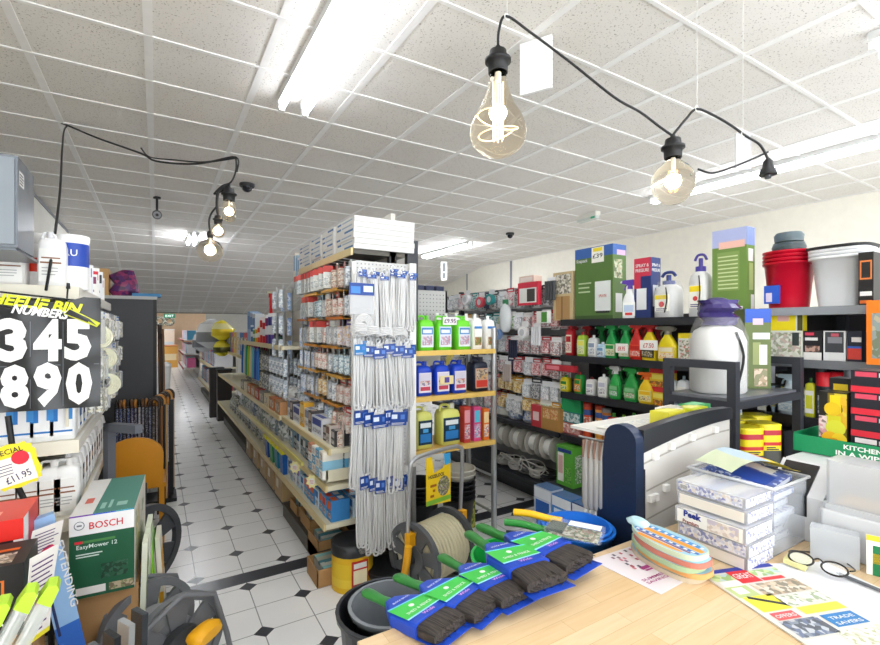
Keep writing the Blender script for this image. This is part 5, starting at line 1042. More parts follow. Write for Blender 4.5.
# ================================================================ COUNTER FRONT: TUBS AND BRUSHES
t = thing('display_bench', 'low black bench standing before the counter under the tubs of brushes', 'bench', (.9, 1.06, 0))
part(MB().box(-.52, .38, -.15, .15, .56, .6, BLACK), 'top', t)
for x_ in (-.49, .35):
    for y_ in (-.12, .12): part(MB().box(x_-.02, x_+.02, y_-.02, y_+.02, 0, .56, BLACK), 'leg', t)
tag(bucket(.1, .13, .26, C('#26282c', .3)).build('round_tub', loc=(.5, 1.055, .6)), 'black round tub under the nearest brush handle', 'tub')
tag(bucket(.07, .1, .26, C('#8b9096', .25, .3)).build('round_tub', loc=(.5, 1.055, .609)), 'grey liner inside the black round tub', 'tub')
tag(bucket(.09, .12, .28, C('#1fb04a', .35)).build('round_tub', loc=(.9, 1.06, .6)), 'bright green round tub under the middle brushes', 'tub')
tag(bucket(.085, .115, .315, C('#1f6fd0', .3)).build('round_tub', loc=(1.155, 1.05, .6)), 'bright blue round tub beside the navy display end', 'tub')
tag(bucket(.08, .105, .3, C('#2a7adf', .3)).build('round_tub', loc=(1.155, 1.05, .622)), 'second bright blue tub nested in the one beside the navy display', 'tub')
GH = C('#2f7a34', .3); WBL = C('#1a46b8', .35); WGR = C('#3fc04a', .35)
BRI = bpy.data.materials.new('brush_bristle'); BRI.use_nodes = True; nt = BRI.node_tree; b = nt.nodes['Principled BSDF']; b.inputs['Roughness'].default_value = .7
tc = N('TexCoord'); mp = N('Mapping'); mp.inputs['Scale'].default_value = (10, 420, 90); wv = N('TexNoise'); wv.inputs['Scale'].default_value = 1; cr = N('ValToRGB')
cr.color_ramp.elements[0].position = .35; cr.color_ramp.elements[0].color = lin('#141110'); cr.color_ramp.elements[1].position = .7; cr.color_ramp.elements[1].color = lin('#4a4038')
nt.links.new(tc.outputs['Object'], mp.inputs[0]); nt.links.new(mp.outputs[0], wv.inputs['Vector']); nt.links.new(wv.outputs['Fac'], cr.inputs[0]); nt.links.new(cr.outputs[0], b.inputs['Base Color'])
def brush():
    """lies along local x: bristle end at x=0 towards +x handle; y is the width; z up"""
    t = thing('paint_brush', '', 'paint brush')
    Tx = Matrix(((0, 0, 1, 0), (0, 1, 0, 0), (-1, 0, 0, 0), (0, 0, 0, 1)))
    mb = MB(); mb.T = Matrix.Rotation(math.pi/2, 4, 'Y')
    mb.loft([(-.0, .010, .056), (.03, .015, .055), (.075, .016, .052)], BRI, 22, 5, smooth=False)
    rr = random.Random(3)
    for i in range(46):
        y = -.053+.106*i/45+rr.uniform(-.001, .001); mb.T = Matrix.Identity(4); z = rr.uniform(-.011, .012); mb.cyl((.02, y, z), (-.008+rr.uniform(-.004, .008), y+rr.uniform(-.002, .002), z), .0014, .0007, BRI, 4)
    part(mb, 'bristles', t)
    w_ = MB()
    w_.T = Matrix.Rotation(math.pi/2, 4, 'Y')
    w_.loft([(.055, .019, .058), (.075, .019, .058), (.14, .0185, .055), (.175, .017, .034), (.2, .013, .017)], [WBL, WBL, WBL, WBL], 20, 6, smooth=False)
    w_.T = Matrix.Identity(4)
    fr = ((.2, -.056, .0192), (-1, 0, 0), (0, -1, 0)); fr = ((.06, -.056, .0192), (0, 1, 0), (-1, 0, 0)); fr = ((.2, .0, .0192), (0, -1, 0), (1, 0, 0))
    fr = ((.06, .0, .0192), (0, -1, 0), (1, 0, 0))
    w_.poly(fr, [(-.054, .022), (.054, .022), (.053, .072), (-.053, .086)], WGR, .0006); w_.poly(fr, [(-.054, .016), (.054, .018), (.054, .022), (-.054, .022)], C('#9adcf0'), .0007)
    w_.poly(fr, [(-.053, .086), (.053, .072), (.053, .076), (-.053, .091)], C('#6ac8e8'), .0007)
    w_.disc(fr, -.005, .06, .007, WHITE, .001, 10); w_.text(fr, .0, .034, .009, 'SHED & FENCE', WHITE, .001, wide=.075); w_.text(fr, .0, .004, .01, 'Wide', C('#f0a8f0'), .001, wide=.035); w_.text(fr, .0, .098, .006, 'BLOCK BRUSH', WHITE, .001, wide=.05)
    w_.box(-.02, .06, -.058, .058, -.0125, -.0115, WBL)
    part(w_, 'sleeve', t)
    h = MB(); h.T = Matrix.Rotation(math.pi/2, 4, 'Y')
    h.loft([(.18, .009, .022), (.2, .009, .016), (.235, .0095, .012), (.27, .0105, .0145, -.003, 0), (.295, .010, .015, -.004, 0), (.305, .006, .009, -.004, 0)], GH, 14, 2.4)
    h.T = Matrix.Identity(4); part(h, 'handle', t)
    return t
KB_ = Kit(brush)
names = ['nearest and leftmost', 'second from the left', 'third from the left', 'fourth from the left, raised on the others', 'fifth from the left, farthest along the edge']
bl = [((452, 622), (364, 591), 0), ((489, 603), (395, 576), .004), ((520, 591), (440, 556), .008), ((548, 577), (467, 533), .026), ((580, 558), (478, 526), .02)]
for i, (a, b_, up) in enumerate(bl):
    p = Vector(atz(a[0], a[1], .965+up)); q = Vector(atz(b_[0], b_[1], .925+up*1.2)); p.z = .953+up; q.z = .92+up*1.2
    dv = q-p; yaw = math.atan2(dv.y, dv.x); pit = -math.atan2(dv.z, math.hypot(dv.x, dv.y)); s_ = dv.length/.305
    KB_.put(p, label='green-handled fence brush with blue and green sleeve, %s' % names[i], rot=(0, pit, yaw), sc=(s_, min(1.05, s_*1.05), s_))
# small tool pack and yellow handle on the blue tub
def edge_tool(p, q, col, r, name, lab):
    mb = MB().tube(curve_pts([p, p.lerp(q, .35)+Vector((0, 0, .004)), p.lerp(q, .7), q], 4), r, C(col, .3), 9); mb.loft([(-.001, r*.9, r*.9), (.001, r*.9, r*.9)], C(col, .3), 8) if False else None
    return tag(mb.build(name), lab, 'brush')
pa, pb = Vector(atz(505, 522, .955)), Vector(atz(556, 532, .952)); edge_tool(pa, pb, '#2f8a3a', .011, 'brush_handle', 'slim green brush handle leading into the clear pack')
pa, pb = Vector(atz(514, 512, .97)), Vector(atz(562, 521, .965)); edge_tool(pa, pb, '#f0b81c', .011, 'brush_handle', 'bright yellow brush handle lying above the slim green one')
p = Vector(atz(548, 528, .96)); q = Vector(atz(606, 541, .957)); dv = q-p
t = thing('tool_pack', 'clear flat pack of small green scrapers lying on the blue tub', 'pack', p); t.rotation_euler = (0, 0, math.atan2(dv.y, dv.x)); L = dv.length
part(MB().box(0, L*.95, -.045, .045, 0, .018, CLEAR), 'clear_bag', t); part(MB().box(.01, L*.9, -.04, .04, .001, .003, busy(('#c9c4b4', '#4a8a4a', '#8a6a5a', '#e9e4d8', '#3a5a3a'), 55)), 'card_insert', t)
part(MB().box(L*.35, L*.9, .008, .04, .0182, .0195, C('#eef0e4')), 'label', t); part(MB().box(L*.02, L*.3, -.03, .03, .006, .014, C('#4a5a4e', .3, .3)), 'scraper_blade', t); part(MB().box(L*.5, L*.8, -.03, .0, .006, .014, busy(('#3a6a3a', '#8a5a4a', '#cfc8b8'), 60)), 'scraper_handle', t)
# ================================================================ RIGHT SHELVING RUN (black, faces left)
BK1 = C('#24252a', .45); BK2 = C('#303238', .4)
XF = 2.8
t = thing('black_shelving', 'black shelving bay at right with hook panel and cable reels', 'shelving', (0, 0, 0))
part(MB().box(3.22, 3.25, 2.72, 4.75, 0, 1.98, C('#9a9a9c', .5)), 'back_panel', t)
for v in (2.7, 4.71): part(MB().box(3.17, 3.22, v, v+.04, 0, 2.0, BK1), 'upright', t)
for z in (.70, .22): shelf_board(t, XF, 3.22, 2.72, 4.75, z, BK2, BK1)
part(MB().box(2.98, 3.22, 2.72, 4.75, 0, .19, BK2), 'plinth', t)
t = thing('black_shelving', 'black shelving bay at right stocked with spray bottles and sprayer boxes', 'shelving', (0, 0, 0))
part(MB().box(3.22, 3.25, 1.27, 2.7, 0, 1.66, C('#3a3336', .5)), 'back_panel', t)
for v in (1.25, 2.66): part(MB().box(3.17, 3.22, v, v+.04, 0, 1.72, BK1), 'upright', t)
for z in (1.62, 1.335, 1.04, .70, .22): shelf_board(t, XF, 3.22, 1.27, 2.7, z, BK2, BK1, .045)
part(MB().box(2.9, 3.22, 1.27, 2.7, 0, .19, BK2), 'plinth', t)
t = thing('black_shelving', 'black shelving bay farthest right holding buckets and boxed goods', 'shelving', (0, 0, 0))
part(MB().box(3.22, 3.25, -.3, 1.25, 0, 1.66, C('#2c292c', .5)), 'back_panel', t)
for v in (-.3, 1.0): part(MB().box(3.17, 3.22, v, v+.04, 0, 1.72, BK1), 'upright', t)
for z, ed in ((1.655, C('#8d9196', .35)), (1.39, C('#6a6d72', .35)), (1.1, BK1), (.75, BK1), (.22, BK1)): shelf_board(t, XF, 3.22, -.3, 1.25, z, BK2, ed, .035)
part(MB().cyl((2.86, 1.0, 0), (2.86, 1.0, 1.38), .022, m=BK1, n=8), 'front_post', t)
part(MB().box(2.9, 3.22, -.3, 1.25, 0, .19, BK2), 'plinth', t)
v_, d_ = atu(848, 2.81); part(MB().cyl((2.815, v_, .2), (2.815, v_, 1.36), .018, m=C('#45474d', .4), n=8), 'front_post', t)
RZ = -math.pi/2
def RV(px, u): return atu(px, u)
def rbox(p0, p1, yt, z, u, dep, base, name, label, cat='box', **k):
    v0, d0 = atu(p0, u); v1, d1 = atu(p1, u); vm = (v0+v1)/2; dm = (d0+d1)/2; h = zat(yt, dm)-z
    return carton(abs(v0-v1)-.003, dep, h, base, name=name, label=label, cat=cat, loc=(u+dep/2, vm, z), rz=RZ, **k), abs(v0-v1), h
# --- top shelf of the spray bay
OG = C('#56753a', .4); SB = C('#3a62a8', .4)
rbox(553, 573, 272, 1.62, 2.84, .14, C('#c9b48a'), 'feeder_carton', 'tan carton with a bird table picture at the far end of the top shelf', art=[(.1, .55, .9, .95, busy(('#f0ece0', '#3a3a30', '#a8a08a'), 30)), (.15, .02, .85, .5, C('#b08a5a')), (.42, .02, .5, .5, C('#8a6a42'))], sart=[(.1, 0, .5, 1, C('#d8c8a0')), (.5, 0, .9, 1, C('#b8945a'))])
bx, bw, bh = rbox(575, 613, 247, 1.62, 2.84, .15, OG, 'sprayer_carton', 'big green knapsack sprayer carton on the top right shelf', art=[(0, .86, 1, 1, SB), (0, 0, 1, .06, C('#3f5a2c')), (.46, .78, .78, .99, C('#f2f0e4')), (.1, .5, .45, .52, C('#b8c8a0')), (.1, .44, .4, .46, C('#b8c8a0')), (.1, .38, .42, .40, C('#b8c8a0')), (.55, .12, .95, .52, C('#dfe2e0')), (.58, .09, .92, .12, C('#2a2c2a')), (.5, .93, .74, .98, C('#f0d830'))], txt=[(.2, .79, .05, 'Knapsack', WHITE, .3), (.62, .84, .06, '£39', C('#2a2a3a', n=0), .26), (.75, .3, .04, 'SPRAYER', C('#c8463a'), .2)], sart=[(0, .86, 1, 1, SB), (.3, .86, .95, .93, C('#c8a8c8')), (.1, .55, .7, .8, busy(('#6a8a4a', '#c8b89a', '#3a4a2a', '#d8e0c8'), 30)), (.2, .1, .7, .35, C('#e0e2e0'))])
rbox(634, 651, 258, 1.62, 2.86, .11, C('#24346e'), 'sprayer_carton', 'navy and red boxed hand sprayer on the top right shelf', art=[(0, .7, 1, 1, C('#c8324a')), (0, .5, .4, .7, C('#c8324a')), (.15, .15, .75, .5, C('#e9ecec'))], txt=[(.5, .85, .055, 'SPRAY &', WHITE, .8), (.5, .77, .055, 'PRESSURE', WHITE, .8)], sart=[(0, 0, 1, .35, C('#1c2a5e')), (.2, .2, .75, .55, C('#dfe4ea')), (.45, .28, .52, .5, C('#c83a2e'))], stxt=[(.5, .85, .05, 'SPRAY &', WHITE, .8), (.5, .77, .05, 'PRESSURE', WHITE, .8)])
def pump_sprayer(r, h, cap, label, loc, rz=0, bag=True, lab=True, body='#d2d2d0', d=None, name='pressure_sprayer'):
    t = thing(name, label, 'sprayer', loc, rz); d = d or r
    part(MB().loft([(0, r*.9, d*.9), (h*.03, r, d), (h*.55, r, d), (h*.66, r*.85, d*.85), (h*.72, r*.5, d*.5)], C(body, .3), 24, 2.6), 'tank', t)
    part(MB().cyl((0, 0, h*.7), (0, 0, h*.8), r*.48, m=C(cap, .35), n=18).cyl((0, 0, h*.8), (0, 0, h*.93), r*.2, m=C(cap, .35), n=10), 'pump_cap', t)
    part(MB().tube(curve_pts([(-r*.6, 0, h*.9), (-r*.3, 0, h*.98), (r*.3, 0, h*.98), (r*.6, 0, h*.9)], 4), r*.13, C(cap, .35), 8), 'pump_handle', t)
    if lab:
        mb = MB().box(-r*.6, r*.6, -d*1.02, -d*.85, h*.15, h*.5, C('#f4f2e6')); fr = ((-r*.6, -d*1.02, h*.15), (1, 0, 0), (0, 0, 1)); W, H = r*1.2, h*.35
        mb.rect(fr, .02*W, .72*H, .98*W, .98*H, C('#f2d81c')); mb.disc(fr, W*.5, H*.42, W*.2, C('#d83a3a')); mb.lines(fr, W*.1, H*.05, W*.9, H*.22, 2, C('#4a3a7a', n=0)); part(mb, 'label', t)
    if r > .1:
        rr = random.Random(4); wr = []
        for q_ in range(7): wr.append((h*(.72+.045*q_), r*(.62+.2*rr.random()), r*(.5+.2*rr.random()), rr.uniform(-.015, .015), rr.uniform(-.01, .01)))
        part(MB().loft(wr, C('#3a3068', .2), 15, 2.2, smooth=False), 'crumpled_wrap', t)
    if bag: part(MB().loft([(h*.01, r*1.06, d*1.06), (h*.6, r*1.08, d*1.08), (h*.8, r*.8, d*.8)], CLEAR, 14, 2.4), 'clear_bag', t)
    part(MB().tube(curve_pts([(r*.3, -d*.9, h*.65), (r*.5, -d*1.08, h*.4), (r*.3, -d*1.08, h*.12)], 4), r*.05, BLACK, 6), 'hose', t)
    return t
def rp(px, u): v, d = atu(px, u); return v, d
v, d = rp(625, 2.76+.08); sprayer(.28, '#ececec', '#5a3aa0', ('#f4f4f0', [(.1, .3, .9, .8, C('#b8c8e0')), (.2, .05, .8, .25, C('#d83a3a'))]), w=.1, name='spray_bottle', label='white spray bottle with purple head before the big green carton', loc=(2.87, v-.02, 1.62), rz=RZ+.3)
v, d = rp(668, 2.9); pump_sprayer(.08, .31, '#2a3a7a', 'bagged white pump sprayer with navy handle on the top right shelf', (2.91, v, 1.62), RZ)
v, d = rp(700, 2.9); pump_sprayer(.062, .4, '#4a3f9a', 'tall white bottle sprayer with violet handle, left of the upright green carton', (2.91, v, 1.62), RZ, bag=False)
rbox(712, 747, 229, 1.62, 2.86, .09, C('#6b8a40'), 'sprayer_carton', 'upright green and lilac sprayer carton between the violet sprayer and red buckets', art=[(0, .8, 1, 1, C('#a8b0d8')), (.2, .78, .95, .86, C('#e8b8a8')), (.15, .3, .8, .74, C('#7f9a52'))]+[(.18, .32+.045*q_, .76, .335+.045*q_, C('#c8d4a0')) for q_ in range(9)]+[(.7, .2, .71, .21, C('#9aae6a')), (.05, .12, .45, .15, WHITE), (.5, .02, .9, .12, C('#e8e4e0'))], sart=[(0, .8, 1, 1, C('#7a8ac8')), (.2, .62, .8, .76, WHITE), (.3, .3, .8, .6, C('#a8b878')), (.5, .02, .9, .25, C('#e4e6e4'))])
# --- buckets
for i in range(4):
    v, d = rp(789, 3.02)
    o = bucket(.09, .118, .262, C('#cf1230', .3)).build('bucket', loc=(3.02, v, 1.655+.021*i)); tag(o, 'red bucket in the nested stack on the far right shelf, %s from the bottom' % ORD[i], 'bucket', 'nested red buckets')
mb = MB(); x_ = 3.02-.114; mb.box(x_-.001, x_+.012, v+.0, v+.075, 1.69, 1.79, C('#2a5ac8')); mb.rect(((x_-.001, v+.075, 1.69), (0, -1, 0), (0, 0, 1)), .01, .01, .04, .06, C('#e0d4ea')); tag(mb.build('bucket_sticker'), 'blue sticker on the front of the red buckets', 'sticker')
mb = MB().loft([(0, .075, .075), (.02, .08, .08), (.045, .072, .072), (.05, .05, .05)], C('#3d4a4e', .35), 20); tag(mb.build('round_cover', loc=(3.02, v, 1.985)), 'dark grey lid resting on the red bucket stack', 'lid')
tag(MB().loft([(0, .066, .066), (.035, .07, .07), (.05, .06, .06)], C('#55646a', .35), 20).build('round_cover', loc=(3.02, v, 2.036)), 'slate lid on top of the dark grey lid above the red buckets', 'lid')
for i in range(3):
    v, d = rp(842, 3.0)
    T_ = MB().loft([(0, .085, .075), (.25, .11, .1), (.25, .125, .112), (.265, .125, .112)], C('#f2f4f6', .35), 24, 4, cap=True)
    tag(T_.build('bin', loc=(3.0, v, 1.655+.018*i), rz=RZ), 'white square bin in the stack right of the red buckets, %s from the bottom' % ORD[i], 'bin', 'stacked white bins')
tag(MB().loft([(0, .13, .12), (.012, .135, .122), (.018, .1, .09)], BLACK, 24, 4).build('plastic_cover', loc=(3.0, v, 1.957), rz=RZ), 'black crumpled lid on the white bins', 'lid')
OGF = C('#ef7d1c', .4)
rbox(858, 874, 252, 1.655, 2.86, .2, C('#1c1b1c', .4), 'machine_carton', 'tall black carton with orange outlines right of the white bins', art=[(.1, .5, .9, .85, C('#d87a3a')), (.2, .53, .8, .82, C('#1c1b1c')), (.1, .2, .9, .28, WHITE), (.1, .06, .9, .12, C('#d86a2a'))])
o, _, _ = rbox(866, 896, 300, 1.391, 2.72, .1, OGF, 'machine_carton', 'bright orange carton at the right edge of the shelves', art=[(.2, .1, .8, .8, busy(('#5a6a4a', '#c8b89a', '#8a9aa0'), 20))])
# --- second row bottles (z 1.335)
def rbottle(kind, px, yt, z, label, u=2.87, **k):
    v, d = rp(px, u); h = zat(yt, d)-z; return kind(h=h, label=label, loc=(u, v, z), rz=RZ+random.uniform(-.1, .1), **k)
def L(base, a, b_): return (base, [(.05, .1, .95, .5, busy((a, b_, '#f2f0ea', base), 70)), (.08, .6, .92, .92, C(b_))])
def plain(h, body, cap, label, loc, rz, w=.08, d=.06, lab=None, group=None):
    return jerry(w, d, h, body, cap, lab or ('#f2f0ea', [(.1, .2, .9, .8, C(body))]), name='bottle', cat='bottle', hand=False, label=label, loc=loc, rz=rz, capo=0, group=group)
rows2 = [(plain, 571, 325, dict(body='#b8202a', cap='#d8353a', w=.07, lab=L('#e9dcc8', '#c8202a', '#b02028')), 'red bottle'), (plain, 583, 332, dict(body='#a8c83a', cap='#c83a3a', lab=L('#dfe8b0', '#5a8a2a', '#e8e060')), 'lime bottle with red cap'), (plain, 594, 335, dict(body='#dfe0e0', cap='#f2f2f2', lab=L('#f2f2f0', '#6a7a8a', '#8a9ab0')), 'white bottle'), (plain, 603, 342, dict(body='#b0d0e8', cap='#e8eef4', lab=L('#e4eef6', '#3a6a9a', '#7aa8d0')), 'pale blue bottle'),
 (sprayer, 612, 325, dict(body='#1f9a4a', head='#27a856', lab=L('#e9ecc8', '#c8a83a', '#2f9a4a')), 'green spray bottle left of its twin'), (sprayer, 626, 325, dict(body='#1f9a4a', head='#27a856', lab=L('#f4f2d8', '#d8c02a', '#e8e4c0')), 'green spray bottle with a paper ticket'), (sprayer, 637, 324, dict(body='#d02a24', head='#e0332c', lab=L('#e04a30', '#f0b89a', '#c82420')), 'red spray bottle'), (sprayer, 650, 323, dict(body='#f0d423', head='#d8262a', w=.11, lab=L('#3a3420', '#c8a82a', '#6a5a2a')), 'yellow spray bottle with red head'), (sprayer, 668, 326, dict(body='#f2dc1c', head='#8a8678', w=.125, lab=L('#f4d87a', '#e0702a', '#f2e8c8')), 'large yellow spray bottle with grey head')]
for fn, px, yt, kw, nm in rows2: rbottle(fn, px, yt, 1.335, '%s on the second shelf of the right bay' % nm, **kw)
for i in range(7):
    px = 574+14*i; kw = [dict(body='#a82028', head='#a01f2a'), dict(body='#1f8a44', head='#1f9448')][i in (2, 3, 4)]
    rbottle(sprayer, px, 326, 1.335, '%s spray bottle in the rear of the second right shelf, %s from left' % ('green' if i in (2, 3, 4) else 'dark red', ORD[i]), u=3.0, lab=L('#d8d0c0', '#8a2a2a', '#d8c8b0'), **kw)
rbox(678, 692, 333, 1.335, 2.86, .07, C('#dfe2d8'), 'product_box', 'white box with yellow lid at the near end of the second right shelf', art=[(0, .82, 1, 1, C('#f0d81c')), (.1, .1, .9, .75, busy(('#dfe2d8', '#5a7a4a', '#c8463a', '#f2f2ea'), 50))])
for i, (px, py, w_) in enumerate(((622, 350, .1), (649, 347, .13))):
    v, d = rp(px, 2.8); mb = MB().box(-w_/2, w_/2, 0, .002, -.02, .045, C('#f4f2ec')); mb.text(((-w_/2, 0, -.02), (1, 0, 0), (0, 0, 1)), w_/2, .015, .03, '£' + ['8.95', '7.50'][i], C('#c8362e'), .002, wide=w_*.6)
    tag(mb.build('price_ticket', loc=(2.795, v, zat(py, d)), rz=RZ), 'white price ticket across the %s spray bottles' % ['green', 'red and yellow'][i], 'price ticket')
# --- third row (z 1.04)
rows3 = [(plain, 566, 375, dict(body='#e8d82a', cap='#2f9a3a', lab=L('#f0e04a', '#4a9a3a', '#2f8a3a')), 'yellow and green bottle'), (plain, 580, 372, dict(body='#2f9a44', cap='#c83a3a', lab=L('#f09a2a', '#e86a1c', '#2f9a44')), 'green bottle with orange label'), (plain, 592, 377, dict(body='#e4e4e0', cap='#8a3a3a', lab=L('#f2f2f0', '#6a6a7a', '#b8b8c8')), 'white bottle with maroon cap'), (plain, 604, 374, dict(body='#e9e9e4', cap='#f2f2f2', lab=L('#f2f2f0', '#3a3a4a', '#c8c8d8')), 'plain white bottle'),
 (sprayer, 616, 366, dict(body='#2fae4e', head='#f2f4f2', lab=L('#4ab05a', '#c8a8d8', '#8ac890')), 'green spray bottle with white head'), (sprayer, 632, 368, dict(body='#2aa04a', head='#2fb04e', w=.11, lab=L('#58b060', '#e0708a', '#8ac890')), 'green spray bottle with pink label'), (sprayer, 647, 372, dict(body='#f0c81c', head='#ea6a1c', w=.11, lab=L('#f4e48a', '#3a3a5a', '#f0c01c')), 'yellow spray bottle with orange head')]
for fn, px, yt, kw, nm in rows3: rbottle(fn, px, yt, 1.04, '%s on the third shelf of the right bay' % nm, **kw)
for i in range(6):
    rbottle(sprayer, 612+9*i, 367, 1.04, 'green spray bottle in the rear of the third right shelf, %s from left' % ORD[i], u=3.0, body='#1f8a40', head='#2aa04c', lab=L('#a8d8a0', '#2a7a3a', '#6ab86a'))
for k in range(2):
    v0, d0 = atu(655, 2.86); z = 1.04+.125*k
    carton(.12, .12, .123, C('#e8c22a'), art=[(0, .72, 1, 1, C('#cc2a2a')), (0, 0, 1, .3, busy(('#e8702a', '#5a3a2a', '#f0c83a'), 40)), (.15, .4, .85, .65, C('#f2e060'))], sart=[(0, .72, 1, 1, C('#cc2a2a')), (0, 0, 1, .3, C('#e8702a'))], name='product_box', label='red and yellow box by the green sprays, %s of the pair' % ['lower', 'upper'][k], loc=(2.92, v0-.02, z), rz=RZ)
for i, (px, c_) in enumerate(((672, '#e9ecec'), (684, '#dfe4e8'))):
    rbottle(plain, px, 376, 1.04, 'white bottle behind the dark frame on the third right shelf, %s one' % ['left', 'right'][i], body=c_, cap='#8aa0a8', w=.07)
# --- fourth row (z .70)
for k, (c_, c2, h_, nm) in enumerate((('#b8605a', '#e0a8a0', .09, 'rust patterned'), ('#1f7a7a', '#d8e8e8', .09, 'teal labelled'), ('#1f9a5a', '#2fae6a', .11, 'bright green'))):
    v0, d0 = atu(571, 2.86); carton(.2, .14, h_-.001, C(c_), art=[(.05, .1, .95, .9, busy((c_, c2, c_, '#f2f2f0'), 30))] if k < 2 else [], name='product_box', label='%s box in the stack of three on the fourth right shelf' % nm, loc=(2.93, v0, .70+sum((0, .09, .18)[k:k+1])), rz=RZ)
for i, (px, yt, c_, cp, nm) in enumerate(((588, 402, '#d8502a', '#c83a2a', 'orange-red'), (600, 405, '#e8a24a', '#b8402a', 'amber'), (607, 408, '#c8742a', '#8a8a8a', 'rust'))):
    v, d = rp(px, 2.88); can(.035, zat(yt, d)-.70, c_, cp, [(.3, .6, busy((c_, '#f2e8d8', '#8a3a2a'), 50)), (.65, .8, '#3a5a9a')], name='canister', label='%s canister beside the stacked boxes on the fourth right shelf' % nm, loc=(2.88, v, .70))
for i in range(7):
    c_ = ['#c81f2a', '#d8262e', '#b81f2a'][i % 3]; px = 614+10*i
    rbottle(plain, px, 413+(i % 2)*2, .70, 'red bottle with %s cap on the fourth right shelf, %s from left' % (['green', 'lime', 'green', 'white'][i % 4], ORD[i]), body=c_, cap=['#4aa83a', '#8ac83a', '#4aa83a', '#e9e9e9'][i % 4], w=.09, lab=('#c8202a', [(.1, .3, .9, .7, C('#f2d8d0'))]))
# --- bottom row of the spray bay: green mesh-like packs, black sacks
for i, (px, w_, dp) in enumerate(((559, .17, 2.66), (573, .14, 2.84))):
    v, d = rp(px, dp); carton(w_, .12, .31, C('#5aa83a', .5), art=[(.08, .1, .45, .82, C('#f0eee8')), (.12, .3, .4, .75, C('#e0b8b0')), (.55, .1, .9, .5, busy(('#5aa83a', '#3a7a2a', '#8ac85a'), 60)), (.1, .84, .9, .93, C('#23388a'))], sart=[(.2, .1, .8, .8, busy(('#5aa83a', '#3a7a2a', '#e8e8e0'), 50))], name='seed_pack', cat='pack', label='bright green boxed pack on the bottom right shelf, %s one' % ['near', 'far'][i], loc=(dp+.12, v, .325 if i == 0 else .222), rz=RZ)
tag(MB().box(2.66, 2.84, 2.3, 2.75, 0, .32, C('#33363c')).build('floor_crate'), 'dark crate carrying the green boxed packs', 'crate')
for i in range(3):
    sack(.1, .09, .4-.06*i, C(['#1d1e22', '#26272b', '#2b2d33'][i], .25), 'black_sack', 'glossy black sack beside the green packs, %s from left' % ORD[i], 'sack', (2.93, 1.92-.2*i, .221), 0, 90+i)
# blue boxes standing on the floor
for i, (p0, p1, c_, c2, nm) in enumerate(((534, 551, '#cfd8e8', '#2a62b8', 'white and blue'), (552, 571, '#3a86d0', '#dfe8f4', 'bright blue'), (572, 590, '#23407e', '#c8324a', 'dark blue with red print'), (591, 606, '#dfe0da', '#c8a83a', 'white and gold'))):
    v0, d0 = atu(p0, 2.52); v1, d1 = atu(p1, 2.52); h_ = zat([488, 497, 505, 510][i], (d0+d1)/2)
    carton(abs(v0-v1)-.003, .13, h_, C(c_), top=C('#5d7fb0'), art=[(0, .75, 1, .97, C('#e9eef6')), (.1, .4, .9, .7, C(c2)), (.1, .05, .9, .35, busy((c_, c2, '#16264a', '#eef2f8'), 40))], sart=[(.1, .1, .9, .9, C(c2))], name='product_box', label='%s box on the floor before the right shelving' % nm, loc=(2.585, (v0+v1)/2, 0), rz=RZ)
# --- cable reels on the lower shelf of the hook bay
RG = C('#b9b5ac', .45); RC = C('#efefea', .4)
def reel():
    t = thing('cable_reel', '', 'cable reel')
    for s_ in (-1, 1): part(MB().cyl((0, s_*.055, 0), (0, s_*.063, 0), .115, m=RG, n=28), 'flange', t)
    mb = MB()
    for i in range(9): mb.ring((0, -.048+.012*i, 0), .068, .008, RC, 'y', 24, 5)
    part(mb, 'cable', t); part(MB().cyl((0, -.055, 0), (0, .055, 0), .062, m=RC, n=20), 'core', t); part(MB().cyl((0, -.066, 0), (0, .066, 0), .02, m=DGREY, n=12), 'hub', t)
    return t
KR = Kit(reel)
for i, px in enumerate((506, 521, 537, 552)):
    v, d = rp(px, 2.86); KR.put((2.88, v, .545), label='grey-flanged reel of white cable under the fourth shelf, %s from the far end' % ORD[i])
v0, _ = rp(500, 2.88); v1, _ = rp(560, 2.88); tag(MB().cyl((2.88, v1-.05, .545), (2.88, v0+.1, .545), .014, m=SILVER, n=10).build('reel_rod'), 'steel rod carrying the white cable reels', 'rod')
for i in range(5):
    v, d = rp(503+11*i, 2.9); mb = MB(); rr = random.Random(40+i)
    for q in range(7): mb.ring((rr.uniform(-.01, .01), rr.uniform(-.01, .01), .012+.011*q), .07+rr.uniform(-.012, .012), .006, C(['#c9c7c2', '#e9e8e4', '#8a8a8c', '#d8d5cc', '#3a3a3e'][i], .4), 'z', 20, 5)
    tag(mb.build('cable_coil', loc=(2.93, v, .221)), '%s cable coil on the lowest shelf below the reels, %s from the far end' % (['grey', 'white', 'mid grey', 'cream', 'black'][i], ORD[i]), 'cable coil')
for i, (px, z0) in enumerate(((512, .31), (530, .33))):
    v, d = rp(px, 2.84); mb = MB(); rr = random.Random(i)
    P = [(.05*math.cos(a*1.7+i), .16*math.cos(a)-.0, .05*math.sin(a*1.3)) for a in [k_*.5 for k_ in range(26)]]
    mb.tube(curve_pts(P, 3), .005, C('#d5d3ce', .4), 5); tag(mb.build('loose_cable', loc=(2.86, v, z0)), 'loose pale cable tangled over the lowest shelf, %s one' % ['far', 'near'][i], 'cable')
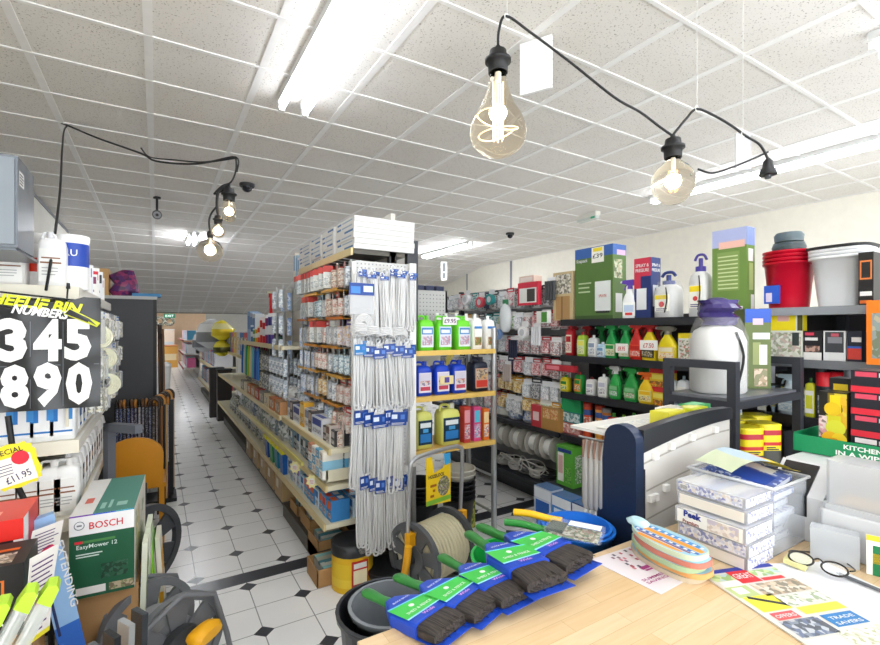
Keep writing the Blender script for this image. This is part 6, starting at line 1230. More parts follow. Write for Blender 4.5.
# --- shelf goods at z .70 in the hook bay
sack(.17, .12, .13, C('#b9b8b0', .3), 'clear_bag', 'greyish clear bag of fittings lying on the hook bay shelf', 'bag', (2.97, 3.62, .70), 1.5, 3)
for i in range(9):
    sack(.07, .08, .14, busy((['#dfe6ee', '#9ab0c8', '#f2f2f2', '#c8c0b0'][i % 4], '#3a6ab0', '#e9ecf0', '#8a9098'), 30), 'goods_bag', 'small bag of fittings on the hook bay shelf, %s from the far end' % ORD[i], 'bag', (2.93, 4.6-.2*i, .70), 0, 130+i)
rbox(531, 541, 417-12, .70, 2.82, .05, C('#c83a44'), 'small_box', 'small red box on the hook bay shelf beside the kraft box', art=[(.2, .3, .8, .7, C('#f0d0d0'))])
rbox(541, 560, 408, .70, 2.82, .12, C('#b88a4a'), 'cardboard_box', 'open kraft box on the hook bay shelf', art=[(.1, .5, .9, .95, busy(('#d8a04a', '#c86a3a', '#e8d0a0'), 40))])
# --- hook panel goods, far right bay (z 0.9 .. 1.95)
def npk(w, h, head, card, cols, hh=.22, th=.04): return packet(w, h, C(head), C(card), busy(cols, 45), hh, th)
RP = [('black and silver', npk(.11, .19, '#2a2c30', '#c8cacc', ('#b8b8ba', '#35383c', '#6a6d70', '#e0e0e0'))), ('red and white', npk(.12, .18, '#c8283a', '#f2f2f2', ('#f2f2f2', '#d8d8da', '#c8485a', '#e8e8ea'))), ('teal', npk(.11, .18, '#1f8a8a', '#d8ecec', ('#dff0f0', '#5ab0b0', '#f2f6f6', '#2a7a7a'))), ('white and green', npk(.12, .17, '#f0f0ec', '#e9ede4', ('#4a8a3a', '#7ab05a', '#f2f2ee', '#dfe4d8'))),
 ('clear white', npk(.1, .17, '#e4e6ea', '#eceef0', ('#f4f4f4', '#c9ced4', '#9aa2ac', '#ffffff'))), ('dark navy', npk(.09, .17, '#1f2a4e', '#2a3050', ('#39405e', '#1d2238', '#6a7290', '#2a3050'))), ('red striped', npk(.1, .15, '#b8323a', '#e8dcdc', ('#c8505a', '#f0e8e8', '#b83a44', '#dfd2d2'))), ('amber', npk(.11, .14, '#d8a02a', '#efe0b0', ('#e8c04a', '#f2e4b8', '#a8702a', '#fff4d8'))), ('white lined', npk(.1, .16, '#f0f0f0', '#f4f4f4', ('#e2e2e2', '#b8322e', '#f6f6f6', '#7a7a7e'))), ('yellow', npk(.14, .2, '#f0d01c', '#f2dc3a', ('#f4e46a', '#e8c41c', '#fff4a8')))]
RK = [Kit(lambda m=m: tag(m[1].build('hardware_packet'), '', 'packet')) for m in RP]
hk = thing('peg_rack', 'rows of black hooks on the far right hook panel', 'hook panel', (0, 0, 0))
rrows = [(1.93, [0, 4, 4, 1, 4, 2, 0, 5, 0, 4, 1, 0, 4, 0, 0, 0]), (1.71, [4, 4, 4, 4, 7, 4, 0, 2, 2, 3, 3, 4, 8, 6, 8, 6]), (1.49, [4, 4, 0, 4, 4, 2, 4, 5, 4, 4, 6, 8, 8, 8, 6, 8]), (1.29, [0, 9, 4, 0, 5, 5, 4, 4, 0, 8, 5, 6, 4, 6, 6, 8]), (1.1, [4, 0, 9, 5, 8, 8, 0, 4, 6, 7, 7, 7, 4, 0, 4, 4]), (.93, [4, 6, 0, 6, 7, 4, 0, 1, 6, 7, 4, 4, 7, 7, 3, 7])]
for r, (z, cs) in enumerate(rrows):
    for c in range(16):
        v = 4.62-c*.118; k = cs[c]
        part(MB().cyl((2.9, v, z+.006), (3.22, v, z-.004), .0022, m=BLACK, n=5), 'hook', hk)
        for j in range(2):
            RK[k].put((2.9+.11*j+random.uniform(-.01, .01), v+random.uniform(-.006, .006), z+random.uniform(-.012, .012)), RZ+random.uniform(-.15, .25), '%s packet, right hook panel, %s row down, %s from the far end' % (RP[k][0], ORD[r], ORD[c]), 'packets on the right hook panel')
for i, (px, py, w_, h_, c_, nm) in enumerate(((503, 270, .2, .1, '#e8c0b0', 'pale pink'), (544, 270, .16, .06, '#9a9da2', 'grey'))):
    pass
rbox(519, 534, 276, 1.98, 2.95, .1, C('#e4c8b8'), 'flat_box', 'pale pink box lying on top of the right hook panel', art=[(.1, .2, .9, .8, C('#f2e4dc'))])
v, d = rp(503, 2.8); t = thing('oval_pack', 'large clear oval pack hanging in the right hook panel', 'pack', (2.83, v, 1.66)); part(MB().loft([(-.14, .03, .03), (-.1, .05, .06), (0, .055, .075), (.09, .045, .055), (.13, .02, .02)], C('#dfe4e6', .2), 16), 'shell', t); part(MB().box(-.01, .01, -.03, .03, .12, .17, C('#3a8a5a')), 'header_card', t)
v, d = rp(526, 2.76); t = thing('picture_pack', 'red framed pack with a dark window high on the right hook panel', 'pack', (2.8, v, 1.76), RZ); mb = MB().box(-.13, .13, -.02, .02, 0, .2, C('#d8344a')); fr = ((-.13, -.02, 0), (1, 0, 0), (0, 0, 1)); mb.rect(fr, .02, .02, .24, .15, C('#e8e8e4')); mb.rect(fr, .12, .03, .22, .14, C('#3f3c3a'), .001); part(mb, 'card', t)
v, d = rp(541, 2.76); carton(.13, .04, .1, C('#e9ebe6'), art=[(.45, .08, .95, .92, C('#4a8a34'))], name='product_box', label='white and green flat pack on the right hook panel', loc=(2.79, v, 1.6), rz=RZ)
v, d = rp(563, 2.76); carton(.32, .04, .05, C('#b02a34'), art=[(.05, .2, .5, .8, C('#d87a84'))], name='long_pack', label='long red pack below the hook rows beside the spray bottles', cat='pack', loc=(2.79, v+.05, 1.21), rz=RZ)
# --- far right bay boxes at z 1.39
rbox(769, 803, 313, 1.391, 2.82, .05, C('#dfe2d4'), 'garden_kit_box', 'white box with broad yellow header beside the dark packs at right', art=[(.02, .62, .8, .97, C('#f2dc1c')), (.25, .82, .6, .95, C('#e8b8b0')), (.05, .05, .95, .58, busy(('#dfe2d4', '#7a8a5a', '#a8a89a', '#f0efe8', '#c8a8a0'), 36)), (.7, .3, .9, .58, C('#3a4440')), (.85, .62, 1, .97, C('#4a4a20'))], sart=[(0, .5, 1, 1, C('#e8d41c'))])
rbox(803, 822, 331, 1.391, 2.82, .12, C('#1f1e22'), 'product_box', 'black box with white base, left of the grey box at right', art=[(.0, 0, 1, .28, C('#eceae6')), (.1, .3, .9, .5, busy(('#e0b8a8', '#1f1e22', '#8a5a4a'), 40)), (.1, .85, .6, .95, C('#d8405a')), (.1, .68, .8, .78, WHITE)], tart=[(0, 0, 1, 1, C('#2a282c'))])
rbox(823, 846, 331, 1.391, 2.82, .12, C('#e9eaea'), 'product_box', 'white box with a dark grey panel on the shelf under the white bins', art=[(.08, .3, .92, .97, C('#3f4248')), (.2, .6, .85, .8, C('#8a8d94')), (.35, .82, .7, .92, C('#c85a6a'))])
rbox(847, 862, 331, 1.391, 2.82, .12, C('#1f2434'), 'product_box', 'navy box with red and blue print under the white bins', art=[(.0, .1, 1, .45, C('#d8453a')), (.0, .45, 1, .52, C('#3a6ac8')), (.3, .65, 1, .8, WHITE)])
# lower shelves at far right (z 1.1, .75)
for i, (px, c_, nm) in enumerate(((824, '#1f2228', 'black'), (839, '#e8dccb', 'cream'))):
    v, d = rp(px, 2.86); can(.036, zat(372, d)-1.101, c_, '#d8202e', [(.1, .5, busy((c_, '#e8e8e4', '#3a6a8a'), 50))], name='canister', label='%s canister with bright red lid on the right shelf' % nm, loc=(2.87, v, 1.101), capf=.3)
v, d = rp(853, 2.87); can(.034, .12, '#2a3a6a', '#2a3a6a', [], name='canister', label='short navy canister right of the red-lidded pair', loc=(2.87, v, 1.101))
rbottle(plain, 811, 378, 1.1, 'slim green and yellow bottle left of the red-lidded canisters', body='#d8d83a', cap='#3a7a3a', w=.045, d=.045)
rbottle(sprayer, 790, 374, 1.1, 'white spray bottle with grey-blue head behind the dark frame', body='#c8d4dc', head='#b8ccd8', lab=L('#dfe8ee', '#8ab0c8', '#b0c8d8'), w=.1)
for i in range(5):
    v, d = rp(768+9*i, 2.9); carton(.07, .08, .14, C(['#e9e8d8', '#b8d0e4', '#dfe48a', '#c8d8e8', '#e4e4dc'][i]), art=[(.1, .2, .9, .8, busy(('#3a6ab0', '#f2f2f2', '#e0d84a', '#8a8a8a'), 50))], name='product_box', label='%s pack low on the shelf behind the dark frame, %s from left' % (['ivory', 'light blue', 'pale yellow', 'ice blue', 'white'][i], ORD[i]), cat='pack', loc=(2.9, v, .951 if False else 1.101), rz=RZ)
for i in range(6):
    v, d = rp(806+10*i, 2.95); carton(.09, .12, .2, C(['#1e2026', '#2a2c34', '#b8b4a8', '#22242a', '#3a3540', '#1e2026'][i]), art=[(.1, .3, .9, .8, busy(('#c8c0b0', '#2a2c34', '#c83a4a', '#8a8a90'), 40))], name='product_box', label='dark box on the low right shelf behind the citrus box, %s from left' % ORD[i], loc=(2.9, v, .751), rz=RZ)
# yellow canisters behind the dark frame
def ycan(lb, loc, rz=0): 
    t = can(.055, .2, '#f0dc1f', '#f0e02a', [(.0, .38, '#4a4a44'), (.38, .5, '#f0dc1f'), (.5, .58, '#cf2f2a'), (.74, .86, '#c02838')], name='bait_canister', label=lb, loc=loc, sq=5, capf=.05)
    mb = MB(); mb.lines(((-.03, -.0565, .08), (1, 0, 0), (0, 0, 1)), 0, 0, .06, .018, 2, INK, .55, .001); part(mb, 'lettering', t); t.rotation_euler.z = rz; return t
t = thing('low_table', 'low dark table behind the slatted display holding the yellow canisters', 'table', (2.35, 1.18, 0)); part(MB().box(-.21, .345, -.11, .135, .88, .9, BK2), 'top', t)
for x_ in (-.19, .32):
    for y_ in (-.09, .11): part(MB().box(x_-.015, x_+.015, y_-.015, y_+.015, 0, .88, BK2), 'leg', t)
for i, (px, v) in enumerate(((746, 1.1), (764, 1.1), (741, 1.23), (756, 1.23), (729, 1.23))):
    x_, d_ = atv(px, v); ycan('yellow canister with red bands behind the slatted display, %s' % ['front left', 'front right', 'rear left', 'rear right', 'rear, farthest left'][i], (x_, v, .901), -.5)
x_, d_ = atv(789, 1.12); carton(.14, .08, .13, C('#1c1e24'), art=[(.55, .55, .95, .85, C('#e0506a')), (.5, .15, .95, .45, busy(('#e8e8e8', '#8a8a8a', '#1c1e24'), 50))], name='product_box', label='small black box with pink patch right of the yellow canisters', loc=(x_, 1.12, .901), rz=-.4)
# ---- dark square-tube stand
SQ = C('#3f4148', .4, .3)
def tstand(nm, x0, x1, y0, y1, zs, zt):
    t = thing('tube_stand', nm, 'stand', (0, 0, 0)); r = .018
    for x_, y_ in ((x0, y0), (x1, y0), (x0, y1), (x1, y1)): part(MB().box(x_-r, x_+r, y_-r, y_+r, 0, zt, SQ), 'post', t)
    s_ = part(MB().box(x0, x1, y0, y1, zs-.012, zs, C('#7d8087', .3, .4)), 'shelf', t)
    for a in ((x0, x1, y0-r, y0+r), (x0, x1, y1-r, y1+r)): part(MB().box(a[0]+r, a[1]-r, a[2], a[3], zs-.045, zs-.012, SQ), 'rail', t)
    for x_ in (x0, x1): part(MB().box(x_-r, x_+r, y0+r, y1-r, zs-.045, zs-.012, SQ), 'rail', t); part(MB().box(x_-r, x_+r, y0+r, y1-r, zt-.036, zt, SQ), 'top_rail', t)
    return t
tstand('dark square-tube stand holding the white pressure sprayer', 2.11, 2.72, 1.045, 1.34, 1.25, 1.41)
x_, d_ = atv(709, 1.2); pump_sprayer(.115, .44, '#2c2552', 'large bagged white pressure sprayer with dark purple handle on the dark stand', (2.28, 1.2, 1.251), -.6, lab=False, d=.1)
x_, d_ = atv(749, 1.2)
carton(.125, .1, .4, C('#5c6a33'), art=[(0, .83, 1, 1, C('#2350b0')), (.3, .8, .7, .88, C('#c8b0c0')), (.3, .62, .95, .7, WHITE), (.3, .3, .6, .58, C('#8a945a')), (.55, .3, .85, .55, C('#e0e0d8')), (.35, .03, .85, .25, busy(('#a88a6a', '#e0c8b0', '#5c6a33'), 30))], sart=[(0, .83, 1, 1, C('#2350b0'))], name='sprayer_carton', label='olive and blue sprayer carton standing beside the big white sprayer', loc=(x_+.03, 1.2, 1.251), rz=-.62)
x_, d_ = atv(769, 1.25); carton(.04, .1, .27, C('#dcdde8'), name='slim_box', label='slim lilac-white box behind the olive carton on the dark stand', loc=(x_+.03, 1.28, 1.251), rz=-.6)
# goods visible under the stand shelf
for i in range(5):
    x_ = 2.2+.1*i; carton(.09, .1, .11, C(['#c8d8ec', '#e4e8f0', '#8ab0e0', '#d8e0a0', '#f0f0e8'][i]), art=[(.05, .1, .95, .9, busy(('#3a6ab8', '#f2f4f8', '#e8e06a', '#8aa0c0'), 40))], name='product_box', label='blue and white pack hung under the stand shelf, %s from left' % ORD[i], cat='pack', loc=(x_, 1.32, 1.08), rz=-.2)
tag(MB().box(2.13, 2.7, 1.26, 1.4, 1.068, 1.078, BK2).build('lower_shelf'), 'thin black board under the stand shelf carrying blue and white packs', 'shelf')

# odd-shaped goods among the hooks
for i, (px, z, k, c_, nm) in enumerate(((523, 1.52, 'disc', '#f2f2f2', 'white'), (466, 1.86, 'disc', '#e9e9ec', 'pale grey'), (490, 1.84, 'disc', '#2a8f8f', 'teal'), (512, 1.38, 'tube', '#1c2340', 'navy'), (535, 1.5, 'tube', '#dfe0e2', 'silver white'), (480, 1.82, 'disc', '#d84a5a', 'pink red'), (506, 1.15, 'tube', '#c8b8b0', 'taupe'), (549, 1.88, 'tube', '#3a3c40', 'charcoal'), (497, 1.5, 'disc', '#7fa0d0', 'light blue'))):
    v, d = rp(px, 2.79)
    t = thing('hook_product', '%s %s pack on the right hook panel standing out from the rows' % (nm, {'disc': 'round', 'tube': 'tubular'}[k]), 'product', (2.8, v, z), RZ)
    if k == 'disc': part(MB().cyl((0, -.025, 0), (0, .02, 0), .055, .05, C(c_, .3), 24).cyl((0, -.027, 0), (0, -.025, 0), .03, m=C('#c9ccd0', .3), n=18), 'disc', t)
    else:
        for q in range(4): part(MB().cyl((-.045+.03*q, 0, -.09), (-.045+.03*q, 0, .07), .012, m=C(c_, .35), n=10), 'tube', t)
    part(MB().box(-.045, .045, .012, .014, .05, .1, C('#e4e4e4')), 'header_card', t)
# ================================================================ SHOP COUNTER
CT = .93
M, nt, b = nodemat('beech_butcher_block'); BEECH = M
tc = N('TexCoord'); br = N('TexBrick'); mp = N('Mapping'); nt.links.new(tc.outputs['Object'], mp.inputs[0]); nt.links.new(mp.outputs[0], br.inputs['Vector'])
br.inputs['Scale'].default_value = 1; br.inputs['Brick Width'].default_value = .34; br.inputs['Row Height'].default_value = .042; br.inputs['Mortar Size'].default_value = .0006; br.offset = .37
br.inputs['Color1'].default_value = lin('#e8d2b0'); br.inputs['Color2'].default_value = lin('#dfc298'); br.inputs['Mortar'].default_value = lin('#c9ab7c'); br.inputs['Bias'].default_value = .1
m2 = N('Mapping'); m2.inputs['Scale'].default_value = (5, 60, 20); nz = N('TexNoise'); nz.inputs['Scale'].default_value = 1.5; nz.inputs['Detail'].default_value = 6
nt.links.new(tc.outputs['Object'], m2.inputs[0]); nt.links.new(m2.outputs[0], nz.inputs['Vector'])
cr = N('ValToRGB'); cr.color_ramp.elements[0].color = lin('#e8dcc8'); cr.color_ramp.elements[1].color = lin('#ffffff'); nt.links.new(nz.outputs['Fac'], cr.inputs[0])
mx = N('Mix', data_type='RGBA', blend_type='MULTIPLY'); mx.inputs['Factor'].default_value = 1; nt.links.new(br.outputs['Color'], mx.inputs['A']); nt.links.new(cr.outputs[0], mx.inputs['B'])
nt.links.new(mx.outputs['Result'], b.inputs['Base Color']); b.inputs['Roughness'].default_value = .38
t = thing('shop_counter', 'pale beech block-topped shop counter in the right foreground', 'counter', (1.2, .5, 0))
part(MB().box(-.86, 1.0, -.62, .375, CT-.035, CT, BEECH), 'worktop', t, bevel=.003)
part(MB().box(-.82, .98, .30, .33, .06, CT-.035, C('#c9ad80', .5)), 'front_panel', t)
part(MB().box(-.82, -.80, -.58, .30, .06, CT-.035, C('#c9ad80', .5)), 'side_panel', t); part(MB().box(.96, .98, -.58, .30, .06, CT-.035, C('#c9ad80', .5)), 'side_panel', t)
part(MB().box(-.8, .96, -.5, .28, 0, .06, DARK), 'plinth', t)
def flat(name, lab, cat, P, th, m, z=CT, deco=None, under=None):
    """thin sheet with corners P (near-left, near-right, far-right, far-left) given as x, y"""
    o0 = Vector((*P[3], z)); ux = (Vector((*P[2], z))-o0); uy = (Vector((*P[0], z))-o0)
    mb = MB(); n = len(P)
    vs = [(x, y, z+.0006) for x, y in P]+[(x, y, z+th) for x, y in P]
    mb.add(vs, [(3, 2, 1, 0), (4, 5, 6, 7), (0, 1, 5, 4), (1, 2, 6, 5), (2, 3, 7, 6), (3, 0, 4, 7)], m)
    W, H = ux.length, uy.length
    if deco: deco(mb, (Vector((*P[0], z+th)), ux.normalized(), -uy.normalized()), W, H)
    return tag(mb.build(name), lab, cat)
# leaflet
def leaf(mb, fr, W, H):
    MG = C('#a3357a', n=0); DP = C('#4a2a4a', n=0)
    rr = random.Random(5)
    for i in range(26):
        x, y = rr.uniform(.05, .5)*W, rr.uniform(.3, .95)*H; c_ = [C('#5a5560'), C('#c87a8a'), C('#8a6a7a'), C('#a84a5a')][i % 4]; mb.rect(fr, x, y, x+.055*W, y+.05*H, c_, .0007+.00005*i)
    mb.rect(fr, .5*W, .48*H, .57*W, .72*H, MG, .001); mb.rect(fr, .585*W, .5*H, .615*W, .7*H, MG, .001)
    for k, s_ in enumerate(('SUMMER', 'SAVINGS')): mb.text(fr, (.78+.075*k)*W, .45*H, .05*W, s_, MG, .0012, wide=.55*H, rot=math.pi/2)
A_, B_, C_, D_ = (atz(590, 560, CT)[:2], atz(661, 595, CT)[:2], atz(693, 577, CT)[:2], atz(630, 547, CT)[:2])
flat('leaflet', 'pale pink and white printed leaflet lying near the counter front edge', 'leaflet', [A_, B_, C_, D_], .0015, C('#dfd6d9', .4), deco=leaf)
# magazine
def mag(mb, fr, W, H):
    # fr origin near-left; x across, y away from the viewer
    R_ = lambda x0, y0, x1, y1, c_, k=0: mb.rect(fr, x0*W, y0*H, x1*W, y1*H, c_, .0007+.0001*k)
    R_(0, .95, 1, 1, C('#2a3a9a')); R_(.02, .84, .98, .93, busy(('#8fb84a', '#c9d88a', '#e9e6d8', '#b8cfe0', '#7aa83a'), 30)); R_(.3, .78, .58, .95, C('#d8262e'), 1); mb.text(fr, .44*W, .84*H, .07*H, 'GREAT', WHITE, .0012, wide=.24*W)
    R_(.05, .76, .3, .83, C('#f0e6e2'), 1); R_(.6, .78, .9, .82, C('#d83a3a'), 1)
    R_(.02, .62, .3, .76, C('#b8c88a')); R_(.08, .66, .22, .74, C('#f4f4ee'), 1)
    R_(.35, .6, .97, .76, busy(('#c8a888', '#8a7a62', '#e9e4d8', '#5a5a4e', '#d8c8a8'), 45)); R_(.05, .44, .42, .62, C('#eadf3a')); mb.poly(fr, [(.1*W, .6*H), (.4*W, .47*H), (.42*W, .5*H), (.12*W, .63*H)], INK, .001)
    R_(.08, .34, .36, .42, C('#e05a5a'), 1); mb.text(fr, .22*W, .36*H, .035*H, 'OFFERS', WHITE, .0012, wide=.24*W); R_(.45, .36, .98, .44, C('#f0d84a')); R_(.4, .46, .98, .58, busy(('#f0eee6', '#d8d2c4', '#6a8a4a', '#f6f4ee'), 60))
    R_(.05, .16, .5, .33, busy(('#3a4450', '#8a94a0', '#d8dce0', '#2a3038', '#5a6a90'), 50)); R_(.55, .2, .95, .33, C('#2f7ab8')); mb.text(fr, .75*W, .27*H, .03*H, 'TRADE', WHITE, .0012, wide=.3*W); mb.text(fr, .75*W, .215*H, .03*H, 'SAVERS', WHITE, .0012, wide=.32*W)
    R_(.05, .02, .4, .14, C('#e9e6f0')); R_(.45, .02, .98, .17, busy(('#f2f0e8', '#c8c4b4', '#9aa060', '#f2f0e8'), 70))
o_ = Vector(atz(699, 574, CT)); ur = (Vector(atz(767, 565, CT))-o_).normalized(); un = Vector((-ur.y, ur.x, 0))
q = lambda a, b_: tuple((o_+ur*a-un*b_)[:2])
flat('magazine', 'colourful printed offers magazine lying flat on the counter', 'magazine', [q(0, .31), q(.212, .31), q(.212, 0), q(0, 0)], .004, C('#d9d7cf', .3), deco=mag)
# white papers
flat('paper_sheet', 'plain white paper sheet on the counter behind the magazine', 'paper', [atz(758, 590, CT)[:2] if False else q(.26, .22), q(.37, .2), q(.37, .02), q(.16, -.012)], .001, C('#e0e0e3', .5))
def papr(pts, z, lab): 
    return flat('paper_sheet', lab, 'paper', [atz(*p, z)[:2] for p in pts], .001, C('#e0e0e3', .5), z=z)
papr([(803, 590), (880, 632), (905, 600), (820, 560)], CT+.0012, 'white paper sheet at the right edge under the spectacles')
papr([(744, 575), (822, 598), (806, 572), (752, 560)], CT+.0045 if False else CT+.0024, 'white paper sheet between the magazine and the clear cases')
flat('sticky_pad', 'pale yellow note pad under the spectacles', 'notepad', [atz(783, 563, CT+.004)[:2], atz(805, 572, CT+.004)[:2], atz(812, 562, CT+.004)[:2], atz(790, 555, CT+.004)[:2]], .012, C('#e8e2a0', .6), z=CT+.004)
# spectacles
p = Vector(atz(800, 558, CT+.02)); q2 = Vector(atz(838, 570, CT+.02)); dv = q2-p; ang = math.atan2(dv.y, dv.x)
t = thing('spectacles', 'dark framed spectacles lying open on the papers at right', 'spectacles', (p+q2)/2, ang); FB = C('#2e2a28', .25)
for s_ in (-1, 1):
    mb = MB(); P = [(s_*.034+.026*math.cos(a), .0, .0+.018*math.sin(a)) for a in [2*math.pi*i/28 for i in range(28)]]
    mb.tube([(x, -.01+z*.9, z*.55+.004) for x, y, z in P], .0024, FB, 6, True); part(mb, 'rim', t)
    part(MB().loft([(-.0006, .025, .017), (.0006, .025, .017)], C('#e9eef2', .05, a=.25, n=0), 24), 'lens', t); KIDS[t.name][-1].location = (s_*.034, -.01, .004); KIDS[t.name][-1].rotation_euler = (.5, 0, 0)
    part(MB().tube(curve_pts([(s_*.062, .0, .006), (s_*.066, .03, .0), (s_*.05, .07, -.008), (s_*.03, .1, -.012)], 5), .002, FB, 6), 'temple_arm', t)
part(MB().tube(curve_pts([(-.009, .0, .008), (0, .003, .012), (.009, .0, .008)], 4), .0022, FB, 6), 'bridge', t)
a_, b_ = Vector(atz(840, 574, CT+.008)), Vector(atz(884, 592, CT+.008)); tag(MB().cyl(a_, b_, .004, m=C('#6d7076', .3, .4), n=10).cyl(a_, a_+(a_-b_).normalized()*.008, .004, .001, SILVER, 8).build('pen'), 'grey pen on the papers at the right edge', 'pen')
# ---- stack of patterned pads
o1 = Vector(atz(640, 537, .96)); o2 = Vector(atz(706, 566, .965)); dv = o2-o1; ang = math.atan2(dv.y, dv.x); L_ = dv.length+.02; nrm = Vector((-dv.y, dv.x, 0)).normalized()
base = Vector(((o1.x+o2.x)/2, (o1.y+o2.y)/2, CT))-nrm*.018
def pad(i):
    t = thing('sponge_pad', '%s orange and blue patterned sponge pad in the stack by the clear cases' % ['lowest', 'second lowest', 'middle', 'second highest', 'topmost'][i], 'sponge pad', base+Vector((.004*math.sin(i*2), .006*math.cos(i*3), .0005+.0135*i)), ang+.06*math.sin(i*2.3))
    P = []
    for k in range(40):
        a = 2*math.pi*k/40; x = math.copysign(abs(math.cos(a))**.6, math.cos(a)); y = math.copysign(abs(math.sin(a))**.7, math.sin(a)); w_ = .052 if x > 0 else .052-.022*abs(x)**2; P.append((x*L_/2, y*w_+(.012*abs(x) if x < 0 else 0)))
    mb = MB().prism(P, 0, .0125, C(['#c8b8a0', '#e8a868', '#a8c098', '#c87a6a', '#c9d4b8'][i], .6))
    Q = [(x*.97, y*.95) for x, y in P]; fr = ((0, 0, .0125), (1, 0, 0), (0, 1, 0)); mb.poly(fr, Q, C('#9ac4d8'), .0004)
    def band(y0, y1, m, off):
        top = []
        xs_ = [-L_/2*.93+L_*.93*k/14 for k in range(15)]
        ins = lambda x: .047*(max(0., 1-(abs(x)/(L_*.485))**2.6))**.5-(.012 if x < -L_*.3 else 0)
        up = [(x, min(y1, ins(x))) for x in xs_]; dn = [(x, max(y0, -ins(x))) for x in xs_]
        for k in range(14):
            if up[k][1] > dn[k][1] and up[k+1][1] > dn[k+1][1]: mb.poly(fr, [dn[k], dn[k+1], up[k+1], up[k]], m, off)
    OR_ = C('#f0952a'); BL_ = C('#2f62b0'); PU = C('#8a2f4a')
    if i == 4:
        band(.018, .034, C('#3f8ac8'), .0006); band(-.002, .016, OR_, .0006); band(-.018, -.006, BL_, .0006); band(-.026, -.02, PU, .0006); band(-.044, -.03, OR_, .0006)
        for k in range(9): mb.rect(fr, -.08+.02*k, .02, -.072+.02*k, .03, WHITE, .001); mb.rect(fr, -.08+.02*k, -.016, -.07+.02*k, -.009, WHITE, .001)
    part(mb, 'pad', t)
    if i == 4:
        part(MB().loft([(0, .03, .02), (.008, .034, .024), (.016, .02, .014)], C('#bfe0e8', .4), 20, 2.4), 'rounded_tab', t); KIDS[t.name][-1].location = (-L_/2+.012, .012, .012)
for i in range(5): pad(i)
# ---- clear cases
PR = busy(('#f2f2f4', '#3a4fa8', '#c9cfe2', '#8a8fb8', '#e8dcc8', '#f6f6f8'), 75)
for i, (dx, dy, w_, d_, h_, z) in enumerate(((0, 0, .2, .15, .035, 0), (-.006, -.006, .2, .15, .036, .036), (-.016, -.004, .21, .15, .042, .073), (.008, .004, .19, .15, .034, .116), (.016, .012, .18, .15, .03, .151))):
    t = thing('clear_case', '%s clear plastic case of packets in the stack left of the clear tub' % ['lowest', 'second lowest', 'middle, lettered,', 'second highest', 'topmost'][i], 'case', (1.352+dx, .695+dy, CT+.001+z), math.pi/2*0+.0)
    wx, wy = .14, .185
    part(MB().box(-wx/2, wx/2, -wy/2, wy/2, 0, h_, POLY), 'clear_shell', t)
    mb = MB(); n_ = 7
    for k in range(n_): y0 = -wy/2+.008+k*(wy-.016)/n_; mb.box(-wx/2+.006, wx/2-.006, y0, y0+(wy-.016)/n_-.003, .003, h_-.005, [PR, WHITE, C('#e9e4da'), C('#c9d2ea')][k % 4])
    part(mb.box(-wx/2+.004, -wx/2+.006, -wy/2+.008, wy/2-.008, .003, h_*.8, C('#efe9e2')), 'packets', t)
    fl = MB(); fr = ((-wx/2-.0004, wy/2, 0), (0, -1, 0), (0, 0, 1)); fl.rect(fr, .006, .003, wy-.006, h_-.004, [C('#e9e4dc'), PR, C('#f2f0ea'), C('#e8e0d4'), PR][i], .0003)
    if i == 2:
        fl.text(fr, .05, .021, .016, 'Peek', C('#1d2f8a', n=0), .001, wide=.05, bold=.05); fl.text(fr, .045, .003, .01, 'Premium', C('#8a1f2a', n=0), .001, wide=.045, bold=.03); fl.rect(fr, .09, .004, .17, .036, busy(('#e8dcd0', '#b8b0c8', '#c8b8a8', '#f2ece4'), 60), .0006)
    if i == 4: fl.rect(fr, .01, .006, .035, .022, WHITE, .0008); fl.lines(fr, .012, .008, .033, .02, 5, INK, .5, .001, 0)
    fr2 = ((-wx/2, -wy/2-.0004, 0), (1, 0, 0), (0, 0, 1)); fl.rect(fr2, .004, .003, wx-.004, h_-.004, PR, .0003)
    part(fl, 'printed_edge', t)
# ---- clear storage tub with blue packets and a leaflet
TUBM = C('#dfe4ea', .15, a=.24, n=0)
t = thing('clear_tub', 'clear plastic storage tub of blue packets behind the stack of clear cases', 'tub', (1.53, .72, CT+.001))
for a in ((-.1, -.097, -.115, .115), (.097, .1, -.115, .115), (-.097, .097, -.115, -.112), (-.097, .097, .112, .115)): part(MB().box(*a, 0, .185, TUBM), 'wall', t)
part(MB().box(-.1, .1, -.115, .115, 0, .003, POLY), 'base', t); part(MB().tube([(-.105, -.12, .185), (.105, -.12, .185), (.105, .12, .185), (-.105, .12, .185)], .005, C('#f2f4f6', .15, a=.6, n=0), 6, True), 'rim', t)
BPK = busy(('#16307a', '#2a55b8', '#dfe6f4', '#1d3f9a'), 60)
for i in range(10):
    rr = random.Random(i); x_, y_ = 1.53+rr.uniform(-.012, .012), .72+rr.uniform(-.015, .015)
    o = carton(.15, .17, .018, BPK if i > 5 else PR, art=[(.1, .1, .9, .9, C('#e4e8f2'))], tart=[(.1, .1, .6, .9, C('#23489e')), (.65, .2, .9, .8, WHITE)], name='packet', label='%s packet in the clear tub, %s from the bottom' % ('blue' if i > 5 else 'white and blue', ORD[i]), cat='packet', loc=(x_, y_, CT+.005+.019*i), rz=rr.uniform(-.06, .06))
    if i > 7: o.rotation_euler = (rr.uniform(-.1, .2), rr.uniform(-.15, .15), rr.uniform(-.5, .5))
mb = MB(); n_ = 16; vs = []; fs = []
for j in range(5):
    for i in range(n_+1): s_ = i/n_; vs.append((-.12+.24*s_, -.07+.14*j/4, .035*math.sin(math.pi*min(1, s_*1.1))-.012*s_+.003*math.sin(9*s_+j)))
for j in range(4):
    for i in range(n_): a = j*(n_+1)+i; fs.append((a, a+1, a+n_+2, a+n_+1))
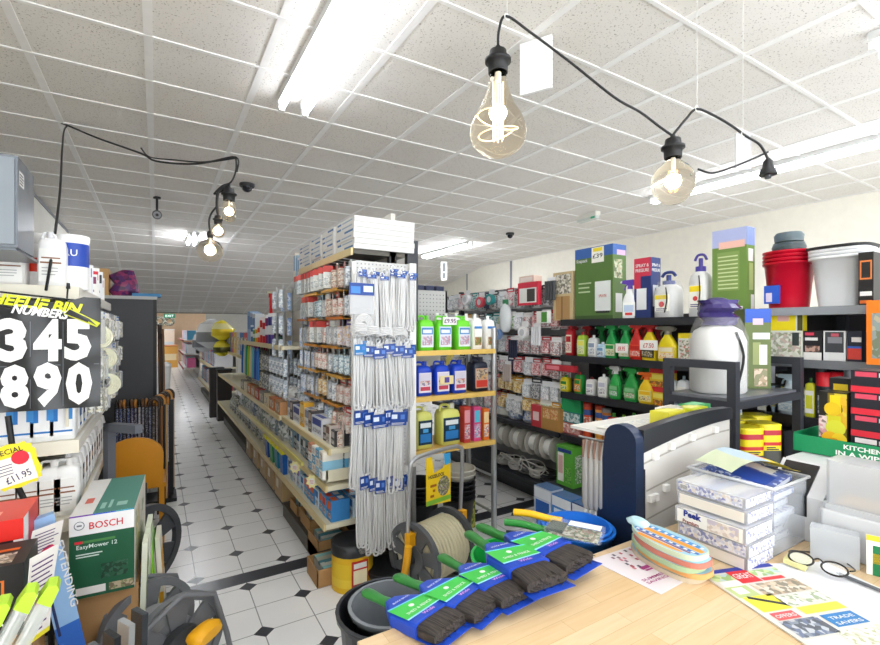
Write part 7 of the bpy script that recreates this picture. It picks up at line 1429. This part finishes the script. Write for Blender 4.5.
cm = [[C('#cfd8b8'), C('#b8ccd8'), C('#e8806a'), C('#e8d02a')][0 if (k % n_) < 5 else (1 if (k % n_) < 9 else (2 if (k % n_) < 12 and 16 <= k < 48 else 3))] for k in range(len(fs))]
mb.add(vs, fs, cm, True); o = mb.build('leaflet', loc=(1.53, .72, CT+.212), rz=-.35); tag(o, 'curled cream and yellow leaflet draped over the clear tub', 'leaflet')
# ---- white machine at right
MW = C('#d9dadc', .35)
t = thing('office_machine', 'white office machine with a dark recessed opening on the counter', 'office machine', (0, 0, 0))
T2 = Matrix(((1, 0, 0, 0), (0, 0, -1, 0), (0, 1, 0, 0), (0, 0, 0, 1)))
part(MB().box(1.585, 1.72, -.1, .56, CT+.001, 1.05, MW, .008), 'lower_body', t, bevel=.004)
part(MB().box(1.721, 2.1, -.1, .70, CT+.001, 1.14, MW, .012), 'upper_body', t, bevel=.005)
part(MB().prism([(1.62, CT+.001), (1.72, CT+.001), (1.72, 1.139), (1.62, 1.06)], -.7, -.561, MW, T2), 'sloped_side', t)
part(MB().prism([(1.622, 1.0), (1.70, 1.0), (1.7125, 1.135), (1.6185, 1.061)], -.688, -.6, C('#15161a', .3), T2), 'opening', t); KIDS[t.name][-1].location = (-.003, 0, .001)
# papers taped on its side
for i, (y_, z_, w_, h_, lab) in enumerate(((.1, .94, .22, .1, 'white handwritten paper taped to the side of the white machine'),)):
    mb = MB().box(-.001, 0, 0, w_, 0, h_, C('#f6f6f8', .6)); mb.lines(((-.001, w_, 0), (0, -1, 0), (0, 0, 1)), .01, .01, w_-.02, h_-.02, 6, C('#a8aab8', n=0), .12); tag(mb.build('paper_note', loc=(1.584, y_, z_)), lab, 'paper')
# grey clear cassette and green-yellow card before it
t = thing('parts_case', 'small clear divided case standing before the white machine', 'case', (1.545, .51, CT+.001), math.radians(-75))
part(MB().box(-.05, .05, -.02, .02, 0, .085, C('#d9dde2', .2, a=.6, n=0)), 'shell', t); part(MB().box(-.045, .045, -.012, .012, .004, .03, C('#b9bcc2')).box(-.045, .045, -.012, .012, .045, .055, C('#8f949c')), 'contents', t)
mb = MB().box(-.045, .045, -.002, 0, 0, .1, C('#f2f2ee')); fr = ((-.045, -.002, 0), (1, 0, 0), (0, 0, 1)); mb.rect(fr, 0, .086, .09, .1, C('#f0cf3a')); mb.rect(fr, .012, .0, .05, .075, C('#1f7a4a')); mb.rect(fr, .012, .03, .05, .055, C('#f0cf3a')); mb.rect(fr, .06, .02, .085, .03, C('#e8c84a'))
o = mb.build('card_sign', loc=(1.55, .4, CT+.001), rz=math.radians(-72)); tag(o, 'small white card with green and yellow blocks before the white machine', 'card')
# frosted lidded box on the lower body
t = thing('frosted_box', 'large frosted plastic box lying on the white machine at right', 'box', (0, 0, 0)); FR = C('#d2d5d9', .3, a=.6, n=0)
part(MB().box(1.6, 1.70, -.05, .55, 1.065, 1.185, FR, .01), 'box_body', t); part(MB().box(1.59, 1.71, -.06, .556, 1.051, 1.066, C('#dfe1e4', .3, a=.7, n=0), .01), 'lid', t)
part(MB().box(1.61, 1.69, 0, .53, 1.067, 1.078, C('#e0bf94')), 'contents', t)
# green tray
t = thing('match_tray', 'green printed display tray reading kitchen matches on the white machine', 'tray', (1.95, .45, 1.1425), -math.pi/2)
GT = C('#17915c', .45); hw, hd = .27, .11
mb = MB().box(-hw, hw, -hd, -hd+.003, 0, .055, GT); fr = ((-hw, -hd, 0), (1, 0, 0), (0, 0, 1)); mb.text(fr, .235, .031, .014, 'KITCHEN MATCHES', C('#f2f6f0', n=0), .0008, wide=.2, bold=.03); mb.text(fr, .25, .01, .014, 'IN A WIPE CLEAN BOX', C('#f2f6f0', n=0), .0008, wide=.27, bold=.03); part(mb, 'front', t)
for a in ((-hw, -hw+.003, -hd+.003, hd, .06), (hw-.003, hw, -hd+.003, hd, .06), (-hw+.003, hw-.003, hd-.003, hd, .06)): part(MB().box(*a[:4], 0, a[4], GT), 'side', t)
part(MB().box(-hw+.003, hw-.003, -hd+.003, hd-.003, 0, .003, GT), 'base', t)
def tr(px, u): return atu(px, u)[0]
v0, v1 = tr(819, 1.87), tr(847, 1.87)
carton(v0-v1, .1, .2, C('#1e1c16', .35), art=[(.32, .04, 1, .98, busy(('#1e1c16', '#f0b81c', '#2a281c', '#f0d83a'), 16)), (.4, .68, .8, .95, C('#f0d41c')), (.25, .3, .8, .62, C('#d8d024')), (.15, .06, .9, .28, C('#f0b41c')), (.0, .25, .3, .6, busy(('#e8c8c8', '#d88a9a', '#f0e4e0', '#1e1c16'), 60)), (.78, .8, .98, .93, C('#e8b82a'))], sart=[(0, 0, 1, 1, C('#2a2418'))], name='citrus_box', label='black box with yellow citrus fruit picture in the green tray', cat='box', loc=(1.92, (v0+v1)/2, 1.146), rz=-math.pi/2)
W_ = v0-v1; mb = MB(); fr = ((-W_/2, -.0522, 0), (1, 0, 0), (0, 0, 1))
for q_, (x, z, r, c_) in enumerate(((.5, .145, .022, '#e8c41c'), (.62, .085, .026, '#d8d83a'), (.42, .05, .022, '#f0b41c'), (.75, .05, .02, '#f4d02a'), (.55, .035, .018, '#e89a1c'))): mb.disc(fr, x*W_, z, r, C(c_), .001+.0004*q_)
mb.build('fruit_picture', COL.objects[[o.name for o in COL.objects if o.name.startswith('citrus_box')][0]])
carton(.055, .08, .24, C('#1b1b20'), art=[(.2, .8, .9, .92, C('#e8c82a')), (.1, .3, .9, .6, busy(('#8a8a90', '#1b1b20', '#c8a8a0'), 60))], name='slim_box', label='slim black box left of the citrus box in the green tray', loc=(1.985, v0-.03, 1.146), rz=-math.pi/2)
va = tr(849, 1.86)
for i in range(4):
    carton(.26, .12, .068, C('#1d1f2a', .35), art=[(0, 0, 1, .28, C('#d8283c')), (.04, .72, .24, .94, C('#d84a62') if i else C('#f0e8ea')), (.3, .28, .85, .66, busy(('#1d1f2a', '#e8c8cc', '#c8405a', '#1d1f2a', '#8a2a3a'), 95))], txt=[(.42, .72, .2, 'FLY PAPER', WHITE, .32)], left=True, sart=[(0, 0, 1, .2, C('#d8283c')), (.1, .3, .9, .8, C('#2a3040'))], name='fly_paper_box', label='black and red printed carton, %s in the pile of four on the green tray' % ['lowest', 'second up', 'third up', 'topmost'][i], loc=(1.935, va-.13, 1.146+.069*i), rz=-math.pi/2)
# ================================================================ SLATTED DISPLAY BEYOND THE COUNTER
t = thing('slat_display', 'navy-ended display unit with cream slatted panel standing beyond the counter', 'display unit', (0, 0, 0))
NV = C('#1c2a44', .35); SLW = C('#d8d5d0', .45)
def prof(u0, u1, m, y0, y1, ztop, n=10):
    r = .05; P = [(y0, 0), (y1+.07, 0), (y1+.03, .95)]
    P += [(((y0+y1)/2)+((y1-y0)/2)*math.cos(a), ztop-r+r*math.sin(a)) for a in [math.pi*k/n for k in range(n+1)]]
    return MB().prism(P, u0, u1, m, T)
part(prof(1.285, 1.325, NV, .925, 1.045, 1.24), 'end_panel', t)
part(prof(1.86, 1.88, BLACK, .935, 1.03, 1.215), 'end_panel', t)
n_ = 16; arc = lambda s_: 1.155+.055*math.sin(math.pi/2*s_); SW = .535
mb = MB(); P = [(1.325, 0)]+[(1.86, 0)]+[(1.86-SW*k/n_, arc(1-k/n_)) for k in range(n_+1)]
mb.prism(P, -.955, -.935, SLW, T2); part(mb, 'slat_panel', t)
sl = MB()
for k in range(7):
    zz = .56+.092*k; sl = MB()
    for j in range(n_):
        s0, s1 = j/n_, (j+1)/n_; f = (zz/1.155)
        a0, a1 = zz+(arc(s0)-1.155)*f, zz+(arc(s1)-1.155)*f
        sl.add([(1.325+SW*s0, .9338, a0), (1.325+SW*s1, .9338, a1), (1.325+SW*s1, .9338, a1+.006), (1.325+SW*s0, .9338, a0+.006)], [(0, 1, 2, 3)], C('#a9a59c'))
    part(sl, 'slat_groove', t)
hk_ = MB()
for x_, z_ in ((1.39, 1.135), (1.48, 1.155), (1.6, 1.17), (1.37, 1.0), (1.39, 1.0), (1.45, 1.02), (1.75, 1.18)): part(MB().box(x_-.012, x_+.012, .922, .935, z_-.01, z_+.012, C('#f4f2ee', .3)), 'hook_plate', t)
mb = MB()
for j in range(n_):
    x0, x1 = 1.325+SW*j/n_, 1.325+SW*(j+1)/n_; za, zb = arc(j/n_), arc((j+1)/n_); ha, hb_ = .072-.03*j/n_, .072-.03*(j+1)/n_
    mb.add([(x0, .925, za), (x1, .925, zb), (x1, .96, zb), (x0, .96, za), (x0, .925, za+ha), (x1, .925, zb+hb_), (x1, .96, zb+hb_), (x0, .96, za+ha)], [(3, 2, 1, 0), (4, 5, 6, 7), (0, 1, 5, 4), (2, 3, 7, 6), (1, 2, 6, 5), (3, 0, 4, 7)], C('#2a2b30', .35))
part(mb, 'top_band', t)
part(MB().box(1.325, 1.337, .928, .935, .5, 1.1, C('#23252c')).box(1.337, 1.342, .928, .935, .94, 1.08, C('#c9c7c2')), 'edge_strip', t)
part(MB().box(1.325, 1.86, .96, 1.2, 1.19, 1.2, C('#d8d6d0')), 'top_tray', t); part(MB().box(1.29, 1.325, 1.05, 1.2, 1.19, 1.2, C('#d8d6d0')), 'rear_shelf', t)
# paper and goods lying on top
o = MB().box(-.15, .15, -.045, .045, 0, .002, C('#e4e2d8', .5)).rect(((-.15, -.045, .002), (1, 0, 0), (0, 1, 0)), .02, .01, .28, .08, busy(('#eceae0', '#d8d4c8', '#b8c0c8', '#f4f2ea'), 60)).build('magazine', loc=(1.48, 1.08, 1.2025), rz=.0); o.rotation_euler = (0, -.0, .05); tag(o, 'pale magazine lying across the top of the navy display end', 'magazine')
for i in range(4):
    o = carton(.15, .07, .02, C(['#d8d03a', '#e9e6da', '#c8cf2a', '#3a9a5a'][i]), tart=[(.1, .2, .9, .8, C(['#eae46a', '#c8c4b8', '#e4e28a', '#8ad0a0'][i]))], name='flat_pack', label='%s flat pack on top of the slatted display, %s from left' % (['yellow-green', 'ivory', 'lime', 'green'][i], ORD[i]), cat='pack', loc=(1.6+.075*i, 1.02+.03*(i%2), 1.2), rz=.1)
    o.location.z = 1.2005; o.scale = (.8, 1, 2.6)
# clear packs hanging on the far side
for i in range(4):
    mb = MB().loft([(-.24, .009, .009), (-.22, .015, .013), (-.05, .015, .013), (-.02, .01, .009), (0, .004, .004)], C('#a8a5a0', .2), 9, 3); mb.box(-.02, .02, -.002, .002, -.06, .0, C('#8a6a5a')); mb.ring((0, 0, -.25), .01, .003, WHITE, 'y', 12, 5)
    tag(mb.build('hanging_pack', loc=(1.298-.004*i, 1.062+.02*i, 1.165)), 'slim clear hanging pack behind the navy display end, %s back' % ORD[i], 'packet')
tag(MB().tube([(1.3, 1.04, 1.17), (1.297, 1.08, 1.168), (1.29, 1.16, 1.168)], .004, SILVER, 6).build('hook_rail'), 'thin metal hook rail behind the navy display end', 'rail')
# small cup-like white thing on the left bottom of slats
